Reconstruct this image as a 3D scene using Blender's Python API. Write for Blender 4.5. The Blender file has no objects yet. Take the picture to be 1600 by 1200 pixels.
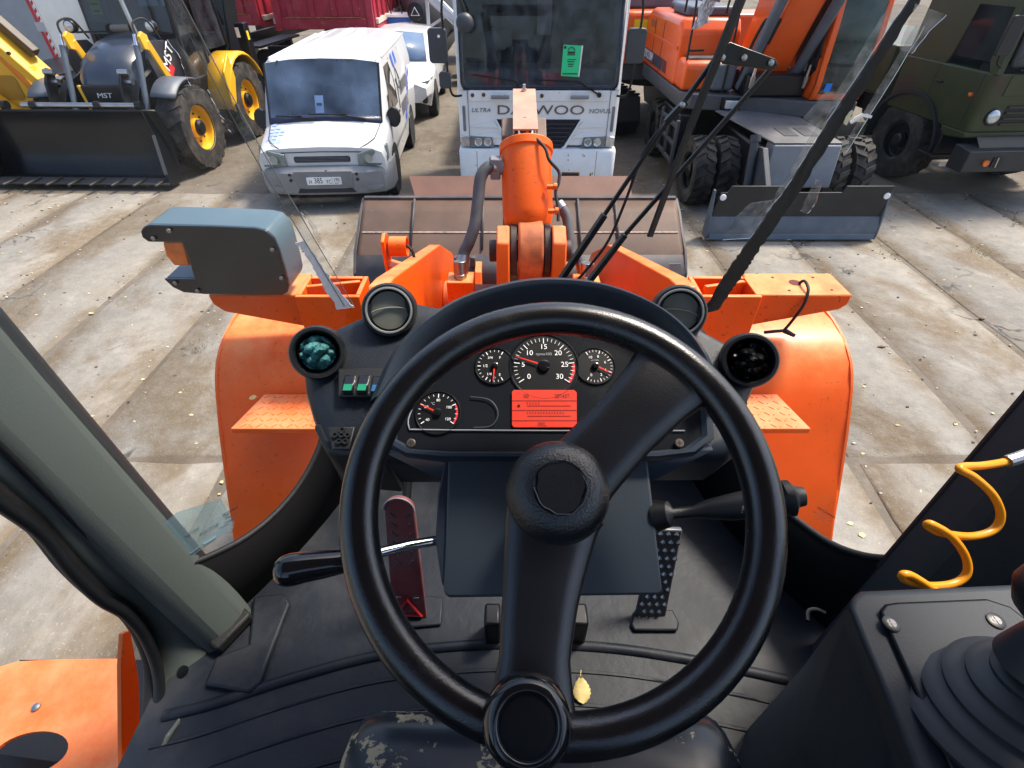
import bpy, bmesh, math, random
from mathutils import Vector, Matrix
R = math.radians
random.seed(7)
S = bpy.context.scene
COL = S.collection

# ---------------------------------------------------------------- camera, sky, sun, exposure
cam = bpy.data.objects.new('camera', bpy.data.cameras.new('camera'))
COL.objects.link(cam)
cam.location = (0, 0, 3.1)
cam.rotation_euler = (R(50), 0, 0)
cam.data.lens = 18
cam.data.sensor_width = 36
cam.data.clip_start = 0.02
cam.data.clip_end = 1500
S.camera = cam
SUN_EL, SUN_AZ = 58, 55          # sun stands to the right and a little ahead of the loader, veiled by thin cloud
w = bpy.data.worlds.new('World'); S.world = w; w.use_nodes = True
nt = w.node_tree
sky = nt.nodes.new('ShaderNodeTexSky'); sky.sky_type = 'NISHITA'; sky.sun_disc = False
sky.sun_elevation = R(SUN_EL); sky.sun_rotation = R(SUN_AZ); sky.dust_density = 3; sky.air_density = 1.0
hs = nt.nodes.new('ShaderNodeHueSaturation'); hs.inputs['Saturation'].default_value = 1.0
nt.links.new(sky.outputs[0], hs.inputs['Color'])
nt.links.new(hs.outputs[0], nt.nodes['Background'].inputs[0])
nt.nodes['Background'].inputs[1].default_value = .105
sl = bpy.data.lights.new('sun', 'SUN'); sl.energy = 2.2; sl.angle = R(10); sl.color = (1, .91, .78)
so = bpy.data.objects.new('sun', sl); COL.objects.link(so)
d = Vector((math.sin(R(SUN_AZ)) * math.cos(R(SUN_EL)), math.cos(R(SUN_AZ)) * math.cos(R(SUN_EL)), math.sin(R(SUN_EL))))
so.rotation_euler = d.to_track_quat('Z', 'Y').to_euler(); so.location = d * 40
S.view_settings.view_transform = 'Standard'
S.view_settings.look = 'None'
S.view_settings.gamma = 1
S.view_settings.exposure = 1.5
S.render.engine = 'CYCLES'
S.cycles.transparent_max_bounces = 24

# ---------------------------------------------------------------- materials
MATS = {}
def mat(name, col, rough=.5, metal=0., var=.15, vs=4., bump=0., bs=60., dirt=None, damt=.4, ds=2.5, drough=.85, coat=0., spec=.4, chips=None, camt=.66, cs=30., emit=None, dust_light=None, dust_light_amt=.7):
    """painted / plastic / metal surface: colour variation, soft dirt film, chips and fine relief, all procedural"""
    if name in MATS: return MATS[name]
    m = bpy.data.materials.new(name); m.use_nodes = True; t = m.node_tree; N = t.nodes; L = t.links
    b = N['Principled BSDF']
    tc = N.new('ShaderNodeTexCoord')
    def noise(sc, det=4, ro=.55):
        n = N.new('ShaderNodeTexNoise'); n.inputs['Scale'].default_value = sc; n.inputs['Detail'].default_value = det; n.inputs['Roughness'].default_value = ro
        L.new(tc.outputs['Object'], n.inputs['Vector']); return n.outputs['Fac']
    def ramp(src, a, c):
        r = N.new('ShaderNodeMapRange'); r.inputs['From Min'].default_value = a; r.inputs['From Max'].default_value = c
        L.new(src, r.inputs['Value']); return r.outputs['Result']
    def mix(f, A, B):
        x = N.new('ShaderNodeMix'); x.data_type = 'RGBA'
        if hasattr(f, 'links'): L.new(f, x.inputs[0])
        else: x.inputs[0].default_value = f
        for i, v in ((6, A), (7, B)):
            if hasattr(v, 'links'): L.new(v, x.inputs[i])
            else: x.inputs[i].default_value = (*v, 1)
        return x.outputs[2]
    lo = tuple(max(0, v * (1 - var)) for v in col); hi = tuple(min(1, v * (1 + var)) for v in col)
    c = mix(ramp(noise(vs), .3, .7), lo, hi)
    rg = None
    if dirt:
        f = ramp(noise(ds, 8, .65), .62 - damt * .35, .80)
        mm = N.new('ShaderNodeMath'); mm.operation = 'MULTIPLY'; L.new(f, mm.inputs[0]); mm.inputs[1].default_value = min(1, damt * 1.3)
        c = mix(mm.outputs[0], c, dirt)
        rr = N.new('ShaderNodeMapRange'); rr.inputs['To Min'].default_value = rough; rr.inputs['To Max'].default_value = drough
        L.new(mm.outputs[0], rr.inputs['Value']); rg = rr.outputs['Result']
    if chips:
        f = ramp(noise(cs, 6, .7), camt, camt + .02)
        g = ramp(noise(1.3, 3), .45, .6)
        mm = N.new('ShaderNodeMath'); mm.operation = 'MULTIPLY'; L.new(f, mm.inputs[0]); L.new(g, mm.inputs[1])
        c = mix(mm.outputs[0], c, chips)
    if dust_light:  # up-facing sides turn paler: sunlight put into the colour, partly dusty
        ge = N.new('ShaderNodeNewGeometry'); sx = N.new('ShaderNodeSeparateXYZ'); L.new(ge.outputs['Normal'], sx.inputs[0])
        f = ramp(sx.outputs[2], .55, .97); h = ramp(noise(6, 6, .7), .22, .62)
        mm = N.new('ShaderNodeMath'); mm.operation = 'MULTIPLY'; L.new(f, mm.inputs[0]); L.new(h, mm.inputs[1])
        m2 = N.new('ShaderNodeMath'); m2.operation = 'MULTIPLY'; L.new(mm.outputs[0], m2.inputs[0]); m2.inputs[1].default_value = dust_light_amt
        c = mix(m2.outputs[0], c, dust_light)
    L.new(c, b.inputs['Base Color'])
    if rg is None:
        rr = N.new('ShaderNodeMapRange'); rr.inputs['To Min'].default_value = max(.02, rough - .06); rr.inputs['To Max'].default_value = rough + .08
        L.new(noise(vs * 3), rr.inputs['Value']); rg = rr.outputs['Result']
    L.new(rg, b.inputs['Roughness'])
    b.inputs['Metallic'].default_value = metal
    b.inputs['Specular IOR Level'].default_value = spec
    b.inputs['Coat Weight'].default_value = coat; b.inputs['Coat Roughness'].default_value = .12
    if bump:
        bp = N.new('ShaderNodeBump'); bp.inputs['Strength'].default_value = bump; bp.inputs['Distance'].default_value = .004
        L.new(noise(bs, 5), bp.inputs['Height']); L.new(bp.outputs[0], b.inputs['Normal'])
    if emit:
        b.inputs['Emission Color'].default_value = (*emit[0], 1); b.inputs['Emission Strength'].default_value = emit[1]
    MATS[name] = m; return m

def glass(name, tint=(1, 1, 1), dust_light=.04, dcol=(.6, .6, .58), ds=3., rough=.0, ior=1.45):
    """thin pane: clear body, mirror reflection by angle, painted haze or a film of dust"""
    if name in MATS: return MATS[name]
    m = bpy.data.materials.new(name); m.use_nodes = True; t = m.node_tree; N = t.nodes; L = t.links
    N.remove(N['Principled BSDF']); out = N['Material Output']
    tr = N.new('ShaderNodeBsdfTransparent'); tr.inputs[0].default_value = (*tint, 1)
    gl = N.new('ShaderNodeBsdfGlossy'); gl.inputs['Roughness'].default_value = rough
    fr = N.new('ShaderNodeFresnel'); fr.inputs['IOR'].default_value = ior
    m1 = N.new('ShaderNodeMixShader'); L.new(fr.outputs[0], m1.inputs[0]); L.new(tr.outputs[0], m1.inputs[1]); L.new(gl.outputs[0], m1.inputs[2])
    df = N.new('ShaderNodeBsdfDiffuse'); df.inputs[0].default_value = (*dcol, 1)
    tc = N.new('ShaderNodeTexCoord'); no = N.new('ShaderNodeTexNoise'); no.inputs['Scale'].default_value = ds; no.inputs['Detail'].default_value = 6
    L.new(tc.outputs['Object'], no.inputs['Vector'])
    rr = N.new('ShaderNodeMapRange'); rr.inputs['From Min'].default_value = .35; rr.inputs['From Max'].default_value = .75; rr.inputs['To Max'].default_value = dust_light * 2
    L.new(no.outputs['Fac'], rr.inputs['Value'])
    m2 = N.new('ShaderNodeMixShader'); L.new(rr.outputs[0], m2.inputs[0]); L.new(m1.outputs[0], m2.inputs[1]); L.new(df.outputs[0], m2.inputs[2])
    L.new(m2.outputs[0], out.inputs[0]); MATS[name] = m; return m

ORANGE = mat('orange_paint', (.78, .098, .001), .38, var=.10, vs=3, dirt=(.62, .24, .06), damt=.26, ds=2.2, chips=(.16, .055, .025), camt=.62, cs=52, coat=.03, spec=.22, bump=.05, bs=120, dust_light=(.76, .37, .14), dust_light_amt=.72)  # tan tint paints the tops as sunlit and dusty
ORANGE_D = mat('orange_paint_dusty', (.76, .105, .003), .5, var=.08, vs=4, dirt=(.60, .30, .14), damt=.3, ds=5, chips=(.20, .08, .04), camt=.62, cs=40, bump=.1, spec=.3, dust_light=(.74, .38, .18), dust_light_amt=.6)  # dusty film all over; tops also tinted as sunlit
EXORANGE = mat('excavator_orange', (.76, .095, .004), .35, var=.06, dirt=(.45, .2, .1), damt=.15, coat=.3)
BLACKP = mat('black_plastic', (.006, .007, .009), .42, var=.15, bump=.22, bs=900, spec=.5)
DASHP = mat('dash_plastic', (.009, .0125, .019), .36, var=.15, vs=9, bump=.3, bs=700, dirt=(.03, .032, .036), damt=.2, ds=6)
DASHG = mat('dash_plastic_smooth', (.022, .032, .048), .36, var=.1, dirt=(.05, .052, .055), damt=.2, ds=8, bump=.05, bs=400)
RIMP = mat('wheel_rubber', (.005, .0058, .0075), .23, spec=.8, var=.2, vs=12, bump=.12, bs=500, dirt=(.018, .019, .021), damt=.35, ds=14, drough=.5)
HUBP = mat('hub_grain', (.006, .0075, .010), .26, spec=.8, bump=.35, bs=420)
GLOSSB = mat('gloss_black', (.008, .008, .010), .10, coat=.5, var=.1)
BLACKM = mat('black_metal', (.006, .006, .007), .35, var=.2, dirt=(.035, .033, .03), damt=.2, ds=7)
RUBBER = mat('rubber', (.008, .008, .009), .62, var=.3, bump=.25, bs=90, dirt=(.05, .045, .04), damt=.25, ds=5)
TYRE = mat('tyre_rubber', (.022, .021, .020), .75, var=.35, vs=8, bump=.4, bs=60, dirt=(.16, .13, .10), damt=.5, ds=4)
MATF = mat('floor_rubber', (.007, .0105, .018), .52, spec=.3, var=.3, vs=6, bump=.3, bs=40, dirt=(.060, .060, .062), damt=.42, ds=5)
SEATV = mat('seat_vinyl', (.012, .016, .024), .28, var=.2, bump=.35, bs=45)
FOAM = mat('seat_foam', (.42, .36, .24), .9, var=.3, vs=30, bump=.5)
PILLAR = mat('pillar_grey', (.082, .098, .092), .55, var=.12, vs=2.5, bump=.12, bs=300, dirt=(.05, .055, .055), damt=.3)
CHROME = mat('chrome', (.75, .75, .78), .10, 1, var=.05)
STEEL = mat('steel', (.42, .42, .42), .34, 1, var=.2, dirt=(.18, .14, .11), damt=.3)
GREYM = mat('grey_metal', (.20, .21, .22), .5, var=.15, dirt=(.14, .12, .1), damt=.35)
BUCKET = mat('bucket_rust', (.098, .058, .040), .62, var=.25, vs=3, dirt=(.10, .075, .07), damt=.35, ds=1.6, chips=(.5, .42, .36), camt=.68, cs=24, bump=.25, bs=30)
BUCKETD = mat('bucket_dark', (.055, .052, .058), .55, var=.3, dirt=(.20, .11, .07), damt=.4, ds=4, bump=.2)
RUST = mat('rusty_cover', (.50, .26, .17), .6, var=.2, vs=8, dirt=(.33, .27, .25), damt=.5, ds=6, bump=.15)
WHITE_T = mat('white_paint_lorry', (.78, .79, .80), .3, var=.04, dirt=(.50, .46, .40), damt=.25, ds=1.8, coat=.3)
WHITE = mat('white_paint', (.60, .61, .62), .28, var=.05, dirt=(.33, .30, .26), damt=.3, ds=1.5, coat=.4)
WHITE_R = mat('white_paint_worn', (.76, .77, .775), .38, var=.06, dirt=(.45, .40, .34), damt=.3, ds=2.2, chips=(.22, .08, .025), camt=.655, cs=16)
WHITE_P = mat('white_print', (.85, .85, .85), .6, var=.02)
RED_P = mat('red_print', (.62, .02, .03), .5, var=.05)
REDNEEDLE = mat('needle_red', (.8, .03, .015), .4, var=.02)
DARKPR = mat('dark_print', (.02, .02, .022), .6)
GREYB = mat('bumper_grey', (.24, .245, .25), .55, var=.12, dirt=(.2, .17, .14), damt=.4, bump=.1)
DARKIN = mat('dark_interior', (.02, .022, .026), .8, var=.2)
SEATG = mat('seat_cloth', (.055, .06, .068), .9, var=.2)
LENS = mat('lamp_lens', (.55, .58, .60), .06, .55, var=.2, vs=14, coat=.8)
LENSD = mat('lamp_lens_dull', (.17, .20, .19), .12, .2, var=.3, vs=9, coat=.6)
AMBER = mat('amber_lens', (.75, .16, .01), .15, var=.25, vs=20, coat=.6)
REDL = mat('red_lens', (.5, .02, .02), .15, coat=.5)
YEL = mat('yellow_paint', (.80, .42, .012), .35, var=.06, coat=.3, dirt=(.4, .24, .06), damt=.15)
NAVY = mat('navy_bonnet', (.022, .032, .055), .28, var=.1, coat=.5, dirt=(.10, .11, .13), damt=.25)
BLACKMACH = mat('machine_black', (.005, .0055, .008), .33, var=.2, coat=.06, spec=.28, dirt=(.018, .018, .018), damt=.2)
FGREY = mat('fender_grey', (.10, .115, .14), .45, var=.1)
HOUSETOP = mat('lamp_housing_grey', (.068, .112, .140), .34, var=.08, vs=3, dirt=(.13, .17, .18), damt=.3, ds=3)
HOUSEF = mat('lamp_housing_face', (.007, .010, .014), .22, var=.1, coat=.3)
REDT = mat('tipper_red', (.36, .022, .045), .45, var=.12, dirt=(.40, .20, .18), damt=.3, ds=2, chips=(.35, .2, .06), camt=.62, cs=9)
REDW = mat('tipper_rail', (.55, .44, .38), .6, var=.15)
SILV = mat('silver_paint', (.30, .34, .39), .35, .2, var=.06, dirt=(.28, .28, .29), damt=.25)
SILV2 = mat('silver_light', (.48, .51, .55), .3, .2, var=.05)
BLUEM = mat('blue_box', (.02, .10, .36), .4)
BLUED = mat('blue_decal', (.05, .11, .50), .4, var=.1)
BLUEL = mat('pale_blue_decal', (.36, .46, .70), .4, var=.1)
GREYD = mat('grey_decal', (.16, .16, .17), .5, var=.2)
EXGREY = mat('excavator_grey', (.055, .060, .068), .5, var=.15, dirt=(.14, .13, .12), damt=.3)
BLADEL = mat('blade_slate', (.088, .108, .135), .45, var=.15, dirt=(.2, .2, .2), damt=.35)
BLADED = mat('blade_black', (.018, .019, .021), .45, var=.15, dirt=(.09, .085, .08), damt=.25)
CREASE = mat('green_paper', (.03, .60, .24), .7, var=.04)
LIMEP = mat('lime_paper', (.42, .62, .06), .7, var=.04)
BLUEST = mat('blue_sticker', (.01, .20, .75), .4)
YSTICK = mat('yellow_sticker', (.85, .60, .02), .5)
PAPERW = mat('white_paper', (.80, .80, .80), .7)
GLASS = glass('window_glass', (.985, .99, .985), .010, ior=1.12)
SHROUD = mat('shroud_plastic', (.042, .055, .070), .42, var=.1, dirt=(.05, .052, .055), damt=.2, ds=8, bump=.05, bs=400)
GLASSV = glass('vehicle_glass', (.62, .68, .72), .10, (.42, .46, .50), 2.)
GLASSD = glass('tinted_glass', (.25, .28, .30), .05, (.3, .33, .35), 2., ior=1.2)
GLASSG = glass('green_cab_glass', (.50, .72, .68), .10, (.40, .52, .50), 2.5)
FILM = glass('clear_tape', (.90, .90, .89), .12, (.75, .75, .73), 40., .12, 1.3)
FILM2 = glass('clear_sealant', (.93, .93, .92), .07, (.7, .7, .68), 25., .1, 1.2)
STICK = glass('blue_film', (.60, .74, .80), .26, (.33, .50, .58), 1.)
BAG = glass('plastic_bag', (.9, .9, .9), .75, (.62, .62, .63), 2., .3, 1.2)

def camo():
    m = mat('kamaz_green', (.036, .044, .014), .42, var=.12, dirt=(.10, .095, .07), damt=.25)
    t = m.node_tree; N = t.nodes; L = t.links; b = N['Principled BSDF']
    src = b.inputs['Base Color'].links[0].from_socket
    tc = N.new('ShaderNodeTexCoord'); n = N.new('ShaderNodeTexNoise'); n.inputs['Scale'].default_value = .8; n.inputs['Detail'].default_value = 1.5
    L.new(tc.outputs['Object'], n.inputs['Vector'])
    r = N.new('ShaderNodeMapRange'); r.inputs['From Min'].default_value = .58; r.inputs['From Max'].default_value = .61
    L.new(n.outputs['Fac'], r.inputs['Value'])
    x = N.new('ShaderNodeMix'); x.data_type = 'RGBA'; L.new(r.outputs[0], x.inputs[0]); L.new(src, x.inputs[6]); x.inputs[7].default_value = (.055, .030, .020, 1)
    L.new(x.outputs[2], b.inputs['Base Color']); return m
CAMO = camo()

# ---------------------------------------------------------------- mesh toolkit
def V(*a): return Vector(a[0] if len(a) == 1 else a)
class MB:
    def __init__(s): s.v = []; s.f = []
    def add(s, vs, fs):
        o = len(s.v); s.v += [tuple(v) for v in vs]; s.f += [tuple(i + o for i in f) for f in fs]; return s
    def box(s, x0, x1, y0, y1, z0, z1):
        return s.add([(x, y, z) for z in (z0, z1) for y in (y0, y1) for x in (x0, x1)],
                     [(0, 2, 3, 1), (4, 5, 7, 6), (0, 1, 5, 4), (2, 6, 7, 3), (0, 4, 6, 2), (1, 3, 7, 5)])
    def cbox(s, c, sz): return s.box(c[0] - sz[0] / 2, c[0] + sz[0] / 2, c[1] - sz[1] / 2, c[1] + sz[1] / 2, c[2] - sz[2] / 2, c[2] + sz[2] / 2)
    def bar(s, p, q, w, h, up=(0, 0, 1), w2=None, h2=None):
        p, q = V(p), V(q); d = (q - p).normalized(); u = V(up)
        if abs(d.dot(u)) > .98: u = V(0, 1, 0)
        r = d.cross(u).normalized(); u = r.cross(d)
        w2 = w if w2 is None else w2; h2 = h if h2 is None else h2
        vs = [p + r * a * w / 2 + u * b * h / 2 for a, b in ((-1, -1), (1, -1), (1, 1), (-1, 1))] + [q + r * a * w2 / 2 + u * b * h2 / 2 for a, b in ((-1, -1), (1, -1), (1, 1), (-1, 1))]
        return s.add(vs, [(3, 2, 1, 0), (4, 5, 6, 7), (0, 1, 5, 4), (1, 2, 6, 5), (2, 3, 7, 6), (3, 0, 4, 7)])
    def frame(s, d):
        d = V(d).normalized(); u = V(0, 0, 1) if abs(d.z) < .9 else V(0, 1, 0)
        r = d.cross(u).normalized(); return r, r.cross(d), d
    def cyl(s, p, q, r, r2=None, n=16, cap=True):
        return s.tube([p, q], [r, r if r2 is None else r2], n, cap)
    def tube(s, pts, r, n=10, cap=True, closed=False):
        pts = [V(p) for p in pts]; k = len(pts)
        rs = r if isinstance(r, (list, tuple)) else [r] * k
        a, b, d = s.frame(pts[1] - pts[0]); vs = []; 
        for i, p in enumerate(pts):
            if closed: t = pts[(i + 1) % k] - pts[i - 1]
            else: t = pts[min(i + 1, k - 1)] - pts[max(i - 1, 0)]
            t.normalize(); a = (a - t * a.dot(t)).normalized(); b = t.cross(a)
            for j in range(n):
                g = 2 * math.pi * j / n; vs.append(p + (a * math.cos(g) + b * math.sin(g)) * rs[i])
        fs = []
        for i in range(k if closed else k - 1):
            i2 = (i + 1) % k
            for j in range(n): fs.append((i * n + j, i * n + (j + 1) % n, i2 * n + (j + 1) % n, i2 * n + j))
        if cap and not closed: fs += [tuple(range(n))[::-1], tuple((k - 1) * n + j for j in range(n))]
        return s.add(vs, fs)
    def lathe(s, prof, o, ax, n=32, cap0=True, cap1=True):
        """prof: (radius, height along ax)"""
        a, b, d = s.frame(ax); o = V(o); vs = []
        for r, h in prof:
            for j in range(n):
                g = 2 * math.pi * j / n; vs.append(o + d * h + (a * math.cos(g) + b * math.sin(g)) * max(r, 1e-4))
        fs = []; k = len(prof)
        for i in range(k - 1):
            for j in range(n): fs.append((i * n + j, i * n + (j + 1) % n, (i + 1) * n + (j + 1) % n, (i + 1) * n + j))
        if cap0: fs.append(tuple(range(n))[::-1])
        if cap1: fs.append(tuple((k - 1) * n + j for j in range(n)))
        return s.add(vs, fs)
    def prism(s, pts, vec):
        n = len(pts); vec = V(vec); p = [V(q) for q in pts]
        return s.add(p + [q + vec for q in p], [tuple(range(n))[::-1], tuple(range(n, 2 * n))] + [(i, (i + 1) % n, n + (i + 1) % n, n + i) for i in range(n)])
    def yz(s, pts, x0, x1): return s.prism([(x0, y, z) for y, z in pts], (x1 - x0, 0, 0))
    def xz(s, pts, y0, y1): return s.prism([(x, y0, z) for x, z in pts], (0, y1 - y0, 0))
    def xy(s, pts, z0, z1): return s.prism([(x, y, z0) for x, y in pts], (0, 0, z1 - z0))
    def loft(s, rings, closed=True, cap=True, skip=None):
        n = len(rings[0]); vs = [p for r in rings for p in r]; fs = []
        for i in range(len(rings) - 1):
            for j in range(n if closed else n - 1):
                if skip and skip(i, j): continue
                fs.append((i * n + j, i * n + (j + 1) % n, (i + 1) * n + (j + 1) % n, (i + 1) * n + j))
        if cap: fs += [tuple(range(n))[::-1], tuple((len(rings) - 1) * n + j for j in range(n))]
        return s.add(vs, fs)
    def poly(s, pts): return s.add(pts, [tuple(range(len(pts)))])
    def quads(s, pts): return s.add(pts, [tuple(range(i, i + 4)) for i in range(0, len(pts), 4)])
    def mesh(s, name, m, smooth=35, recalc=True):
        me = bpy.data.meshes.new(name); me.from_pydata(s.v, [], s.f)
        if recalc:
            b = bmesh.new(); b.from_mesh(me); bmesh.ops.recalc_face_normals(b, faces=b.faces); b.to_mesh(me); b.free()
        me.materials.append(m)
        if smooth:
            me.polygons.foreach_set('use_smooth', [True] * len(me.polygons)); me.set_sharp_from_angle(angle=R(smooth))
        return me
    def build(s, name, m, parent=None, bev=0., seg=2, smooth=35, solid=0., recalc=True, sub=0):
        o = bpy.data.objects.new(name, s.mesh(name, m, smooth, recalc)); COL.objects.link(o); o.parent = parent
        if sub:
            q = o.modifiers.new('subdivision', 'SUBSURF'); q.levels = q.render_levels = sub
        if solid:
            q = o.modifiers.new('solid', 'SOLIDIFY'); q.thickness = solid; q.offset = 0
        if bev:
            q = o.modifiers.new('bevel', 'BEVEL'); q.width = bev; q.segments = seg; q.limit_method = 'ANGLE'; q.angle_limit = R(32)
            q.harden_normals = False
        return o

def thing(name, label, cat, loc=(0, 0, 0), rz=0., group=None):
    o = bpy.data.objects.new(name, None); COL.objects.link(o); o.location = loc; o.rotation_euler = (0, 0, R(rz)); o.empty_display_size = .2
    return tag(o, label, cat, group)
def tag(o, label, cat, group=None):
    o['label'] = label; o['category'] = cat
    if group: o['group'] = group
    return o
def sub(o, parent): o.parent = parent; return o
def copy_of(o, parent, loc=(0, 0, 0), rot=(0, 0, 0), scale=(1, 1, 1)):
    c = o.copy(); COL.objects.link(c); c.parent = parent; c.location = loc; c.rotation_euler = rot; c.scale = scale
    for ch in list(o.children):
        k = ch.copy(); COL.objects.link(k); k.parent = c
    return c
def smooth_path(pts, n=6):
    P = [V(p) for p in pts]; out = []
    for i in range(len(P) - 1):
        a, b, c, e = P[max(i - 1, 0)], P[i], P[i + 1], P[min(i + 2, len(P) - 1)]
        for k in range(n):
            t = k / n; out.append(.5 * ((2 * b) + (c - a) * t + (2 * a - 5 * b + 4 * c - e) * t * t + (3 * b - a - 3 * c + e) * t ** 3))
    return out + [P[-1]]
def text(name, s, size, o, u, v, m, parent=None, ext=.001, align='CENTER', sx=1., shear=0.):
    """flat lettering as a mesh: o = centre, u = reading direction, v = up on the surface"""
    c = bpy.data.curves.new(name, 'FONT'); c.body = s; c.size = size; c.align_x = align; c.align_y = 'CENTER'; c.extrude = ext; c.shear = shear; c.resolution_u = 3
    t = bpy.data.objects.new(name, c); COL.objects.link(t)
    bpy.context.view_layer.update()
    me = bpy.data.meshes.new_from_object(t); bpy.data.objects.remove(t); bpy.data.curves.remove(c)
    u = V(u).normalized(); v = V(v); v = (v - u * v.dot(u)).normalized(); w_ = u.cross(v)
    M = Matrix(((u.x * sx, v.x, w_.x, o[0]), (u.y * sx, v.y, w_.y, o[1]), (u.z * sx, v.z, w_.z, o[2]), (0, 0, 0, 1)))
    me.transform(M); me.materials.clear(); me.materials.append(m)
    ob = bpy.data.objects.new(name, me); COL.objects.link(ob); ob.parent = parent; return ob
def rrect(x0, x1, y0, y1, r, n=5, corners=(1, 1, 1, 1)):
    out = []
    for (cx, cy, a0), on in zip(((x1 - r, y1 - r, 0), (x0 + r, y1 - r, 90), (x0 + r, y0 + r, 180), (x1 - r, y0 + r, 270)), corners):
        if not on: out.append({0: (x1, y1), 90: (x0, y1), 180: (x0, y0), 270: (x1, y0)}[a0]); continue
        for k in range(n + 1):
            a = R(a0 + 90 * k / n); out.append((cx + r * math.cos(a), cy + r * math.sin(a)))
    return out

# ---------------------------------------------------------------- wheels (axis along x)
WC = {}
def wheel(root, x, y, Rr, W, rr, side, rimm, lugs=0, lug_h=.03, hubm=None, steer=0.):
    """tyre with tread blocks, a dished rim and a hub on the outer side"""
    key = (Rr, W, rr, rimm.name, lugs)
    if key not in WC:
        t = MB(); h = W / 2
        t.lathe([(rr, -h * .8), (rr + .02, -h * .92), (Rr * .82, -h), (Rr * .95, -h * .93), (Rr - lug_h, -h * .72), (Rr - lug_h * .7, 0), (Rr - lug_h, h * .72), (Rr * .95, h * .93), (Rr * .82, h), (rr + .02, h * .92), (rr, h * .8)], (0, 0, 0), (1, 0, 0), 48, False, False)
        for k in range(lugs):
            for sd in (-1, 1):
                a = 2 * math.pi * (k + (.5 if sd > 0 else 0)) / lugs; b = a + .9 * math.pi / lugs
                def pt(ang, xx, rad): return V(xx, rad * math.cos(ang), rad * math.sin(ang))
                wd = .55 * math.pi / lugs
                ring = []
                for ang, xx, lo in ((a, sd * h * 1.0, Rr * .86), (b, sd * h * .04, Rr - lug_h * 1.2)):
                    top = Rr if xx * sd < h * .5 else Rr * .965
                    ring.append([pt(ang - wd, xx, lo), pt(ang + wd, xx, lo), pt(ang + wd * .8, xx, top), pt(ang - wd * .8, xx, top)])
                t.loft(ring)
        r = MB()
        r.lathe([(rr + .012, h * .90), (rr + .012, h * .82), (rr - .02, h * .72), (rr * .93, h * .35), (rr * .86, h * .28), (rr * .45, h * .30), (rr * .42, h * .52), (.02, h * .52)], (0, 0, 0), (1, 0, 0), 36, False, True)
        hb = MB(); hb.lathe([(rr * .36, h * .45), (rr * .36, h * .72), (rr * .26, h * .86), (.02, h * .88)], (0, 0, 0), (1, 0, 0), 20)
        for k in range(8):
            a = 2 * math.pi * k / 8; c = V(h * .28, rr * .62 * math.cos(a), rr * .62 * math.sin(a)); hb.cyl(c, c + V(.025, 0, 0), .016, n=6)
        WC[key] = (t.mesh('tyre', TYRE, 40), r.mesh('rim', rimm), hb.mesh('hub', hubm or BLACKM))
    a, b, c = WC[key]
    wo = bpy.data.objects.new('wheel', a); COL.objects.link(wo); wo.parent = root; wo.location = (x, y, Rr - .012); wo.rotation_euler = (random.uniform(0, 1), 0, 0)
    if side < 0: wo.rotation_euler = (wo.rotation_euler[0], 0, math.pi)
    for nm, me in (('rim', b), ('hub', c)):
        q = bpy.data.objects.new(nm, me); COL.objects.link(q); q.parent = wo
    return wo


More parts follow.
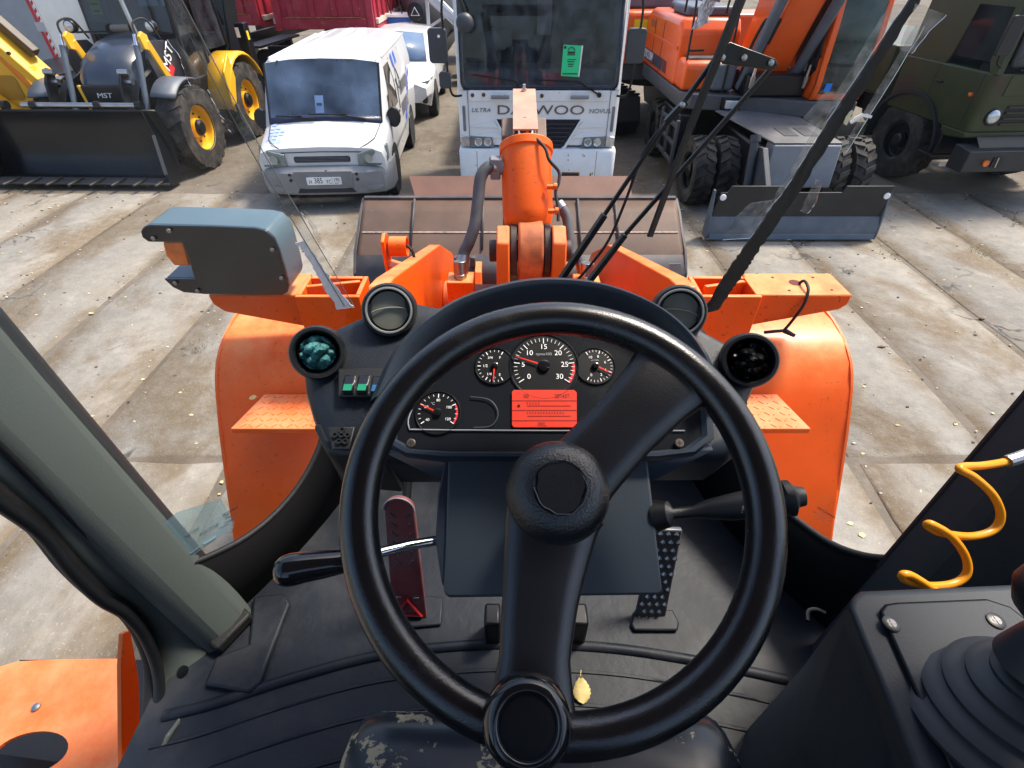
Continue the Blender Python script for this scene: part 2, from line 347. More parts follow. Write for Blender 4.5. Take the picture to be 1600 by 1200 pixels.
# ---------------------------------------------------------------- the yard: dirt sheet, concrete road slabs, litter
def ground_mat(name, base, warm, stain, joint=False, fl=.5):
    m = bpy.data.materials.new(name); m.use_nodes = True; t = m.node_tree; N = t.nodes; L = t.links; b = N['Principled BSDF']
    ge = N.new('ShaderNodeNewGeometry')
    def noise(sc, det=5, ro=.6, stretch=None, dist=0.):
        n = N.new('ShaderNodeTexNoise'); n.inputs['Scale'].default_value = sc; n.inputs['Detail'].default_value = det; n.inputs['Roughness'].default_value = ro; n.inputs['Distortion'].default_value = dist
        src = ge.outputs['Position']
        if stretch:
            mp = N.new('ShaderNodeMapping'); mp.inputs['Scale'].default_value = stretch; L.new(src, mp.inputs['Vector']); src = mp.outputs[0]
        L.new(src, n.inputs['Vector']); return n.outputs['Fac']
    def rng(s, a, c, lo=0., hi=1.):
        r = N.new('ShaderNodeMapRange'); r.interpolation_type = 'SMOOTHSTEP'
        for k, v in (('From Min', a), ('From Max', c), ('To Min', lo), ('To Max', hi)): r.inputs[k].default_value = v
        L.new(s, r.inputs['Value']); return r.outputs[0]
    def math_(op, a, c):
        x = N.new('ShaderNodeMath'); x.operation = op
        for i, v in enumerate((a, c)):
            if hasattr(v, 'links'): L.new(v, x.inputs[i])
            else: x.inputs[i].default_value = v
        return x.outputs[0]
    def mix(f, A, B, bl='MIX'):
        x = N.new('ShaderNodeMix'); x.data_type = 'RGBA'; x.blend_type = bl
        if hasattr(f, 'links'): L.new(f, x.inputs[0])
        else: x.inputs[0].default_value = f
        for i, v in ((6, A), (7, B)):
            if hasattr(v, 'links'): L.new(v, x.inputs[i])
            else: x.inputs[i].default_value = (*v, 1)
        return x.outputs[2]
    c = mix(rng(noise(1.1, 6), .35, .68), base, warm)
    oi = N.new('ShaderNodeObjectInfo'); c = mix(math_('MULTIPLY', oi.outputs['Random'], .5), c, tuple(v * k_ for v, k_ in zip(base, (.80, .77, .72))))
    c = mix(rng(noise(6, 8, .7), .42, .62, 0, .55), c, tuple(v * .72 for v in base))
    c = mix(rng(noise(2.6, 8, .72, None, .3), .54, .70, 0, .7), c, tuple(min(1, v * 1.28) for v in base))
    st = rng(noise(.62, 7, .66, (1.2, .75, 1), .3), .47, .62)
    if joint:
        sp = N.new('ShaderNodeSeparateXYZ'); L.new(ge.outputs['Position'], sp.inputs[0])
        wob = math_('MULTIPLY', math_('SUBTRACT', noise(1.4, 4), .5), .5)
        q = math_('ADD', math_('ADD', sp.outputs[0], wob), 101.22 - 2.70 - .617)
        fr = math_('FRACT', math_('DIVIDE', q, 1.235), 0)
        dj = math_('ABSOLUTE', math_('SUBTRACT', fr, .5), 0)
        nearj = rng(dj, .24, .02)
        st = math_('MAXIMUM', math_('MULTIPLY', st, .9), math_('MULTIPLY', nearj, rng(noise(.8, 5, .6), .34, .56)))
    c = mix(math_('MULTIPLY', st, rng(noise(9, 6, .7), .25, .6, .5, .95)), c, stain)
    vo = N.new('ShaderNodeTexVoronoi'); vo.feature = 'DISTANCE_TO_EDGE'; vo.inputs['Scale'].default_value = .55
    vm = N.new('ShaderNodeVectorMath'); vm.operation = 'MULTIPLY_ADD'; nz = N.new('ShaderNodeTexNoise'); nz.inputs['Scale'].default_value = 3; nz.inputs['Detail'].default_value = 6; L.new(ge.outputs['Position'], nz.inputs['Vector'])
    L.new(nz.outputs['Color'], vm.inputs[0]); vm.inputs[1].default_value = (.5, .5, .5); L.new(ge.outputs['Position'], vm.inputs[2]); L.new(vm.outputs[0], vo.inputs['Vector'])
    crk = math_('MULTIPLY', rng(vo.outputs['Distance'], .012, .004), rng(noise(.7, 2), .53, .60))
    c = mix(crk, c, tuple(v * .38 for v in base))
    c = mix(rng(noise(70, 3, .7), .60, .70, 0, fl), c, tuple(min(1, v * 1.7) for v in base))
    c = mix(rng(noise(45, 4, .8), .64, .70, 0, .6), c, tuple(v * .35 for v in base))
    L.new(c, b.inputs['Base Color']); b.inputs['Roughness'].default_value = .9; b.inputs['Specular IOR Level'].default_value = .25
    bp = N.new('ShaderNodeBump'); bp.inputs['Strength'].default_value = .7; bp.inputs['Distance'].default_value = .02
    L.new(noise(16, 9, .75), bp.inputs['Height']); L.new(bp.outputs[0], b.inputs['Normal'])
    return m
DIRT = ground_mat('yard_dirt', (.158, .138, .114), (.20, .17, .135), (.10, .078, .054), fl=.45)
CONC = ground_mat('slab_concrete', (.262, .250, .226), (.315, .29, .245), (.145, .106, .064), True)

g = MB(); n = 24
g.add([(-400 + 800 * i / n, -200 + 800 * j / n, -.007) for j in range(n + 1) for i in range(n + 1)], [(j * (n + 1) + i, j * (n + 1) + i + 1, (j + 1) * (n + 1) + i + 1, (j + 1) * (n + 1) + i) for j in range(n) for i in range(n)])
ground = g.build('ground', DIRT, smooth=0); ground['kind'] = 'structure'
def slab_mesh():
    hw, hl = .600, 2.975; out = []
    for k in range(8): out.append((-hw + random.uniform(-.012, .035), -hl + 2 * hl * (k + random.uniform(-.3, .3) * (k > 0)) / 8))
    for k in range(3): out.append((-hw + 2 * hw * k / 3 + .05, hl + random.uniform(-.03, .01)))
    for k in range(8): out.append((hw + random.uniform(-.035, .012), hl - 2 * hl * (k + random.uniform(-.3, .3) * (k > 0)) / 8))
    for k in range(3): out.append((hw - 2 * hw * k / 3 - .05, -hl + random.uniform(-.01, .03)))
    m = MB(); n = len(out)
    ins = [(x * .972, y * .994) for x, y in out]
    m.add([(x, y, -.10) for x, y in out] + [(x, y, -.014) for x, y in out] + [(x, y, 0) for x, y in ins],
          [(i, (i + 1) % n, n + (i + 1) % n, n + i) for i in range(n)] + [(n + i, n + (i + 1) % n, 2 * n + (i + 1) % n, 2 * n + i) for i in range(n)] + [tuple(range(2 * n, 3 * n))])
    return m.mesh('concrete_slab', CONC, 50)
SLABS = [slab_mesh() for _ in range(5)]
k = 0
for row in (5.75, -.25):
    for i in range(-14, 14):
        o = bpy.data.objects.new('concrete_slab', SLABS[k % 5]); COL.objects.link(o); o.parent = ground; k += 1
        o.location = (2.70 + .6175 + 1.235 * i, row, random.uniform(-.002, .006)); o.rotation_euler = (random.uniform(-.002, .002), random.uniform(-.004, .004), random.choice((0, math.pi)) + random.uniform(-.003, .003))

def litter(name, mats, count, box, size, label, cat, seed, flat=.25, zz=.006):
    rnd = random.Random(seed); m = MB()
    for _ in range(count):
        x = rnd.uniform(box[0], box[1]); y = rnd.uniform(box[2], box[3])
        if rnd.random() < .45: x = 2.70 + 1.235 * round((x - 2.7) / 1.235) + rnd.gauss(0, .1)
        s = size * rnd.uniform(.35, 1.3) * (2 if rnd.random() < .04 else 1); a = rnd.uniform(0, 6.28); n = rnd.choice((4, 5, 6))
        zb = zz if y < 8.7 else -.006
        up = [V(x + s * math.cos(a + 6.28 * j / n) * rnd.uniform(.6, 1.1), y + s * math.sin(a + 6.28 * j / n) * rnd.uniform(.35, .8), zb + s * flat * rnd.uniform(.3, 1)) for j in range(n)]
        dn = [V(p.x, p.y, zb - .004) for p in up]
        m.loft([dn, up])
    o = m.build(name, mats, smooth=0); tag(o, label, cat); o['kind'] = 'stuff'; return o
LEAFM = mat('litter_leaf', (.52, .42, .22), .8, var=.4, vs=3)
STONEM = mat('litter_stone', (.50, .48, .44), .9, var=.35, vs=3)
DIRTM = mat('litter_dirt', (.085, .068, .05), .95, var=.4, vs=3)
litter('fallen_leaves', LEAFM, 620, (-10, 10, 1.6, 9.4), .019, 'small dry yellow leaf scraps strewn over the concrete slabs', 'leaf litter', 3)
litter('gravel', STONEM, 650, (-9, 9, 1.6, 13), .013, 'pale crumbs of stone and broken concrete on the yard', 'gravel', 5, .6)
litter('soil_crumbs', DIRTM, 700, (-9, 9, 1.6, 9), .017, 'dark crumbs of soil lying along the slab joints', 'soil', 9, .3)
w_ = MB(); rnd = random.Random(4)
for cx, cy in ((6.316,6.561,0)[:2], (6.338,6.404,0)[:2], (5.071,6.404,0)[:2], (-3.225,4.301,0)[:2], (-3.267,4.223,-0)[:2], (-3.057,5.093,0)[:2]):
    for _ in range(26):
        a = rnd.uniform(0, 6.28); r0 = rnd.uniform(0, .09); l = rnd.uniform(.03, .10); x, y = cx + r0 * math.cos(a) * 1.2, cy + r0 * math.sin(a)
        dx, dy = math.cos(a) * l * .8, math.sin(a) * l * .8
        w_.add([(x - .004, y, -.02), (x + .004, y, -.02), (x + dx, y + dy, .01 + l * .6)], [(0, 1, 2)])
wo = w_.build('weeds', mat('dry_weed', (.24, .20, .05), .8, var=.4, vs=20), smooth=0, recalc=False); tag(wo, 'tufts of yellowed grass growing in the slab joints', 'grass'); wo['kind'] = 'stuff'


# ================================================================ the wheel loader the camera sits in
LO = thing('wheel_loader', 'orange wheel loader with rusty bucket, seen from its driver seat', 'wheel loader')
AX = .075                                   # the loader's centre line
# front wheels (under the fenders) and rear ones
for sx in (-1, 1):
    wheel(LO, AX + sx * 1.08, 2.25, .80, .56, .34, sx, ORANGE, 16, .04)
    wheel(LO, AX + sx * 1.08, -1.15, .80, .56, .34, sx, ORANGE, 16, .04)
ff = MB(); ff.box(AX - .55, AX + .55, 1.5, 2.9, .55, 1.15); ff.box(AX - .35, AX + .35, .4, 1.5, .6, 1.1); ff.build('front_frame', ORANGE_D, LO, .02)
rf = MB(); rf.box(AX - .6, AX + .6, -2.6, .6, .6, 1.5); rf.box(AX - .8, AX + .8, -3.0, -1.05, 1.3, 2.3); rf.build('rear_frame', ORANGE, LO, .04)
# fenders: steep rear apron, rounded shoulder, flat top
def fender(xi, xo):
    prof = [(1.36, .93), (1.375, 1.0), (1.53, 1.28), (1.66, 1.52), (1.72, 1.62), (1.80, 1.71), (1.90, 1.765), (2.02, 1.785), (2.30, 1.785), (2.36, 1.74), (2.60, 1.5)]
    m = MB(); m.loft([[(x, y, z) for x in (xi, xi + (xo - xi) * .5, xo - (xo - xi) * .012, xo)] for y, z in prof], closed=False, cap=False)
    o = m.build('fender', ORANGE, LO, 0, solid=.012, smooth=50); return o
fr = fender(.62, 1.50); fr['label'] = 'right front fender, its outer edge chipped and rusty'
fl = fender(-.52, -1.305); fl['label'] = 'left front fender, dusty and painted as sunlit on top'
rimfold = MB()
for x, nm in ((1.50, 0), (-1.305, 0)):
    rimfold.tube(smooth_path([(x, 1.36, .93), (x, 1.53, 1.28), (x, 1.66, 1.52), (x, 1.80, 1.71), (x, 2.02, 1.785), (x, 2.30, 1.785)], 4), .011, 6)
    rimfold.build('fender_edge', ORANGE_D, fr if x > 0 else fl); rimfold = MB()
# tread-plate steps on the fender aprons
def step(x0, x1, xs):
    m = MB(); y0, y1, z = 1.475, 1.69, 1.625
    m.xy([(x0, y0), (x1, y0), (x1 - xs, y1), (x0 + (0 if xs < 0 else 0), y1)], z - .028, z)
    o = m.build('step', ORANGE_D, LO, .004)
    t = MB(); rr = random.Random(2)
    for i in range(11):
        for j in range(6):
            cx = x0 + (x1 - x0) * (i + .5) / 11; cy = y0 + (y1 - y0) * (j + .5) / 6
            lim = x1 - xs * (cy - y0) / (y1 - y0)
            if (x1 > x0 and cx > lim - .015) or (x1 < x0 and cx < lim + .015): continue
            a = R(45 if (i + j) % 2 else -45); dx, dy = math.cos(a) * .012, math.sin(a) * .012
            t.bar((cx - dx, cy - dy, z + .0005), (cx + dx, cy + dy, z + .0005), .005, .004)
    tr = t.build('tread_ribs', ORANGE_D, o, smooth=0); tr['kind'] = 'stuff'
step(.86, 1.215, .055); step(-.80, -1.145, -.06)

# lamp brackets: open gusset boxes on the frame with arms reaching outwards
def gusset(x0, x1, s):
    m = MB(); t = .02; y0, y1, z0, z1 = 1.76, 1.93, 1.72, 2.07
    m.box(x0, x1, y0, y0 + t, z0, z1)
    m.box(x0, x0 + t, y0 + t, y1, z0, z1 + .0); m.box(x1 - t, x1, y0 + t, y1, z0, z1)
    m.box(x0 + t, x1 - t, y0 + t, y1, z0, z0 + .02); m.box(x0 + t, x1 - t, y1 - t, y1, z0 + .02, z1)
    m.bar((x0 + .03, y0 + .05, z1 - .03), (x1 - .03, y1 - .04, z1 - .05), .018, .1)
    m.build('lamp_bracket_box', ORANGE, LO, .004)
gusset(.735, .985, 1); gusset(-.855, -.60, -1)
ra = MB(); ra.xz([(.985, 1.905), (.985, 2.055), (1.365, 2.055), (1.365, 2.01), (1.34, 1.985)], 1.80, 1.985)
rarm = ra.build('lamp_arm', ORANGE, LO, .008)
for px, py, r in ((1.10, 1.945, .006), (1.125, 1.835, .006), (1.27, 1.945, .006), (1.30, 1.84, .006), (1.175, 1.90, .024)):
    hl_ = MB(); hl_.cyl((px, py, 2.0552), (px, py, 2.0565), r, n=14); hl_.build('bolt_hole', mat('hole_red', (.10, .006, .003), .7), rarm)
cb = MB(); cb.tube(smooth_path([(1.185, 1.90, 2.03), (1.195, 1.88, 2.075), (1.19, 1.82, 2.07), (1.175, 1.785, 2.02), (1.15, 1.78, 1.94), (1.13, 1.775, 1.90)]), .006, 8)
cb.tube(smooth_path([(1.13, 1.775, 1.90), (1.09, 1.77, 1.90), (1.05, 1.77, 1.895)]), .007, 8); cb.cyl((1.135, 1.775, 1.90), (1.175, 1.76, 1.885), .012, .008, 8)
cb.build('loose_lamp_cable', RUBBER, rarm)
la = MB(); la.xz([(-.855, 1.90), (-.855, 2.055), (-1.22, 2.055), (-1.215, 2.01), (-1.18, 1.975)], 1.80, 1.985); la.build('lamp_arm', ORANGE, LO, .008)
# the left lamp housing: thick profiled body with a bolted face plate and an amber lamp in its notch
FP = [(-1.303,1.72,2.355), (-1.289,1.72,2.369), (-1.265,1.72,2.378), (-1.049,1.72,2.373), (-0.901,1.72,2.366), (-0.864,1.72,2.357), (-0.843,1.72,2.328), (-0.839,1.72,2.275), (-0.841,1.72,2.185), (-0.845,1.72,2.137), (-0.857,1.72,2.112), (-0.879,1.72,2.101), (-1.175,1.72,2.104), (-1.252,1.72,2.112), (-1.284,1.72,2.134), (-1.303,1.72,2.169), (-1.188,1.72,2.169), (-1.177,1.72,2.25), (-1.176,1.72,2.314), (-1.293,1.72,2.316), (-1.308,1.72,2.333)]
hb = MB(); hb.prism([V(p) + V(0, .012, 0) for p in FP], (0, .165, 0)); hs_ = hb.build('lamp_housing', HOUSETOP, LO, .006)
fpb = MB(); fpb.prism(FP, (0, .012, 0)); fpb.build('face_plate', HOUSEF, hs_, .003)
am = MB()
am.loft([[V(x, 1.74 + .12 * k, z) for x, z in [((-1.184,1.74,2.307)[0], (-1.184,1.74,2.307)[2]), ((-1.259,1.74,2.305)[0], (-1.259,1.74,2.305)[2]), ((-1.27,1.74,2.253)[0], (-1.27,1.74,2.253)[2]), ((-1.256,1.74,2.214)[0], (-1.256,1.74,2.214)[2]), ((-1.197,1.74,2.212)[0], (-1.197,1.74,2.212)[2])]] for k in (0, 1)])
am.build('amber_lamp', AMBER, hs_, .006)
for p in ((-1.198,1.715,2.361), (-1.265,1.715,2.333), (-0.858,1.715,2.29), (-0.858,1.715,2.177), (-1.263,1.715,2.156), (-1.192,1.715,2.123)):
    s_ = MB(); s_.lathe([(.0075, 0), (.0075, .004), (.004, .005), (.004, .002)], p, (0, -1, 0), 12); s_.build('bolt', STEEL, hs_)

# lift arms falling away to the bucket
def lift_arm(x0, x1):
    side = [(1.62, 1.55), (1.62, 2.05), (1.72, 2.14), (1.84, 2.11), (3.15, 1.645), (3.75, 1.30), (4.35, .62), (4.40, .40), (4.15, .32), (3.55, .85), (3.2, 1.15), (2.2, 1.52), (1.75, 1.5)]
    m = MB(); m.yz(side, x0, x1); o = m.build('lift_arm', ORANGE, LO, .006); return o
aR = lift_arm(.625, .70); aL = lift_arm(-.545, -.47)
def boss(x, s, o):
    m = MB(); m.yz([(1.78, 1.55), (1.80, 1.78), (1.90, 1.86), (2.05, 1.84), (2.12, 1.70), (2.08, 1.5)], x, x + s * .06); m.build('pivot_plate', ORANGE, o, .006)
    m = MB(); m.cyl((x + s * .06, 1.93, 1.72), (x + s * .10, 1.93, 1.72), .055, n=18); m.build('pivot_pin', STEEL, o, .004)
boss(.622, -1, aR); boss(-.467, 1, aL)
ct = MB(); ct.cyl((-.47, 3.12, 1.23), (.625, 3.12, 1.23), .125, n=24); ct.build('cross_tube', mat('tube_rust', (.16, .045, .03), .6, var=.4, vs=8, dirt=(.1, .08, .08), damt=.5), LO)
for x in (-.47, .625):
    cf = MB(); cf.cyl((x + (.0 if x < 0 else -.09), 3.12, 1.23), (x + (.09 if x < 0 else .0), 3.12, 1.23), .15, n=24); cf.build('tube_collar', ORANGE_D, LO, .01)
# tower plates and tilt cylinder
E0 = V((0.085,2.445,1.938)); E1 = V((0.072,2.782,2.339)); dv = (E1 - E0).normalized()
tw = MB()
for x0, x1 in ((-.075, -.012), (.195, .262)):
    t = MB(); t.yz([(2.20, 1.25), (2.22, 1.86), (2.30, 2.045), (2.40, 2.09), (2.52, 2.04), (2.60, 1.86), (2.75, 1.25)], x0, x1); t.build('tower_plate', ORANGE_D, LO, .008)
b_ = MB(); b_.box(-.25, .42, 2.15, 2.7, 1.05, 1.35); b_.build('tower_base', ORANGE_D, LO, .01)
ey = MB(); ey.cyl((.03, E0.y, E0.z), (.155, E0.y, E0.z), .155, n=32); ey.build('cylinder_eye', mat('eye_worn', (.66, .16, .04), .5, var=.3, vs=9, dirt=(.05, .035, .03), damt=.75, ds=7), LO, .012)
for x0, x1 in ((-.008, .026), (.159, .192)):
    sp = MB(); sp.cyl((x0, E0.y, E0.z), (x1, E0.y, E0.z), .135, n=28); sp.build('eye_washer', mat('greasy', (.05, .03, .025), .5, var=.4, vs=20), LO, .004)
pn = MB(); pn.cyl((-.115, E0.y, E0.z), (.30, E0.y, E0.z), .055, n=20); pn.build('tower_pin', mat('greasy', (.05, .03, .025)), LO, .005)
by = MB(); by.lathe([(.09, .10), (.12, .14), (.128, .18), (.128, (E1 - E0).length - .05), (.128, (E1 - E0).length - .03), (.137, (E1 - E0).length - .028), (.137, (E1 - E0).length + .012), (.118, (E1 - E0).length + .02), (.045, (E1 - E0).length + .022)], E0, dv, 40)
cyl = by.build('tilt_cylinder', ORANGE, LO, .003)
top = E1 + dv * .02
rod = MB(); rod.cyl(top - dv * .02, top + dv * .12, .042, n=20); rod.build('piston_rod', CHROME, cyl)
lg = MB(); lg.bar(top + V(.004, -.1, .03), top + dv * .045 + V(.004, -.075, .03), .016, .06); lg.build('stop_lug', ORANGE, cyl, .003)
# bell crank and the rusty channel cover over the rod
bc = MB(); c0 = top + dv * .20 + V(0, .10, -.16); bc.yz([(c0.y - .14, c0.z - .12), (c0.y - .16, c0.z + .03), (c0.y - .04, c0.z + .09), (c0.y + .2, c0.z + .02), (3.75, 1.5), (3.9, .9), (3.7, .8), (3.4, 1.2), (3.05, 1.7)], -.055, .012); bc.yz([(c0.y - .14, c0.z - .12), (c0.y - .16, c0.z + .03), (c0.y - .04, c0.z + .09), (c0.y + .2, c0.z + .02), (3.75, 1.5), (3.9, .9), (3.7, .8), (3.4, 1.2), (3.05, 1.7)], .115, .18)
bc.build('bell_crank', mat('bellcrank_grey', (.16, .11, .085), .6, var=.3, vs=6, dirt=(.3, .2, .14), damt=.4), LO, .006)
Cn, Cf = V((0.066,2.711,2.441)), V((0.067,3.223,2.523)); cd = (Cf - Cn).normalized(); un = V(1, 0, 0).cross(cd)
cv = MB()
for a, b, h0, h1 in ((-.062, .062, 0, .008), (-.062, -.054, -.035, 0), (.054, .062, -.035, 0)):
    cv.loft([[q + V(x, 0, 0) + un * h for x, h in ((a, h0), (b, h0), (b, h1), (a, h1))] for q in (Cn, Cf)])
cvo = cv.build('rod_cover', RUST, LO, .0015)
bt = MB(); q = Cf - cd * .03; bt.cyl(q + un * .008, q + un * .02, .014, n=6); bt.cyl(q + un * .02, q + un * .04, .008, n=10); bt.build('cover_bolt', STEEL, cvo)
# hydraulic hoses
HOSE = mat('hose_rubber', (.075, .078, .085), .6, var=.25, vs=10, dirt=(.2, .19, .18), damt=.3, ds=8)
def hose(path, r, m=HOSE, name='hydraulic_hose', cuffs=((0., .1), (.86, 1.))):
    pts = smooth_path(path, 8); h = MB(); h.tube(pts, r, 14); o = h.build(name, m, LO, smooth=60)
    if not cuffs: return o
    for a, b in cuffs:
        i0, i1 = int(a * (len(pts) - 1)), max(int(a * (len(pts) - 1)) + 1, int(b * (len(pts) - 1))); c = MB(); c.tube(pts[i0:i1 + 1], r * 1.13, 14); c.build('hose_ferrule', STEEL, o, smooth=60)
    return o
hose([(-0.075,2.698,2.27), (-0.123,2.677,2.277), (-0.158,2.644,2.237), (-0.172,2.598,2.151), (-0.19,2.533,2.043), (-0.221,2.493,1.964), (-0.253,2.465,1.9), (-0.259,2.388,1.808)], .030)
hose([(0.239,2.64,2.108), (0.283,2.598,2.058), (0.296,2.54,1.989), (0.307,2.485,1.908), (0.352,2.473,1.878), (0.375,2.415,1.808)], .027)
hose([(0.119,2.684,2.41), (0.161,2.633,2.38), (0.18,2.597,2.337), (0.228,2.582,2.288), (0.228,2.548,2.247), (0.213,2.518,2.211), (0.225,2.468,2.151), (0.225,2.427,2.103)], .008, RUBBER, 'sensor_cable', None)
fb = MB(); p = V((-0.104,2.698,2.27)); fb.cbox(p + V(.02, 0, 0), (.05, .07, .10)); fb.cyl(p + V(-.02, 0, 0), p + V(.07, 0, 0), .035, n=12); fb.build('hose_flange', GREYM, LO, .006)
for x, y, d_ in ((864, 292, 2.52), (868, 328, 2.52)):
    p = V((0.2,2.534,2.23)) if y == 292 else V((0.206,2.457,2.139)); c = MB(); c.cyl(p - V(.03, 0, 0), p + V(.02, 0, 0), .012, n=10); c.cyl(p + V(.005, 0, 0), p + V(.02, 0, 0), .018, n=10); c.build('cable_clip', ORANGE, LO)
for p in ((-0.263,2.36,1.775), (0.382,2.354,1.767)):
    v = MB(); v.cbox(p, (.135, .12, .12)); v.build('hose_block', ORANGE, LO, .006)
    v = MB(); v.cyl(V(p) + V(0, -.01, .06), V(p) + V(0, -.01, .085), .03, n=6); v.cyl(V(p) + V(0, 0, .06), V(p) + V(0, .02, .14), .034, n=14); v.build('hose_nut', STEEL, LO, .003)
# small lamp mount on the left arm
q = V((-0.601,2.535,1.92)); lm = MB(); lm.lathe([(.052, -.04), (.052, .05), (.046, .05), (.046, -.03)], q, (1, 0, 0), 24, True, True)
lmo = lm.build('lamp_mount', ORANGE, LO)
lp = MB(); lp.yz([(q.y - .05, q.z - .16), (q.y - .06, q.z + .05), (q.y, q.z + .075), (q.y + .05, q.z + .05), (q.y + .05, q.z - .16)], q.x - .075, q.x - .055); lp.bar(q + V(-.065, 0, -.1), q + V(.06, .0, -.14), .09, .02); lp.build('mount_plate', ORANGE, lmo, .005)
cb = MB(); cb.tube(smooth_path([q + V(.05, -.01, .01), q + V(.08, -.03, -.02), q + V(.09, -.05, -.12), q + V(.095, -.07, -.26)]), .008, 8); cb.build('mount_cable', RUBBER, lmo)
# bucket: curved back seen from behind, ribs, end plates, spill guard
bx0, bx1 = AX - 1.48, AX + 1.48
back = [(4.86, 1.315), (4.70, 1.24), (4.52, 1.135), (4.33, 1.035), (4.20, .90), (4.16, .70), (4.18, .35), (4.28, .12), (4.5, .05), (5.6, .03)]
bk = MB(); bk.loft([[(x, y, z) for y, z in back] for x in (bx0, bx0 + .04, -.5, AX, .65, bx1 - .04, bx1)], closed=False, cap=False)
bko = bk.build('bucket', BUCKET, LO, solid=.022, smooth=25)
tl = MB(); tl.bar((bx0, 4.865, 1.322), (bx1, 4.865, 1.322), .05, .035); tl.build('bucket_top_lip', BUCKETD, bko, .004)
for x, i in ((bx0 - .013, 0), (bx1 + .013, 1)):
    ep = MB(); ep.yz([(4.88, 1.32), (4.70, 1.255), (4.52, 1.15), (4.31, 1.05), (4.17, .90), (4.14, .70), (4.16, .33), (4.27, .09), (5.6, .0), (5.55, .2)], x - .012, x + .012); ep.build('end_plate', BUCKETD, bko, .003)
lowp = MB(); lowp.loft([[(x, y - .016, z - .004) for y, z in [(4.315, 1.02), (4.185, .895), (4.145, .70), (4.165, .35)]] for x in (bx0 + .0, bx1)], closed=False, cap=False); lowp.build('wear_plate', BUCKETD, bko, solid=.012)
for x in (-.92, -.27, .92 + AX * 2 - .1, .62):
    rb = MB(); rb.loft([[(xx, y - .035, z + .02), (xx, y + .005, z - .005)] for y, z in ((4.85, 1.32),) for xx in (x,)] + [[(x, 4.35 - .03, 1.045 + .02), (x, 4.35, 1.04)]], closed=False, cap=False); rb.build('bucket_rib', BUCKETD, bko, solid=.018)
wl = MB(); wl.tube([(bx0 + .03, 4.50, 1.142), (bx1 - .03, 4.50, 1.142)], .007, 6); wl.build('weld_seam', mat('weld', (.55, .44, .36), .6, var=.4, vs=30), bko)
sg = MB(); sg.prism([(AX - 1.0, 4.90, 1.325), (AX + 1.07, 4.90, 1.325), (AX + 1.07, 5.08, 1.46), (AX - 1.07, 5.08, 1.46)], (0, .012, -.016)); sg.build('spill_guard', mat('guard_rust', (.17, .085, .06), .6, var=.15, vs=4, chips=(.6, .5, .45), camt=.7, cs=20), bko)
sk = MB(); sk.prism([(1.381,4.12,1.021), (1.482,4.12,1.021), (1.498,4.12,0.947), (1.396,4.12,0.947)], (0, .004, 0)); sk.build('data_plate', GREYM, bko)
for x in (-.35, -.2):
    hk = MB(); hk.cbox((x - .15, 4.2, 1.0), (.05, .05, .10)); hk.build('bucket_lug', BUCKETD, bko, .01)
for x in (-.30, .45):
    eh = MB(); eh.yz([(4.0, .5), (3.95, .75), (4.1, .95), (4.25, .98), (4.25, .45)], x - .03, x + .03); eh.build('bucket_ear', ORANGE_D, bko, .006)
# cab-side deck plate and ladder panel seen through the left door
dk = MB()
ol = [(-1.667,0.615,1.42), (-1.528,0.662,1.42), (-1.393,0.668,1.42), (-1.209,0.67,1.42), (-0.98,0.311,1.42), (-1.417,0.311,1.42)]
hole = [((-1.32,0.424,1.42)[0] + .10 * math.cos(a), (-1.32,0.424,1.42)[1] + .052 * math.sin(a), 1.42) for a in [2 * math.pi * k / 28 for k in range(28)]]
bmx = bmesh.new(); vo = [bmx.verts.new(p) for p in ol]; vh = [bmx.verts.new(p) for p in hole]
eds = [bmx.edges.new((vo[i], vo[(i + 1) % len(vo)])) for i in range(len(vo))] + [bmx.edges.new((vh[i], vh[(i + 1) % 28])) for i in range(28)]
bmesh.ops.triangle_fill(bmx, use_beauty=True, edges=eds)
me = bpy.data.meshes.new('deck_plate'); bmx.to_mesh(me); bmx.free()
me.materials.append(ORANGE_D)
o = bpy.data.objects.new('deck_plate', me); COL.objects.link(o); o.parent = LO; qq = o.modifiers.new('solid', 'SOLIDIFY'); qq.thickness = .01; qq.offset = 0
dko = o
sc = MB(); p = V((-1.379,0.535,1.427)); sc.lathe([(.011, 0), (.011, .006), (.004, .009)], p, (0, 0, 1), 12); sc.build('deck_bolt', STEEL, dko)
ub = MB(); p = V((-1.44,0.447,1.25)); ub.bar(p + V(-.2, .0, 0), p + V(.3, -.05, -.02), .05, .05); ub.box(p.x - .5, p.x + .5, p.y - .4, p.y + .4, .95, .97); ub.build('tank_top', BLACKM, dko)
sp_ = MB(); sp_.prism([(-0.9,0.537,1.895), (-0.9,0.552,1.878), (-0.9,0.49,1.762), (-0.9,0.314,1.536), (-0.9,0.298,1.613), (-0.9,0.487,1.844)], (-.012, 0, 0)); sp_.build('deck_side', ORANGE, LO, .002)


# ---------------------------------------------------------------- the cab round the driver
fo = MB(); fo.xy([(-.76, -.9), (-.76, .40), (-.68, .58), (-.46, 1.15), (.55, 1.15), (.76, .56), (.86, .52), (.86, -.9)], 1.86, 1.9); floor = fo.build('cab_floor', MATF, LO)
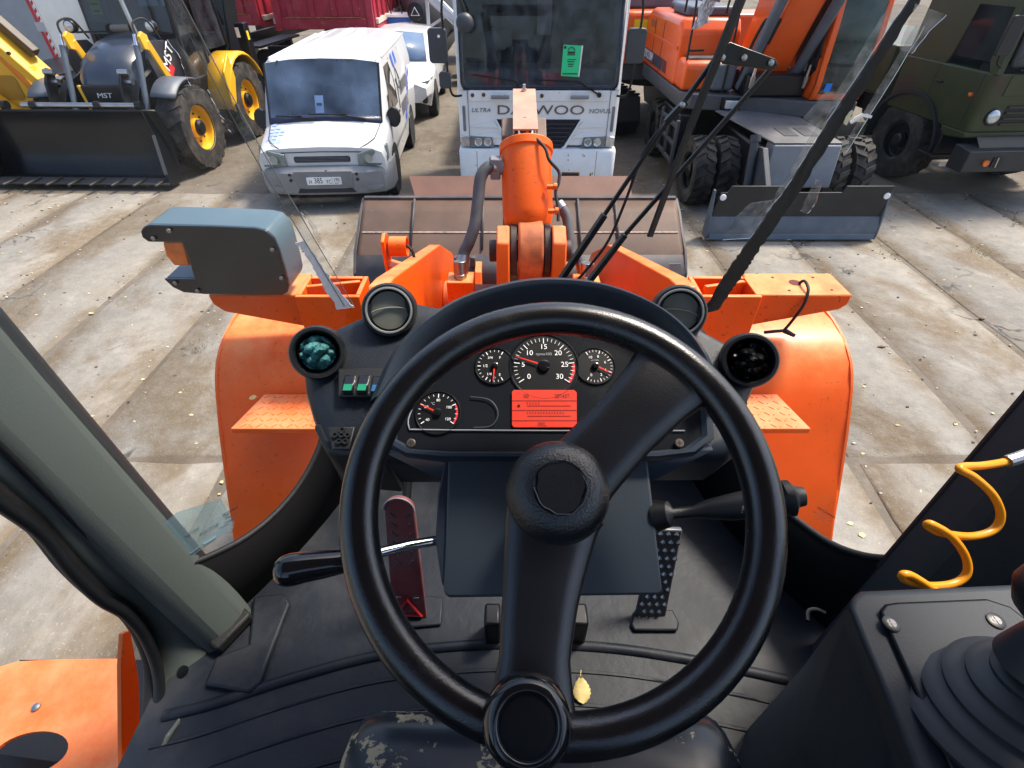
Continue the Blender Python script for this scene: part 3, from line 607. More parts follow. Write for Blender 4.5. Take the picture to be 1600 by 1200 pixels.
# moulded rubber details of the floor
fm = MB(); fm.prism([(-0.624,0.616,1.902), (-0.553,0.626,1.902), (-0.529,0.6,1.902), (-0.536,0.423,1.902), (-0.551,0.406,1.902), (-0.653,0.421,1.902), (-0.653,0.478,1.902), (-0.59,0.505,1.902)], (0, 0, .014)); fm.build('mat_pad', MATF, floor, .006)
rb = MB(); rp = smooth_path([(-0.716,0.368,1.903), (-0.627,0.389,1.903), (-0.47,0.441,1.903), (-0.286,0.488,1.903), (-0.058,0.51,1.903), (0.188,0.505,1.903), (0.397,0.477,1.903), (0.593,0.436,1.903)], 8)
rb.tube([p - V(0, 0, .005) for p in rp], .013, 8); rb.build('mat_ridge', MATF, floor, smooth=60)
for i, off in enumerate((.055, .12, .185)):
    r2 = MB(); r2.tube([V(p.x, p.y - off, 1.898) for p in rp], .0055, 6); r2.build('mat_rib', MATF, floor, smooth=60)
pf = MB(); pf.prism([(0.29,0.586,1.902), (0.381,0.586,1.902), (0.389,0.556,1.902), (0.381,0.537,1.902), (0.281,0.537,1.902), (0.276,0.551,1.902)], (0, 0, .01)); pf.build('pedal_frame', MATF, floor, .004)
pf = MB(); pf.prism([(-0.266,0.541,1.902), (-0.164,0.551,1.902), (-0.166,0.618,1.902), (-0.25,0.626,1.902)], (0, 0, .008)); pf.build('pedal_frame', MATF, floor, .004)
for px in (755, 905):
    u = MB(); u.cbox(V((-0.043,0.533,1.95)) if px == 755 else V((0.148,0.533,1.95)), (.035, .05, .10)); u.build('column_foot', BLACKM, floor, .006)
# lower front walls under the glass, with their curved top edge
cl = [(-0.6678,0.5719,2.1324), (-0.6392,0.6167,2.1054), (-0.6102,0.6644,2.0835), (-0.5773,0.724,2.0721), (-0.5445,0.7897,2.0768), (-0.5182,0.8487,2.0962), (-0.4981,0.8997,2.1262), (-0.4898,0.9258,2.1509), (-0.4802,0.9656,2.2039)]
cr = [(0.7411,0.542,2.2035), (0.7169,0.5743,2.1621), (0.6876,0.6218,2.1295), (0.6533,0.6881,2.1132), (0.6183,0.7609,2.1068), (0.5876,0.8304,2.113), (0.568,0.8819,2.1312), (0.5585,0.9168,2.1602), (0.5486,0.9615,2.2077)]
for nm, cv, s in (('wall', cl, -1), ('wall', cr, 1)):
    pts = smooth_path(cv, 4); last = V(s * (.43 if s < 0 else .50), 1.15, 2.34)
    m = MB(); m.loft([[p, V(p.x, p.y, 1.87)] for p in pts] + [[last, V(last.x, last.y, 1.87)]], closed=False, cap=False)
    wo = m.build('lower_front_wall', mat('black_trim', (.004, .004, .005), .8, var=.2, spec=.12), LO, solid=.012)
    t = MB(); t.tube(pts, .007, 8); t.build('glass_rubber', RUBBER, wo, smooth=60)
fw = MB(); fw.box(-.43, .50, 1.15, 1.165, 1.87, 2.34); fw.build('front_wall', mat('black_trim', (.008, .008, .009)), LO)
# left corner post: broad face, crease and door return, ending in the bulging door seal
k = 1.95
def up(b, t): b, t = V(b), V(t); return b + (t - b) * k
b1, b2, b3 = (-0.613,0.57,1.9), (-0.656,0.498,1.9), (-0.726,0.392,1.9)
t1, t2 = (-0.75,0.635,2.69), (-0.765,0.534,2.546)
post = MB(); out = V(-.10, .0, 0)
rows = []
for f in (-.03, .25, .5, .75, 1.0):
    e1 = V(b1) + (up(b1, t1) - V(b1)) * f; e2 = V(b2) + (up(b2, t2) - V(b2)) * f
    n_ = (e2 - e1).normalized(); w2 = V(-n_.y, n_.x, 0) * (1 if -n_.y < 0 else -1)
    rows.append([e1, e1 + (e2 - e1) * .5 + V(.006, 0, 0), e2, e2 + V(-.04, -.01, 0), e1 + V(-.09, .06, 0), e1 + V(-.02, .035, 0)])
post.loft(rows); po = post.build('corner_post', PILLAR, LO, .016, 3)
seal = [(-0.8,0.495,2.504), (-0.8,0.502,2.454), (-0.795,0.508,2.368), (-0.79,0.496,2.276), (-0.785,0.493,2.185), (-0.78,0.502,2.101), (-0.775,0.49,2.015), (-0.77,0.454,1.929), (-0.765,0.388,1.868), (-0.76,0.316,1.84), (-0.755,0.242,1.791)]
crease = [(-0.765,0.526,2.593), (-0.765,0.531,2.542), (-0.76,0.531,2.437), (-0.75,0.527,2.314), (-0.735,0.522,2.198), (-0.72,0.525,2.082), (-0.7,0.521,1.978), (-0.685,0.498,1.918), (-0.68,0.482,1.874), (-0.68,0.38,1.893), (-0.68,0.328,1.918)]
sp1 = smooth_path(seal, 5); sp2 = smooth_path(crease, 5)
dp = MB(); dp.loft([[a, a * .5 + b * .5 + V(.004, -.004, 0), b] for a, b in zip(sp1, sp2)], closed=False, cap=False); dp.build('post_return', PILLAR, po, solid=.008, smooth=70)
cs_ = MB(); cs_.tube([p + V(.001, -.006, 0) for p in sp2[:34]], .006, 8); cs_.build('crease_shadow_gap', BLACKP, po, smooth=60)
ds = MB(); ds.tube(sp1, .019, 12); ds.build('door_seal', RUBBER, LO, smooth=60)
ds = MB(); ds.tube([p + V(.022, -.022, 0) for p in sp1], .011, 10); ds.build('door_seal_lip', BLACKP, LO, smooth=60)
sc = MB(); p = V((-0.655,0.411,2.01)); sc.lathe([(.012, 0), (.012, .003), (.006, .004)], p, (.9, -.3, .3), 14); sc.build('post_plug', BLACKP, po)
foot = MB(); foot.prism([(-0.603,0.565,1.905), (-0.647,0.485,1.905), (-0.677,0.501,1.905), (-0.632,0.585,1.905)], (0, 0, .03)); foot.build('post_foot_trim', RUBBER, po, .006)
# right post and side wall
rb_ = [V((0.689,0.547,1.92)), V(.685, .47, 1.92), V(.80, .44, 1.92), V(.80, .57, 1.92)]
tp = V((0.8,0.587,2.555)); g0 = V((0.7411,0.542,2.2035)); ddir = (tp - g0).normalized()
pr = MB(); rws = []
f0 = (1.885 - g0.z) / (tp.z - g0.z)
for f in (f0, f0 * .4, 0, .35, .75, 1.4): 
    e = g0 + (tp - g0) * f
    rws.append([e + V(-.010, .012, 0), e + V(-.025, -.07, 0), e + V(.02, -.15, 0), e + V(.10, -.15, 0), e + V(.09, 0, 0)])
pr.loft(rws); prr = pr.build('corner_post', mat('post_dark', (.028, .032, .036), .5, var=.15, bump=.1, bs=200), LO, .012, 3)
st_ = MB(); st_.tube([g0 + (tp - g0) * f + V(-.004, .006, 0) for f in (-.1, .4, 1.3)], .009, 8); st_.build('post_glass_rubber', RUBBER, prr)
sw = MB(); sw.prism([(.86, -.9, 1.88), (.86, .50, 1.88), (.86, .50, 2.48), (.86, .2, 2.62), (.86, -.9, 2.62)], (.02, 0, 0)); sw.build('side_wall', mat('wall_grey', (.085, .09, .092), .6, var=.12), LO, .01)
swl = MB(); swl.box(-.90, -.88, -.9, -.25, 1.88, 2.6); swl.build('side_wall', mat('wall_grey', (.085, .09, .092)), LO, .01)
rw = MB(); rw.box(-.88, .88, -.95, -.92, 1.88, 2.75); rw.build('rear_wall', mat('wall_grey', (.085, .09, .092)), LO, .01)
rf_ = MB(); rf_.box(-.92, .94, -.74, .72, 3.52, 3.60); rf_.build('cab_roof', mat('roof_lining', (.16, .165, .17), .85), LO, .03)  # unseen roof, cut short front and rear so sky reflects in the wheel
for x in (-.84, .86):
    bp = MB(); bp.box(x - .04, x + .04, -.86, -.74, 1.88, 3.52); bp.build('rear_post', PILLAR, LO, .012)
# glazing
gl = MB(); gl.poly([(-.425, 1.15, 2.396), (.502, 1.15, 2.39), (.80, 1.252, 3.52), (-.78, 1.252, 3.52)]); gl.build('windscreen', GLASS, LO, smooth=0)
gl = MB(); gl.poly([(-.78, 1.252, 3.525), (.80, 1.252, 3.525), (.90, .72, 3.56), (-.88, .72, 3.56)]); gl.build('added_roof_glass', GLASS, LO, smooth=0)  # unseen pane added ahead of the shortened roof to bring sky highlights
ql = MB(); ql.poly([V(p) for p in cl] + [(-.425, 1.15, 2.396), (-.78, 1.252, 3.52), (-.885, .70, 3.52), V((-0.7619,0.6397,2.7598))][:len(cl) + 3]); ql.build('corner_glass', GLASS, LO, smooth=0)
qr = MB(); qr.poly([V(p) for p in cr] + [(.502, 1.15, 2.39), (.80, 1.252, 3.52), (.985, .65, 3.52)]); qr.build('corner_glass', GLASS, LO, smooth=0)
dg = MB(); dg.poly([(-.83, .62, 3.5), (-.80, .50, 2.5), (-.79, .30, 1.95), (-.80, -.7, 1.95), (-.84, -.7, 3.5)]); dg.build('door_glass', GLASS, LO, smooth=0)
# right seam: torn black sealant with strips of clear tape; left seam: clear joint with white residue
def ribbon(a, b, name, m, parent, jit=0., seed=1, n=7, th=.0016):
    rn = random.Random(seed); A = smooth_path(a, n); B = smooth_path(b, n)
    if jit:
        A = [p + V(rn.uniform(-jit, jit), 0, rn.uniform(-jit, jit) * .5) for p in A]; B = [p + V(rn.uniform(-jit, jit), 0, rn.uniform(-jit, jit) * .5) for p in B]
    m_ = MB(); m_.loft([[p, q] for p, q in zip(A, B)], closed=False, cap=False); return m_.build(name, m, parent, solid=th, smooth=0)
sr = ribbon([(0.4992,1.1451,2.3797), (0.521,1.1517,2.4589), (0.5483,1.1575,2.5296), (0.5735,1.1622,2.5867), (0.6139,1.1702,2.684), (0.6645,1.1815,2.8203), (0.7086,1.1913,2.9392), (0.7555,1.2015,3.0627)],
            [(0.5369,1.1461,2.3908), (0.5576,1.1508,2.4484), (0.5804,1.1553,2.5032), (0.5962,1.1591,2.549), (0.64,1.1684,2.6612), (0.6875,1.1797,2.798), (0.7292,1.1903,2.9263), (0.7744,1.2015,3.0627)], 'black_sealant', mat('sealant_black', (.003, .003, .003), .6, bump=.5, bs=60), LO, .0026, 3, 9, .006)
TP = [([(0.5857,1.163,2.6454), (0.6253,1.1732,2.7686), (0.6642,1.1832,2.8892), (0.7095,1.1945,3.027)], [(0.6128,1.1661,2.6826), (0.6471,1.1747,2.7865), (0.6868,1.1839,2.8982), (0.7375,1.1947,3.0289)]),
      ([(0.5038,1.1565,2.5781), (0.5209,1.1608,2.6311), (0.545,1.1635,2.6631)], [(0.5667,1.1569,2.5827), (0.5826,1.1602,2.6237), (0.6011,1.1642,2.6716)]),
      ([(0.6034,1.1769,2.8263), (0.6259,1.1803,2.8665), (0.6384,1.182,2.8871)], [(0.6518,1.1764,2.819), (0.6631,1.1793,2.8549), (0.6766,1.1816,2.8826)]),
      ([(0.7078,1.1735,2.7712), (0.7386,1.1813,2.8663), (0.7719,1.192,2.9955)], [(0.7245,1.1735,2.7712), (0.7544,1.1813,2.8663), (0.7915,1.192,2.9955)]),
      ([(0.7571,1.1868,2.9569), (0.756,1.19,2.9957), (0.7554,1.1927,3.029)], [(0.785,1.1863,2.9506), (0.8008,1.189,2.9837), (0.8216,1.1913,3.0116)]),
      ([(0.6644,1.1611,2.6461), (0.6707,1.164,2.6805), (0.6758,1.1669,2.7164)], [(0.6841,1.1607,2.6403), (0.6949,1.163,2.6691), (0.6919,1.1665,2.7109)])]
for i, (a, b) in enumerate(TP): ribbon(a, b, 'clear_tape', FILM, sr, .0015, 20 + i, 5)
for i, (a, b) in enumerate((((1325, 112), 0), ((1268, 205), 1))): pass
cf = ribbon([(0.7088,1.1764,2.8313), (0.7259,1.1776,2.8456), (0.7509,1.1774,2.8433)], [(0.7133,1.176,2.8265), (0.7296,1.1771,2.8397), (0.7506,1.1769,2.8373)], 'sealant_residue', WHITE_P, sr, .0015, 5, 6)
cf = ribbon([(0.6977,1.177,2.8263), (0.6977,1.1782,2.8407), (0.7038,1.1792,2.8525)], [(0.7054,1.1768,2.8239), (0.7066,1.178,2.8383), (0.71,1.179,2.8502)], 'sealant_residue', mat('residue_cream', (.62, .60, .42), .7), sr, .001, 6, 5)
sl_ = ribbon([(-0.4396,1.1468,2.3942), (-0.5225,1.1673,2.6437), (-0.5786,1.1809,2.8091), (-0.6296,1.1962,2.9952), (-0.6538,1.2033,3.081)], [(-0.409,1.1472,2.3979), (-0.4989,1.1683,2.6553), (-0.5555,1.1816,2.8177), (-0.609,1.1967,3.0012), (-0.633,1.2037,3.0864)], 'clear_sealant', FILM2, LO, .0006, 7, 9)
for a in ([(-0.4338,1.1446,2.4033), (-0.5212,1.1644,2.6448), (-0.5771,1.178,2.8098), (-0.628,1.1932,2.9954), (-0.6522,1.2002,3.081)], [(-0.409,1.1446,2.4033), (-0.4991,1.1654,2.6564), (-0.5555,1.1787,2.8184), (-0.6087,1.1937,3.0014), (-0.6314,1.2007,3.0864)]):
    e = MB(); e.tube(smooth_path(a, 6), .0011, 6); e.build('glass_edge', mat('glass_edge', (.10, .11, .10), .3), sl_)
for i, (a, b) in enumerate((([(-0.5194,1.1592,2.5687), (-0.5015,1.1568,2.5401), (-0.4897,1.1531,2.4956), (-0.474,1.1493,2.4492), (-0.4529,1.1446,2.3917)], [(-0.4965,1.1597,2.575), (-0.476,1.1559,2.5287), (-0.458,1.1525,2.4871), (-0.4394,1.1489,2.444), (-0.411,1.1455,2.4027)]),
                            ([(-0.489,1.1654,2.6444), (-0.4758,1.1627,2.6118), (-0.4628,1.1585,2.5608)], [(-0.4787,1.1654,2.6444), (-0.4606,1.1622,2.6057), (-0.4528,1.1576,2.5497)]),)):
    ribbon(a, b, 'sealant_residue', mat('residue_white', (.85, .85, .85), .8, var=.1, vs=60, bump=.6) if i == 0 else FILM2, sl_, .003, 40 + i, 5, .002)
for i, (a, b) in enumerate((([(-0.6692,1.1924,2.973), (-0.6555,1.1891,2.933), (-0.6524,1.1854,2.8888)], [(-0.6522,1.1925,2.9751), (-0.6356,1.1893,2.9352), (-0.6297,1.1853,2.8865)]), ([(-0.6211,1.1854,2.8888), (-0.609,1.1816,2.8424), (-0.5978,1.1786,2.8059)], [(-0.6036,1.1853,2.8865), (-0.5943,1.1816,2.8424), (-0.5902,1.1788,2.8084)]))):
    ribbon(a, b, 'clear_tape', FILM2, sl_, .003, 60 + i, 5)
# maker's film and etched marks low on the left corner glass, read from behind
sf = MB(); sf.poly([(-0.6797,0.5869,2.25), (-0.6663,0.6138,2.252), (-0.6227,0.6813,2.2086), (-0.6199,0.6772,2.1849), (-0.6138,0.6712,2.1399), (-0.6165,0.6611,2.1281), (-0.6591,0.586,2.1478), (-0.6649,0.5764,2.1515), (-0.6688,0.5741,2.1648)]); sfo = sf.build('glass_film', STICK, LO, smooth=0)
FT = mat('film_text', (.06, .13, .17), .6); ET = mat('etch_text', (.012, .012, .012), .6)
du = V((-0.6513,0.6088,2.1779)) - V((-0.627,0.6508,2.1644)); dn = V((-0.6273,0.6604,2.1898)) - V((-0.6259,0.6516,2.1609))
text('film_print', 'BC-011204', .0105, (-0.6387,0.6305,2.1708), du, dn, FT, sfo, .0002, sx=.85)
text('film_print', '00011204', .009, (-0.6545,0.609,2.1935), du, dn, FT, sfo, .0002, sx=.8)
text('film_print', 'NARDOOM', .0085, (-0.6144,0.6771,2.1691), du, dn, ET, sfo, .0002, sx=.8)
for i, (a, b) in enumerate((((-0.621,0.6624,2.1642), (-0.6066,0.6864,2.154)), ((-0.6233,0.6548,2.1564), (-0.6118,0.6745,2.1495)), ((-0.6205,0.6654,2.1692), (-0.6162,0.6725,2.1663)), ((-0.6471,0.607,2.1526), (-0.6334,0.6305,2.145)), ((-0.6285,0.6448,2.1568), (-0.6165,0.665,2.1488)), ((-0.6618,0.5802,2.1572), (-0.6498,0.602,2.1533)))):
    l = MB(); l.bar(a, b, .0016 if i != 3 else .006, .0004, dn); l.build('film_line', ET if i < 3 else FT, sfo)
du = V((0.6656,0.6761,2.1728)) - V((0.6812,0.6467,2.1818)); dn = V((0.6756,0.6684,2.2013)) - V((0.6736,0.6604,2.1762))
em = text('etched_mark', 'NARDOOM', .009, (0.6737,0.6636,2.1831), du, dn, ET, LO, .0002, sx=.85)
for a, b in (((0.6633,0.6777,2.166), (0.6798,0.6466,2.1751)), ((0.6633,0.6737,2.1576), (0.6733,0.6548,2.1633)), ((0.6688,0.6706,2.1758), (0.6786,0.652,2.1811))):
    l = MB(); l.bar(a, b, .0012, .0004, dn); l.build('etched_line', ET, em)
# the pantograph wiper outside the glass
W0, W1 = (0.12,1.1838,2.4373), (0.1966,1.1838,2.4372)
wa = MB(); wa.bar((0.1103,1.1832,2.4301), (0.222,1.1992,2.6235), .020, .014, w2=.016); wa.bar((0.2154,1.1983,2.6128), (0.3417,1.2209,2.8262), .0075, .010); wa.bar((0.3347,1.2203,2.8188), (0.3711,1.2238,2.8604), .013, .014); wa.bar((0.3638,1.2234,2.8556), (0.4295,1.2318,2.958), .009, .010)
wpo = wa.build('wiper', BLACKM, LO, .002)
wb = MB(); wb.bar((0.1811,1.1826,2.4228), (0.2772,1.1952,2.5754), .019, .013, w2=.015); wb.bar((0.2705,1.1945,2.5659), (0.5349,1.2288,2.9206), .008, .010); wb.build('wiper_arm', BLACKM, wpo, .002)
pl = MB(); pl.prism([(0.4195,1.227,2.9607), (0.4365,1.2274,2.965), (0.5347,1.2251,2.9369), (0.5433,1.2242,2.9258), (0.5354,1.2235,2.9169), (0.4299,1.2244,2.928), (0.4106,1.2256,2.9434)], (0, -.006, .001)); pl.build('wiper_link', BLACKM, wpo, .0015)
for p in ((0.4685,1.2173,2.9401), (0.5254,1.2167,2.9314), (0.4245,1.2173,2.9401), (0.3623,1.2163,2.8545)):
    pv = MB(); pv.lathe([(.006, 0), (.006, .004), (.003, .005)], p, (0, -1, .1), 12); pv.build('wiper_pivot', STEEL, wpo)
bl = MB(); bl.bar((0.3328,1.1773,2.5768), (0.3859,1.2033,2.8189), .006, .016); bl.bar((0.3844,1.2028,2.8127), (0.4377,1.2218,3.0429), .0085, .016); bl.bar((0.3772,1.2109,2.7648), (0.4262,1.2265,2.9543), .012, .008); bl.bar((0.4252,1.226,2.9478), (0.4492,1.2346,3.052), .012, .008); bl.build('wiper_blade', RUBBER, wpo, .001)
wt = MB(); wt.tube(smooth_path([(0.1549,1.1838,2.4373), (0.2312,1.1975,2.5427), (0.2662,1.2059,2.6441), (0.2951,1.2152,2.7568), (0.3356,1.2255,2.8201)], 6), .0035, 8); wt.build('washer_tube', RUBBER, wpo)
for p in (W0, W1):
    b0 = MB(); b0.lathe([(.018, -.03), (.018, .01), (.012, .018)], p, (0, -.3, 1), 14); b0.build('wiper_spindle', BLACKM, wpo)


# ---------------------------------------------------------------- dashboard, instruments, steering wheel, pedals, console, seat
Nn = V(0, -.5, .8660254); Vv = V(0, .8660254, .5); Ux = V(1, 0, 0)
Nd = V(0, -math.sin(R(24)), math.cos(R(24)))
ol = [(-0.3049,0.5545,2.6347), (-0.3162,0.5922,2.6515), (-0.3076,0.6237,2.6656), (-0.2746,0.6524,2.6783), (-0.2389,0.6714,2.6868), (-0.217,0.6909,2.6955), (-0.1886,0.7008,2.6999), (-0.1481,0.692,2.6959), (-0.0983,0.6843,2.6925), (-0.0396,0.6974,2.6984), (0.0497,0.7041,2.7013), (0.1486,0.6974,2.6984), (0.2064,0.6843,2.6925), (0.2528,0.6985,2.6989), (0.2866,0.6822,2.6916), (0.3048,0.6441,2.6746), (0.3318,0.6268,2.6669), (0.3651,0.6068,2.658), (0.3664,0.5731,2.643), (0.3471,0.5453,2.6307), (0.3392,0.5186,2.6187), (0.3225,0.476,2.5998), (0.2971,0.4613,2.5932), (-0.1694,0.4581,2.5918), (-0.2456,0.4678,2.5961), (-0.2671,0.4827,2.6028), (-0.2879,0.5186,2.6187)]
ol = [V(p) - Nd * .012 for p in ol]
db = MB(); rings = []
for k, (ins, h) in enumerate(((.0, -.12), (0., -.03), (.006, -.012), (.018, -.003), (.034, 0.))):
    c = sum(ol, V(0, 0, 0)) / len(ol); rings.append([p + (c - p).normalized() * ins + Nd * h for p in ol])
db.loft(rings); dash = db.build('dashboard', DASHP, LO, smooth=60)
lw = MB(); lw.loft([[V((-0.2827,0.5099,2.6149)) + Nd * -.02, V((-0.1756,0.5099,2.6149)) + Nd * -.02, V((-0.1694,0.4581,2.5918)) + Nd * -.02, V((-0.2558,0.4678,2.5961)) + Nd * -.02], [V((-0.2758,0.5055,2.6129)) + V(0, .02, -.16), V((-0.1751,0.5055,2.6129)) + V(0, .02, -.16), V((-0.1706,0.4678,2.5961)) + V(0, .05, -.16), V((-0.2467,0.4744,2.5991)) + V(0, .05, -.16)]]); lw.build('dash_side', BLACKP, dash, .012, 3)
sk_ = MB(); sk_.prism([(-0.2525,0.499,2.6035), (-0.2139,0.499,2.6035), (-0.2164,0.4688,2.59), (-0.2404,0.4688,2.59)], Nd * .004); sko = sk_.build('socket_panel', BLACKP, LO, .002)
for p in ((-0.2381,0.4843,2.6035), (-0.2295,0.4843,2.6035), (-0.2217,0.4843,2.6035), (-0.2316,0.476,2.5998), (-0.223,0.476,2.5998), (-0.2297,0.4911,2.6065)):
    q = MB(); q.lathe([(.004, 0), (.004, .002), (.0025, .002), (.0025, 0)], p, Nd, 12); q.build('socket', BLACKP, sko)
# instrument binnacle: thick bezel, recessed face, arched hood
bz = [(-0.1632,0.452,2.6227), (-0.162,0.4904,2.6449), (-0.1476,0.537,2.6718), (-0.1159,0.5778,2.6954), (-0.0627,0.6119,2.7151), (0,0.6295,2.7252), (0.0543,0.633,2.7273), (0.1174,0.6277,2.7242), (0.1785,0.6067,2.7121), (0.2273,0.5695,2.6906), (0.2546,0.529,2.6672), (0.2639,0.4904,2.6449), (0.2604,0.457,2.6257), (0.2351,0.4405,2.6161), (0.1858,0.4348,2.6128), (-0.0889,0.4348,2.6128), (-0.1377,0.4391,2.6153)]
bzv = [V(p) for p in bz]; m = MB(); cc = sum(bzv, V(0, 0, 0)) / len(bzv)
def inset(P, d, h): return [p + (cc - p).normalized() * d + Nn * h for p in P]
m.loft([inset(bzv, .03, -.08), inset(bzv, 0., -.035), inset(bzv, 0, -.006), inset(bzv, .004, .001), inset(bzv, .011, .001), inset(bzv, .016, -.006)], cap=False); bzo = m.build('instrument_bezel', DASHG, LO, smooth=50)
m = MB(); m.poly(inset(bzv, .014, -.007)); face = m.build('instrument_panel', mat('panel_face', (.009, .011, .015), .22, var=.1, bump=.02), LO, smooth=0)
m = MB(); m.loft([[V((-0.1627,0.4462,2.6194)) - Nn * .012, V((0.2591,0.4491,2.6211)) - Nn * .012], [V((-0.0885,0.4292,2.6096)) - Nn * .05 + V(0, 0, -.02), V((0.1851,0.4292,2.6096)) - Nn * .05 + V(0, 0, -.02)], [V((-0.0641,0.4215,2.6051)) + V(0, .10, -.16), V((0.1683,0.4215,2.6051)) + V(0, .10, -.16)]], closed=False, cap=False); m.build('binnacle_underside', DASHG, LO, solid=.01, smooth=60)
# hood
hp = smooth_path([(-0.167,0.4904,2.6449), (-0.1386,0.5531,2.6811), (-0.0757,0.6033,2.7101), (0,0.6277,2.7242), (0.0634,0.633,2.7273), (0.1307,0.6242,2.7222), (0.1953,0.5964,2.7061), (0.2382,0.5531,2.6811), (0.2584,0.498,2.6493)], 5)
hd = MB(); hd.loft([[p + (cc - p).normalized() * .012 + Nn * .000, p + (cc - p).normalized() * .004 + Nn * .032 + Vv * .006, p - (cc - p).normalized() * .002 + Nn * .035 + Vv * .007, p - (cc - p).normalized() * .013 + Nn * .022 + Vv * .007, p - (cc - p).normalized() * .020 + Nn * -.03 + Vv * .006] for p in hp], closed=False, cap=False)
hd.build('instrument_hood', DASHG, LO, smooth=60)
ln = MB()
P0 = [(-0.1369,0.5244,2.66), (-0.1359,0.4694,2.6282), (0.225,0.4665,2.6265), (0.2447,0.5244,2.66)]
ln.tube(smooth_path([(-0.1271,0.5057,2.648), (-0.1355,0.4829,2.6348), (-0.1328,0.4709,2.6279)], 3) + [V(p) for p in ((-0.083,0.4702,2.6275), (0.0498,0.4694,2.6271), (0.224,0.4694,2.6271))], .0009, 6); ln.build('panel_lens_edge', mat('edge_grey', (.30, .31, .33), .3), face)
for a in (((-0.129,0.452,2.6227)), ((0.2139,0.452,2.6227))):
    p = V(a) - Nn * .003; sc = MB(); sc.lathe([(.0058, 0), (.0058, .0022), (.0048, .003)], p, Nn, 18); o = sc.build('screw', mat('screw_bronze', (.16, .13, .11), .4, .8), bzo)
    cx = MB(); cx.bar(p + Nn * .0031 - Ux * .0032, p + Nn * .0031 + Ux * .0032, .0014, .0004, Nn); cx.bar(p + Nn * .0033 - Vv * .0032, p + Nn * .0033 + Vv * .0032, .0014, .0004, Nn); cx.build('screw_slot', DARKPR, bzo)
def gauge(c, rad, a0, a1, nmaj, nmin, labels, val, lsz, redfrom=None, extra=()):
    """dial: dished plate, tick marks, numerals, red arc and needle"""
    c = V(c)
    def at(ang, r, h=0): return c + Ux * r * math.cos(R(ang)) + Vv * r * math.sin(R(ang)) + Nn * h
    d_ = MB(); d_.lathe([(rad * 1.14, -.004), (rad * 1.16, .0), (rad * 1.12, .0012), (rad * 1.09, -.0004), (.0005, -.0004)], c, Nn, 40, True, True); g = d_.build('gauge', mat('dial_black', (.006, .007, .009), .35), LO)
    t = MB(); N_ = nmaj * nmin
    for i in range(N_ + 1):
        an = a0 + (a1 - a0) * i / N_; mj = i % nmin == 0
        t.bar(at(an, rad * (.80 if mj else .88), .0006), at(an, rad * 1.0, .0006), .0011 if mj else .0006, .0003, Nn)
    t.build('tick_marks', WHITE_P, g, smooth=0)
    for s, an, rr in labels: text('numeral', s, lsz, at(an, rad * rr, .0006), Ux, Vv, WHITE_P, g, .0001)
    if redfrom is not None:
        ra = MB(); n = 14
        ra.loft([[at(redfrom + (a1 - redfrom) * i / n, rad * .93, .0005), at(redfrom + (a1 - redfrom) * i / n, rad * 1.02, .0005)] for i in range(n + 1)], closed=False, cap=False); ra.build('red_arc', RED_P, g, smooth=0, recalc=False)
    an = a0 + (a1 - a0) * val
    nd = MB(); nd.bar(at(an, rad * .22, .003), at(an, rad * .97, .003), .0022, .0008, Nn, w2=.0008); nd.build('needle', REDNEEDLE, g, smooth=0)
    hb = MB(); hb.lathe([(rad * .2, 0), (rad * .19, .004), (rad * .1, .0048)], c, Nn, 20); hb.build('needle_hub', GLOSSB, g)
    for s, an, rr, sz in extra: text('dial_caption', s, sz, at(an, rad * rr, .0006), Ux, Vv, mat('caption_grey', (.35, .36, .38), .6), g, .0001)
    return g
gauge((0.0434,0.5476,2.6722), .0415, 215, -35, 6, 5, [('0', 217, .62), ('5', 176, .68), ('10', 136, .66), ('15', 90, .68), ('20', 44, .66), ('25', 4, .68), ('30', -37, .62)], .215, .0105, 4, [('rpmx100', 90, .42, .006)])
gauge((-0.0234,0.5476,2.6722), .0235, 62, 298, 4, 4, [('F', 60, .60), ('3/4', 118, .58), ('1/2', 180, .55), ('1/4', 238, .60), ('E', 298, .62)], .86, .0055, None, [('o', 270, .7, .006)])
gauge((0.1129,0.5476,2.6722), .0235, 240, 480, 5, 4, [('0', 245, .62), ('2', 300, .62), ('4', 335, .62), ('6', 22, .62), ('8', 72, .62), ('10', 116, .60)], .38, .0055, None, [('x0.1MPa', 90, .35, .0032)])
gauge((-0.0974,0.4904,2.6392), .0260, 215, -35, 4, 4, [('40', 217, .62), ('60', 153, .66), ('80', 90, .66), ('100', 27, .62), ('120', -33, .62)], .24, .0052, 27, [('°C', 120, .55, .005)])
gauge((0.1831,0.4904,2.6392), .0260, 215, -35, 4, 4, [('40', 217, .62), ('70', 153, .66), ('100', 90, .66), ('120', 27, .62), ('140', -33, .62)], .3, .0052, 27)
# dark lozenge windows beside the lower dials
lz = MB(); lz.tube(smooth_path([(-0.0551,0.5088,2.6509), (-0.0296,0.5049,2.6487), (-0.0184,0.4896,2.6399), (-0.0266,0.4746,2.6312), (-0.0498,0.4724,2.6299)], 5), .0008, 6); lz.build('window_outline', mat('edge_dim', (.05, .055, .065), .4), face)
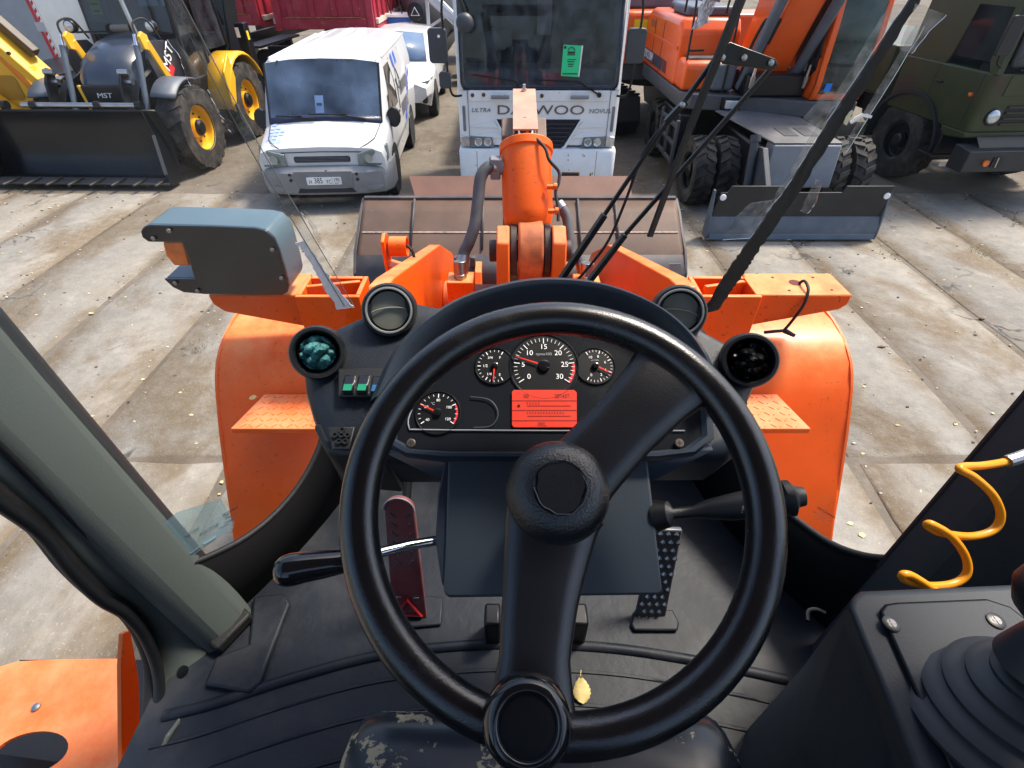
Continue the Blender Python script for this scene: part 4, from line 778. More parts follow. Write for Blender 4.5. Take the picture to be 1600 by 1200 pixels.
# red display
LCD = mat('lcd_red', (.52, .030, .014), .4, var=.1, vs=40, emit=((1., .05, .02), .07))
lc = MB(); lc.prism([(0.0026,0.5182,2.654), (0.0829,0.5182,2.654), (0.0861,0.515,2.6522), (0.0841,0.4739,2.6285), (0.0025,0.4739,2.6285), (0,0.4769,2.6302), (0,0.5158,2.6527)], Nn * .002); lcd = lc.build('display', LCD, LO, smooth=0)
LD = mat('lcd_ink', (.16, .008, .006), .6)
ss = MB()
for a, b in (((0,0.5038,2.6486), (0.0854,0.5038,2.6486)), ((0,0.4923,2.642), (0.0848,0.4923,2.642)), ((0,0.4802,2.635), (0.0842,0.4802,2.635)), ((0.0202,0.4976,2.6451), (0.0775,0.4976,2.6451)), ((0.0201,0.4855,2.6381), (0.0769,0.4855,2.6381))): ss.bar(a, b, .0006, .0002, Nn)
a, b = V((0.0201,0.4893,2.6402)), V((0.067,0.4893,2.6402))
for i in range(14): ss.bar(a + (b - a) * i / 13 - Vv * .0015, a + (b - a) * i / 13 + Vv * .0015, .0010, .0002, Nn)
a, b = V((0.0202,0.5007,2.6468)), V((0.0354,0.5007,2.6468))
for i in range(5): ss.bar(a + (b - a) * i / 4 - Vv * .0015, a + (b - a) * i / 4 + Vv * .0015, .0010, .0002, Nn)
ss.cbox((0.0093,0.4984,2.6455), (.003, .003, .002)); ss.build('display_bars', LD, lcd, smooth=0)
text('display_digits', '00', .0075, (0.0187,0.5092,2.6517), Ux, Vv, LD, lcd, .0001); text('display_digits', '207437.', .0075, (0.067,0.5092,2.6517), Ux, Vv, LD, lcd, .0001, sx=.9); text('display_digits', '00L', .0075, (0.0391,0.4758,2.6324), Ux, Vv, LD, lcd, .0001)
# round air vents
CAMV = V(0, 0, 3.1)
def vent(c, ro, inner, stuffed=None):
    c = V(c); ax = (CAMV - c); ax.x *= .75; ax.normalize(); a, b, d_ = MB().frame(ax)
    v = MB(); v.lathe([(ro * 1.06, -.06), (ro * 1.04, -.012), (ro, .004), (ro * .94, .010), (ro * .84, .010), (ro * .77, .004), (ro * .74, -.022)], c, ax, 40, False, False); o = v.build('air_vent', BLACKP, LO, smooth=60)
    if inner:
        g = MB(); g.lathe([(ro * .86, .010), (ro * .84, .013), (ro * .79, .013), (ro * .77, .009)], c, ax, 40, False, False); g.build('vent_ring', mat('vent_ring_grey', (.22, .23, .23), .4), o, smooth=60)
        dk = MB(); dk.lathe([(ro * .76, -.004), (ro * .70, .004), (.001, .006)], c, ax, 32, False, True); dk.build('louvre', mat('louvre_olive', (.15, .155, .125), .5, var=.1), o, smooth=60)
        for s, rr in ((1, .35), (-1, .35)):
            l = MB(); pts = [c + ax * .0075 + (a * math.cos(t) * ro * .72 + b * (math.sin(t) * ro * .22 - ro * .12 + (.30 * ro if s < 0 else 0))) for t in [R(q) for q in range(0, 181, 12)]]
            l.tube(pts, .0012, 6); l.build('louvre_edge', mat('louvre_light', (.20, .20, .17), .5), o, smooth=60)
            break
        for s in (-1, 1): sd = MB(); sd.bar(c + ax * .006 + a * s * ro * .70 - b * ro * .25, c + ax * .006 + a * s * ro * .66 + b * ro * .3, .004, .006); sd.build('louvre_stop', BLACKP, o)
    else:
        dk = MB(); dk.lathe([(ro * .75, -.025), (.001, -.03)], c, ax, 28, False, True); dk.build('vent_throat', mat('black_trim', (.008, .008, .009)), o)
    return c, ax, a, b
vent((-0.1839,0.6579,2.6917), .040, True); vent((0.2496,0.6548,2.6903), .040, True)
v1 = vent((-0.2792,0.5917,2.6622), .0385, False); v2 = vent((0.3381,0.5802,2.6571), .0385, False)
def crumple(name, c, ax, a, b, r, m, label, cat, seed, h=.014, nseg=26):
    rn = random.Random(seed); g = MB(); vs = []; fs = []
    for i in range(nseg):
        for j in range(nseg):
            u, v = (i / (nseg - 1) * 2 - 1), (j / (nseg - 1) * 2 - 1)
            k_ = math.sqrt(max(0, 1 - .5 * v * v)); l_ = math.sqrt(max(0, 1 - .5 * u * u)); rr = math.hypot(u * k_, v * l_)
            hh = -.016 + h * (1.2 - rr) + h * (1 - .5 * rr) * (.9 * abs(math.sin(3.1 * u + 2.3 * v + seed + math.sin(2.7 * v))) + .8 * abs(math.sin(3.9 * v - 2.6 * u + 2 * seed + math.sin(3.1 * u))) - .6 + rn.uniform(-.12, .12))
            vs.append(c + a * (u * k_ * r + rn.uniform(-.0008, .0008)) + b * (v * l_ * r + rn.uniform(-.0008, .0008)) + ax * hh)
    fs = [(j * nseg + i, j * nseg + i + 1, (j + 1) * nseg + i + 1, (j + 1) * nseg + i) for j in range(nseg - 1) for i in range(nseg - 1)]
    g.add(vs, fs); o = g.build(name, m, None, solid=.0012, smooth=28, recalc=False); return tag(o, label, cat)
crumple('rag', v1[0] + v1[1] * .004, *v1[1:], .0245, mat('rag_teal', (.045, .20, .21), .7, var=.45, vs=25, dirt=(.34, .46, .46), damt=.4, ds=22), 'crumpled teal rag stuffed into the left round air vent', 'rag', 5, .018)
crumple('plastic_bag', v2[0] + v2[1] * .006, *v2[1:], .026, mat('bag_black', (.006, .0055, .0055), .2, bump=.1, bs=50), 'crumpled black plastic bag stuffed into the right round air vent', 'bag', 8, .018)
# rocker switches
swf = MB(); swf.prism([(-0.2494,0.5801,2.6374), (-0.1762,0.5801,2.6374), (-0.1715,0.5393,2.6192), (-0.2428,0.5393,2.6192)], Nd * .010); swf.build('switch_frame', BLACKP, LO, .002)
Vd = V(0, math.cos(R(24)), math.sin(R(24)))
for p, g in (((-0.2283,0.5502,2.6372), 1), ((-0.2085,0.5502,2.6372), 1), ((-0.1886,0.5492,2.6368), 2)):
    p = V(p); s_ = MB(); s_.loft([[p + Ux * x * .0078 + Vd * y * .014 + Nd * h for x, y in ((-1, -1), (1, -1), (1, 1), (-1, 1))] for h in (-.004, .002)]); s_.loft([[p + Ux * x * .0068 + Vd * y * .0128 + Nd * (.0025 + (.0035 if y < 0 else 0)) for x, y in ((-1, -1), (1, -1), (1, 1), (-1, 1))], [p + Ux * x * .0068 + Vd * y * .0128 + Nd * .0 for x, y in ((-1, -1), (1, -1), (1, 1), (-1, 1))]]); so_ = s_.build('rocker_switch', GLOSSB, LO, .0006)
    w_ = MB(); w_.quads([p + Ux * x * .0060 + Vd * y + Nd * h for x, y, h in ((-1, -.012, .0066), (1, -.012, .0066), (1, -.0015, .0050), (-1, -.0015, .0050))]); w_.build('switch_window', mat('switch_green', (.01, .22, .12), .3) if g == 1 else mat('switch_blue', (.02, .10, .25), .3), so_, smooth=0, recalc=False)
# steering column, shroud and stalks
C = V(.05, .32, 2.68)
sc_ = MB(); sc_.cyl(C - Nn * .02, C - Nn * .26, .032, .05, 20); sc_.build('steering_column', BLACKP, LO)
sh = MB(); q = [V((-0.083,0.449,2.6)), V((0.176,0.45,2.601)), V((0.184,0.317,2.506)), V((0.18,0.313,2.501)), V((-0.078,0.311,2.498)), V((-0.084,0.315,2.503))]
nb = (q[1] - q[0]).cross(q[4] - q[0]).normalized(); nb = nb if nb.z < 0 else -nb
sh.prism(q, nb * .085); sh.build('column_shroud', SHROUD, LO, .010, 4)
sh = MB(); q = [V((-0.087,0.453,2.597)), V((-0.081,0.453,2.597)), V((-0.079,0.316,2.496)), V((-0.087,0.325,2.507)), V((-0.096,0.364,2.538)), V((-0.096,0.415,2.568))]; sh.prism(q, nb * .05); sh.build('shroud_flange', DASHG, LO, .003)
lv = MB(); lv.tube([(-0.095,0.373,2.526), (-0.127,0.358,2.539), (-0.166,0.338,2.551)], .0062, 12); lvo = lv.build('direction_lever', CHROME, LO, smooth=60)
lv = MB(); lv.tube(smooth_path([(-0.161,0.338,2.551), (-0.18,0.328,2.558), (-0.206,0.319,2.563), (-0.236,0.311,2.568), (-0.252,0.306,2.57), (-0.267,0.303,2.572)], 4), [.0095, .0100, .0105, .011, .0115, .012, .0128, .0136, .0144, .0152, .016, .0166, .0172, .0177, .018, .0180, .0178, .0168, .0148, .0105, .0015], 18); lv.build('lever_grip', GLOSSB, lvo, smooth=60)
stp = [V(p) for p in ((0.185,0.396,2.546), (0.2,0.392,2.556), (0.204,0.391,2.558), (0.229,0.389,2.565), (0.245,0.388,2.571), (0.268,0.385,2.579), (0.294,0.382,2.591), (0.323,0.38,2.601), (0.326,0.381,2.602), (0.332,0.38,2.604), (0.338,0.381,2.605), (0.347,0.38,2.607))]
sg_ = MB(); sg_.tube(stp, [.020, .016, .0072, .0075, .012, .016, .0175, .0175, .0215, .0215, .013, .011], 20); so_ = sg_.build('wiper_stalk', GLOSSB if False else BLACKP, LO, smooth=40)
for s, i, o_ in (('0', 5, .35), ('1', 5, .6), ('II', 5, .85)): text('stalk_mark', s, .008, stp[5] + (stp[6] - stp[5]) * .25 + V(0, -.011, .0135) + V(.002, -.004 * o_, -.012 * (o_ - .5)), (0, .5, .85), (-1, 0, .1), mat('caption_grey', (.35, .36, .38)), so_, .0002)
# the steering wheel
rim = MB(); rim.tube([C + Ux * .2030 * math.cos(a) + Vv * .2030 * math.sin(a) for a in [2 * math.pi * k / 96 for k in range(96)]], .0190, 20, closed=True); wheel_o = rim.build('steering_wheel', RIMP, LO, smooth=80)
sp = MB(); path = smooth_path([V((0.1849,0.4452,2.7523)) - Nn * .004, V((0.1559,0.4193,2.7373)) - Nn * .006, V((0.1184,0.3864,2.7183)) - Nn * .013, V((0.0756,0.3481,2.6962)) - Nn * .020, C + V(-.002, 0, 0) - Nn * .022, V((0.0362,0.2802,2.657)) - Nn * .020, V((0.0272,0.2379,2.6326)) - Nn * .014, V((0.021,0.196,2.6084)) - Nn * .008, V((0.0181,0.1591,2.5871)) - Nn * .004], 5)
ws = [.105, .084, .076, .080, .104, .088, .074, .066, .078]; rings = []
for i, p in enumerate(path):
    t = i / 5; k0 = min(int(t), 7); w_ = ws[k0] + (ws[k0 + 1] - ws[k0]) * (t - k0)
    tg = (path[min(i + 1, len(path) - 1)] - path[max(i - 1, 0)]).normalized(); sd = tg.cross(Nn).normalized(); nn = sd.cross(tg)
    if nn.dot(Nn) < 0: nn = -nn
    rings.append([p + sd * w_ / 2 * x + nn * h for x, h in ((-1, -.010), (-1.0, .000), (-.90, .008), (-.5, .0115), (0, .012), (.5, .0115), (.90, .008), (1.0, .000), (1, -.010), (.7, -.018), (0, -.02), (-.7, -.018))])
sp.loft(rings); sp.build('spoke', mat('spoke_plastic', (.009, .0105, .014), .34, spec=.8, var=.15, bump=.12, bs=600), wheel_o, smooth=70)
hc = V((0.0473,0.3279,2.6845)) - Nn * .014
hu = MB(); hu.lathe([(.054, -.012), (.0535, .004), (.050, .016), (.043, .026), (.034, .0315), (.027, .0325), (.0265, .0318), (.001, .0318)], hc, Nn, 48); hu.build('horn_pad', HUBP, wheel_o, smooth=60)
rn = random.Random(11); tp_ = MB(); pts = [hc + Nn * .0330 + (Ux * math.cos(a) + Vv * math.sin(a)) * .0255 * rn.uniform(.86, 1.05) for a in [2 * math.pi * k / 22 for k in range(22)]]; tp_.prism(pts, Nn * .0008); tp_.build('torn_badge', mat('badge_matte', (.010, .011, .013), .5, bump=.15, bs=200), wheel_o, smooth=0)
cr_ = MB(); cr_.tube(smooth_path([hc + Nn * .0335 + (Ux * math.cos(a) + Vv * math.sin(a)) * .0265 * rn.uniform(.9, 1.06) for a in [R(q) for q in range(180, 400, 16)]], 3), .0006, 5); cr_.build('torn_edge', mat('edge_dimmer', (.06, .063, .07), .4), wheel_o)
kc = V((0.0124,0.1603,2.5878)) + Nn * .004
kn = MB(); kn.lathe([(.020, -.012), (.030, .004), (.0365, .016), (.0375, .028), (.034, .040), (.0275, .0455), (.0245, .0450), (.0235, .0425), (.001, .0425)], kc, Nn, 48); kn.build('spinner_knob', GLOSSB, wheel_o, smooth=60)
kp = MB(); kp.lathe([(.0232, .0426), (.022, .0434), (.012, .0442), (.001, .0444)], kc, Nn, 40); kp.build('knob_cap', mat('knob_cap_matte', (.004, .004, .005), .62, spec=.2), wheel_o, smooth=60)
# pedals
PEDR = mat('pedal_worn_red', (.20, .022, .028), .38, var=.3, dirt=(.115, .105, .10), damt=.95, ds=11)
t0, t1 = V((-0.236,0.66,2.238)), V((-0.24,0.567,1.909)); dr = (t1 - t0).normalized(); sd = V(1, -.05, 0).normalized(); pn_ = sd.cross(dr); pn_ = pn_ if pn_.z > 0 else -pn_
L_ = (t1 - t0).length; hw = .032
pts = [t0 + dr * (.03 - .03 * math.sin(a)) + sd * (hw * math.cos(a)) for a in [R(q) for q in range(0, 181, 15)]] + [t1 - sd * .040, t1 + sd * .040]
pd = MB(); pd.prism(pts, pn_ * -.012); ped = pd.build('brake_pedal', PEDR, LO, .003)
rm = MB(); rm.tube([p + pn_ * .001 for p in pts[:13]], .0022, 6); rm.build('pedal_lip', GREYM, ped)
ch = MB()
for i in range(6):
    c = t0 + dr * (.045 + .025 * i)
    for s in (-1, 1): ch.bar(c + sd * s * .010 + dr * .006 + pn_ * .001, c + sd * s * .021 - dr * .006 + pn_ * .001, .003, .004, pn_)
ch.build('pedal_grip', STEEL, ped)
tr = MB(); c = t1 - dr * .030
A = [c - dr * .030, c + dr * .018 + sd * .028, c + dr * .018 - sd * .028]
tr.tube([p + pn_ * .001 for p in A], .0055, 8, closed=True); tr.build('warning_triangle', mat('triangle_red', (.35, .02, .02), .35), ped)
for s in (-1, 1):
    b = MB(); c2 = c - dr * .034 + sd * s * .020 + pn_ * .001; b.bar(c2 - sd * .006, c2 + sd * .006, .006, .003, pn_); b.build('pedal_rivet', STEEL, ped, .001)
ar = MB(); ar.tube([t0 + dr * .1 - pn_ * .02, t0 + dr * .05 + V(0, .12, .0), t0 + V(0, .22, .1)], .010, 8); ar.build('pedal_arm', BLACKM, ped)
bs_ = MB(); bs_.bar(t1 - pn_ * .01 + sd * .03, t1 - pn_ * .03 - sd * .05, .03, .03); bs_.build('pedal_hinge', BLACKM, ped, .005)
a0, a1 = V((0.338,0.641,2.153)), V((0.324,0.563,1.896)); dr = (a1 - a0).normalized(); sd = V(1, .02, 0); sd = (sd - dr * sd.dot(dr)).normalized(); pn_ = sd.cross(dr); pn_ = pn_ if pn_.z > 0 else -pn_
ac = MB(); ac.prism([a0 - sd * .030, a0 + sd * .030, a1 + sd * .036, a1 - sd * .036], pn_ * -.014); aco = ac.build('accelerator_pedal', mat('pedal_alloy', (.12, .125, .13), .4, .5, dirt=(.08, .07, .05), damt=.3, ds=20), LO, .004)
stu = MB(); n_ = 12
for i in range(n_):
    for j in range(3 + i % 2):
        c = a0 + dr * ((a1 - a0).length * (i + .5) / n_) + sd * (j - (1 if i % 2 == 0 else 1.5)) * .0175
        stu.add([c - dr * .0075, c + sd * .0062, c + dr * .0075, c - sd * .0062, c + pn_ * .005 - dr * .003, c + pn_ * .005 + sd * .0025, c + pn_ * .005 + dr * .003, c + pn_ * .005 - sd * .0025], [(4, 5, 6, 7), (0, 1, 5, 4), (1, 2, 6, 5), (2, 3, 7, 6), (3, 0, 4, 7)])
so_ = stu.build('pedal_studs', STEEL, aco, smooth=0); so_['kind'] = 'stuff'
# right-hand console with the joystick gaiter
topz = 2.57
c1 = [(0.357,0.264,2.57), (0.365,0.275,2.57), (0.38,0.282,2.57), (0.433,0.284,2.57), (0.563,0.29,2.57), (1.0 * .62, .30, 2.57), (.62, -.05, 2.57), (0.336,0.071,2.57), (0.346,0.157,2.57), (0.352,0.223,2.57)]
c2 = [(0.388,0.278,2.5), (0.4,0.297,2.5), (0.419,0.307,2.5), (0.484,0.312,2.5), (0.629,0.318,2.5), (.64, .31, 2.50), (.64, -.06, 2.50), (0.367,0.076,2.5), (0.378,0.172,2.5), (0.383,0.239,2.5)]
c3 = [(0.425,0.266,2.2), (0.443,0.301,2.2), (0.476,0.344,2.2), (0.557,0.385,2.2), (0.779,0.406,2.2), (.68, .28, 2.2), (.68, -.2, 2.2), (.42, -.22, 2.2), (.36, -.05, 2.2), (0.399,0.21,2.2)]
cn = MB(); CONS = mat('console_plastic', (.020, .026, .034), .55, var=.12, bump=.1, bs=300, spec=.3, dirt=(.05, .05, .05), damt=.2, ds=9)
cn.loft([[V(p) + V(0, 0, -.35) for p in c3], c3, c2, c1]); con = cn.build('side_console', CONS, LO, .018, 4, smooth=50)
pp = [(0.385,0.256,2.573), (0.394,0.263,2.573), (0.407,0.265,2.573), (0.504,0.269,2.573), (0.522,0.261,2.573), (0.539,0.228,2.573), (0.434,0.097,2.573), (0.367,0.097,2.573)]
cp = MB(); cp.prism(pp, (0, 0, .003)); cp.build('console_plate', CONS, con, .002)
gr = MB(); gr.tube([V(p) + V(0, 0, .001) for p in pp[:6]], .0016, 6); gr.tube([V(pp[-1]), V(pp[0])], .0016, 6); gr.build('plate_groove', mat('black_trim', (.008, .008, .009)), con)
for p in ((0.387,0.243,2.576), (0.496,0.246,2.576)):
    s_ = MB(); s_.lathe([(.0085, 0), (.0085, .0015), (.0065, .0022)], p, (0, 0, 1), 20); s_.build('screw', BLACKM, con)
    s_ = MB(); p = V(p) + V(0, 0, .0024); s_.bar(p - V(.004, 0, 0), p + V(.004, 0, 0), .0018, .0006); s_.bar(p - V(0, .004, -.0002), p + V(0, .004, .0002), .0018, .0006); s_.lathe([(.0045, -.001), (.0045, -.0001)], p, (0, 0, 1), 14); s_.build('screw_head', mat('screw_dull', (.10, .10, .105), .4, .7), con)
gc = V((0.462,0.155,2.576)); ga = V(-.06, .34, 1).normalized()
gp = []; r0 = .096
for i in range(5): gp += [(r0, .012 * i), (r0 + .001, .012 * i + .005), (r0 - .006, .012 * i + .010), (r0 - .014, .012 * i + .0115)]; r0 -= .0145
gp += [(.040, .066), (.030, .09), (.024, .10)]
ga_ = MB(); ga_.lathe(gp, gc, ga, 48, False, True); ga_.build('joystick_gaiter', mat('gaiter_rubber', (.022, .026, .032), .5, var=.15, dirt=(.06, .06, .06), damt=.3, ds=12), con, smooth=55)
kt = gc + ga * .135; jk = MB(); jk.lathe([(.022, -.05), (.026, -.03), (.040, -.012), (.043, .004), (.038, .018), (.02, .026), (.001, .027)], kt, ga, 32); jk.build('joystick', BLACKP, con, smooth=60)
jb = MB(); jb.lathe([(.008, 0), (.008, .004), (.003, .005)], kt + ga * .024 + V(.015, -.01, 0), ga, 16); jb.build('joystick_button', mat('button_red', (.5, .03, .02), .3), con)
hk = MB(); hk.tube(smooth_path([(0.579,0.47,2.1), (0.588,0.489,2.1), (0.606,0.493,2.1), (0.621,0.485,2.1)], 4), .004, 8); hk.build('console_hook', BLACKM, con)
# coiled yellow air line on the right post
CO = mat('air_line_orange', (.80, .30, .01), .3, var=.1)
co = MB(); co.tube(smooth_path([(0.704,0.473,2.575), (0.674,0.468,2.568), (0.634,0.458,2.572), (0.605,0.454,2.575), (0.595,0.448,2.576), (0.614,0.441,2.568), (0.649,0.432,2.541), (0.668,0.421,2.513), (0.663,0.411,2.493), (0.626,0.402,2.491), (0.578,0.4,2.503), (0.556,0.403,2.514), (0.558,0.401,2.52), (0.587,0.394,2.504), (0.615,0.383,2.475), (0.622,0.37,2.452), (0.604,0.361,2.441), (0.565,0.356,2.444), (0.53,0.359,2.454), (0.523,0.361,2.464), (0.535,0.36,2.463), (0.557,0.351,2.453), (0.586,0.343,2.435)], 6), .0053, 10); coo = co.build('coiled_air_line', CO, LO, smooth=70)
co = MB(); co.tube([(0.704,0.474,2.576), (0.691,0.471,2.572), (0.677,0.468,2.569)], .0085, 10); co.build('line_spring', STEEL, coo)
# seat: cracked vinyl cushion
def seat_mat():
    m = mat('seat_cracked', (.012, .017, .026), .26, var=.2, bump=.3, bs=40); t = m.node_tree; N = t.nodes; L = t.links; b = N['Principled BSDF']; src = b.inputs['Base Color'].links[0].from_socket
    tc = N.new('ShaderNodeTexCoord'); no = N.new('ShaderNodeTexNoise'); no.inputs['Scale'].default_value = 14; no.inputs['Detail'].default_value = 5; L.new(tc.outputs['Object'], no.inputs['Vector'])
    mx = N.new('ShaderNodeMix'); mx.data_type = 'VECTOR'; mx.inputs[0].default_value = .12; L.new(tc.outputs['Object'], mx.inputs[4]); L.new(no.outputs['Color'], mx.inputs[5])
    vo = N.new('ShaderNodeTexNoise'); vo.inputs['Scale'].default_value = 11; vo.inputs['Detail'].default_value = 9; vo.inputs['Roughness'].default_value = .72; L.new(tc.outputs['Object'], vo.inputs['Vector'])
    n2 = N.new('ShaderNodeTexNoise'); n2.inputs['Scale'].default_value = 5; L.new(tc.outputs['Object'], n2.inputs['Vector'])
    r2 = N.new('ShaderNodeMapRange'); r2.inputs['From Min'].default_value = .35; r2.inputs['From Max'].default_value = .70; r2.inputs['To Min'].default_value = .36; r2.inputs['To Max'].default_value = .475; L.new(n2.outputs['Fac'], r2.inputs['Value'])
    lt = N.new('ShaderNodeMath'); lt.operation = 'LESS_THAN'; L.new(vo.outputs['Fac'], lt.inputs[0]); L.new(r2.outputs[0], lt.inputs[1])
    x = N.new('ShaderNodeMix'); x.data_type = 'RGBA'; L.new(lt.outputs[0], x.inputs[0]); L.new(src, x.inputs[6]); x.inputs[7].default_value = (.26, .235, .17, 1); L.new(x.outputs[2], b.inputs['Base Color'])
    ro = N.new('ShaderNodeMath'); ro.operation = 'MULTIPLY_ADD'; L.new(lt.outputs[0], ro.inputs[0]); ro.inputs[1].default_value = .6; ro.inputs[2].default_value = .26; L.new(ro.outputs[0], b.inputs['Roughness'])
    bp = N.new('ShaderNodeBump'); bp.inputs['Strength'].default_value = .8; bp.inputs['Distance'].default_value = .003; bp.invert = True; L.new(lt.outputs[0], bp.inputs['Height']); L.new(bp.outputs[0], b.inputs['Normal'])
    return m
cu = MB(); ctr = V(.035, .0, 2.30)
rg = []
for y, hw, h in ((.252, .19, -.03), (.25, .225, .0), (.235, .245, .03), (.20, .255, .05), (.12, .26, .056), (.0, .26, .05), (-.2, .25, .045)):
    rg.append([V(.035 + hw * x, y, 2.31 + z) for x, z in ((-1, -.06), (-1.0, h * .3), (-.93, h * .85), (-.75, h), (-.4, h * .92), (0, h * .86), (.4, h * .92), (.75, h), (.93, h * .85), (1.0, h * .3), (1, -.06))])
cu.loft(rg, closed=True); cu.build('seat_cushion', seat_mat(), LO, smooth=70, sub=1)
sb = MB(); sb.box(-.19, .26, -.2, .2, 2.05, 2.255); sb.build('seat_base', BLACKP, LO, .02)
bk = MB(); bk.yz([(-.30, 2.32), (-.42, 2.95), (-.52, 2.95), (-.42, 2.28)], -.19, .26); bk.build('seat_back', SEATV, LO, .04, 4)
# loose leaf on the floor and leaf scrap on the left step
def leaf(name, c, u, v, n, L, W, m, label):
    c, u, v, n = V(c), V(u).normalized(), V(v).normalized(), V(n).normalized(); l = MB(); k = 14; rr = random.Random(3); A = []; B = []
    for i in range(k + 1):
        t = i / k; w_ = W * (math.sin(math.pi * t ** .8) ** .8) * (1 + .12 * (i % 2)); A.append(c + u * (t - .5) * L + v * w_ / 2 + n * .004 * math.sin(3 * t)); B.append(c + u * (t - .5) * L - v * w_ / 2 + n * .003 * math.cos(4 * t))
    mid = [(a + b) / 2 - n * .002 for a, b in zip(A, B)]
    l.loft([[a, m_, b] for a, m_, b in zip(A, mid, B)], closed=False, cap=False); l.tube([c + u * L * .5, c + u * L * .72 + v * .002], .0008, 5)
    o = l.build(name, m, None, solid=.0006, smooth=60, recalc=False); return tag(o, label, 'leaf')
lfm = mat('dry_leaf', (.52, .40, .16), .7, var=.2, vs=60)
leaf('leaf', V((0.147,0.413,1.91)), (0, 1, .15), (1, 0, 0), (0, 0, 1), .052, .034, lfm, 'dry yellow leaf lying on the cab floor beneath the steering wheel')
leaf('leaf', V((-1.12,1.657,1.634)), (1, .2, 0), (0, 1, 0), (0, 0, 1), .030, .026, lfm, 'pale leaf scrap on the tread plate step of the left fender')


# ================================================================ white panel van
VN = thing('panel_van', 'white panel van with blue decals and grey bumper, parked left of the white lorry', 'van', (-2.86, 8.02, 0), 3.2)
def mirror_ring(half, y): return [V(x, y, z) for x, z in half] + [V(-x, y, z) for x, z in half[::-1][1:]]
st = [(.08, [(.86, .42), (.94, .55), (.935, .72), (.90, .82), (.76, .875), (.42, .895), (0, .905)]),
      (.26, [(.90, .40), (.965, .60), (.96, .78), (.925, .875), (.80, .935), (.42, .965), (0, .975)]),
      (.74, [(.95, .34), (.985, .65), (.98, .88), (.95, 1.02), (.84, 1.085), (.44, 1.12), (0, 1.13)]),
      (1.17, [(.95, .32), (.985, .70), (.975, 1.08), (.945, 1.45), (.855, 1.83), (.46, 1.875), (0, 1.885)]),
      (1.42, [(.95, .32), (.985, .70), (.975, 1.10), (.945, 1.48), (.865, 1.86), (.46, 1.94), (0, 1.955)]),
      (4.60, [(.95, .32), (.985, .70), (.975, 1.10), (.945, 1.48), (.865, 1.87), (.46, 1.95), (0, 1.965)]),
      (4.80, [(.93, .36), (.965, .70), (.955, 1.10), (.92, 1.48), (.83, 1.83), (.44, 1.90), (0, 1.91)])]
b = MB(); rings = [mirror_ring(h, y) for y, h in st]
b.loft(rings, closed=False, cap=False, skip=lambda i, j: i == 2 and j in (4, 5, 6, 7)); b.poly(rings[0]); b.poly(rings[-1])
body = b.build('body', WHITE, VN, .018, 2, smooth=38)
# interior seen through the windscreen
it = MB(); it.poly([(-.9, 1.9, .6), (.9, 1.9, .6), (.84, 1.9, 1.84), (-.84, 1.9, 1.84)]); it.poly([(-.83, 1.2, 1.845), (.83, 1.2, 1.845), (.84, 1.9, 1.87), (-.84, 1.9, 1.87)]); it.poly([(-.93, .8, .9), (-.93, 1.9, .9), (-.855, 1.9, 1.82), (-.91, 1.2, 1.5)]); it.poly([(.93, .8, .9), (.93, 1.9, .9), (.855, 1.9, 1.82), (.91, 1.2, 1.5)]); it.build('cabin_lining', mat('van_lining', (.10, .12, .15), .85), VN, smooth=0)
ds_ = MB(); ds_.box(-.9, .9, .80, 1.18, .86, 1.10); ds_.build('dash_shelf', mat('van_dash', (.13, .15, .18), .7, var=.1), VN, .05, 3)
for x in (-.5, 0, .5):
    s_ = MB(); s_.box(x - .2, x + .2, 1.5, 1.62, .9, 1.5); s_.build('seat', SEATG, VN, .05, 3)
sw_ = MB(); sw_.tube([V(.5 + .19 * math.cos(a), 1.22 + .07 * math.sin(a), 1.13 + .12 * math.sin(a)) for a in [2 * math.pi * k / 24 for k in range(24)]], .014, 8, closed=True); sw_.build('steering_wheel', DARKIN, VN)
gm = MB(); T, B_ = st[3][1], st[2][1]
gm.loft([[V(x * s, 1.163 - .006, z) for x, z, s in [(T[4][0], T[4][1], -1), (T[5][0], T[5][1], -1), (0, T[6][1], 1), (T[5][0], T[5][1], 1), (T[4][0], T[4][1], 1)]], [V(x * s, .735 - .006, z) for x, z, s in [(B_[4][0], B_[4][1], -1), (B_[5][0], B_[5][1], -1), (0, B_[6][1], 1), (B_[5][0], B_[5][1], 1), (B_[4][0], B_[4][1], 1)]]], closed=False, cap=False)
ws_o = gm.build('windscreen', glass('van_screen', (.62, .72, .88), .26, (.30, .42, .62), 1.2), VN, smooth=60)  # the screen's bluish haze is painted into the film colour
cw = MB(); cw.loft([[V(x, y, z) for x, y, z in ((-.86, .70, 1.078), (-.44, .70, 1.113), (0, .70, 1.124), (.44, .70, 1.113), (.86, .70, 1.078))], [V(x, y, z) for x, y, z in ((-.85, .775, 1.155), (-.44, .775, 1.19), (0, .775, 1.20), (.44, .775, 1.19), (.85, .775, 1.155))]], closed=False, cap=False); cw.build('cowl', mat('cowl_navy', (.018, .025, .06), .4), VN, solid=.008, smooth=60)
for s in (-1, 1):
    pb = MB(); pb.bar((s * .855, .73, 1.075), (s * .862, 1.16, 1.825), .035, .02); pb.build('screen_seal', BLACKP, VN, .006)
for a, m1, e in (((-.74, .72, 1.17), (-.45, .715, 1.165), (-.15, .69, 1.13)), ((-.25, .74, 1.185), (.25, .735, 1.18), (.62, .70, 1.12))):
    wp = MB(); wp.bar(V(a) + V(0, 0, .02), V(m1) + V(.1, 0, .02), .015, .015); wp.bar(V(m1) + V(-.12, -.01, .025), V(e) + V(0, -.01, .02), .02, .02); wp.build('wiper', BLACKM, VN)
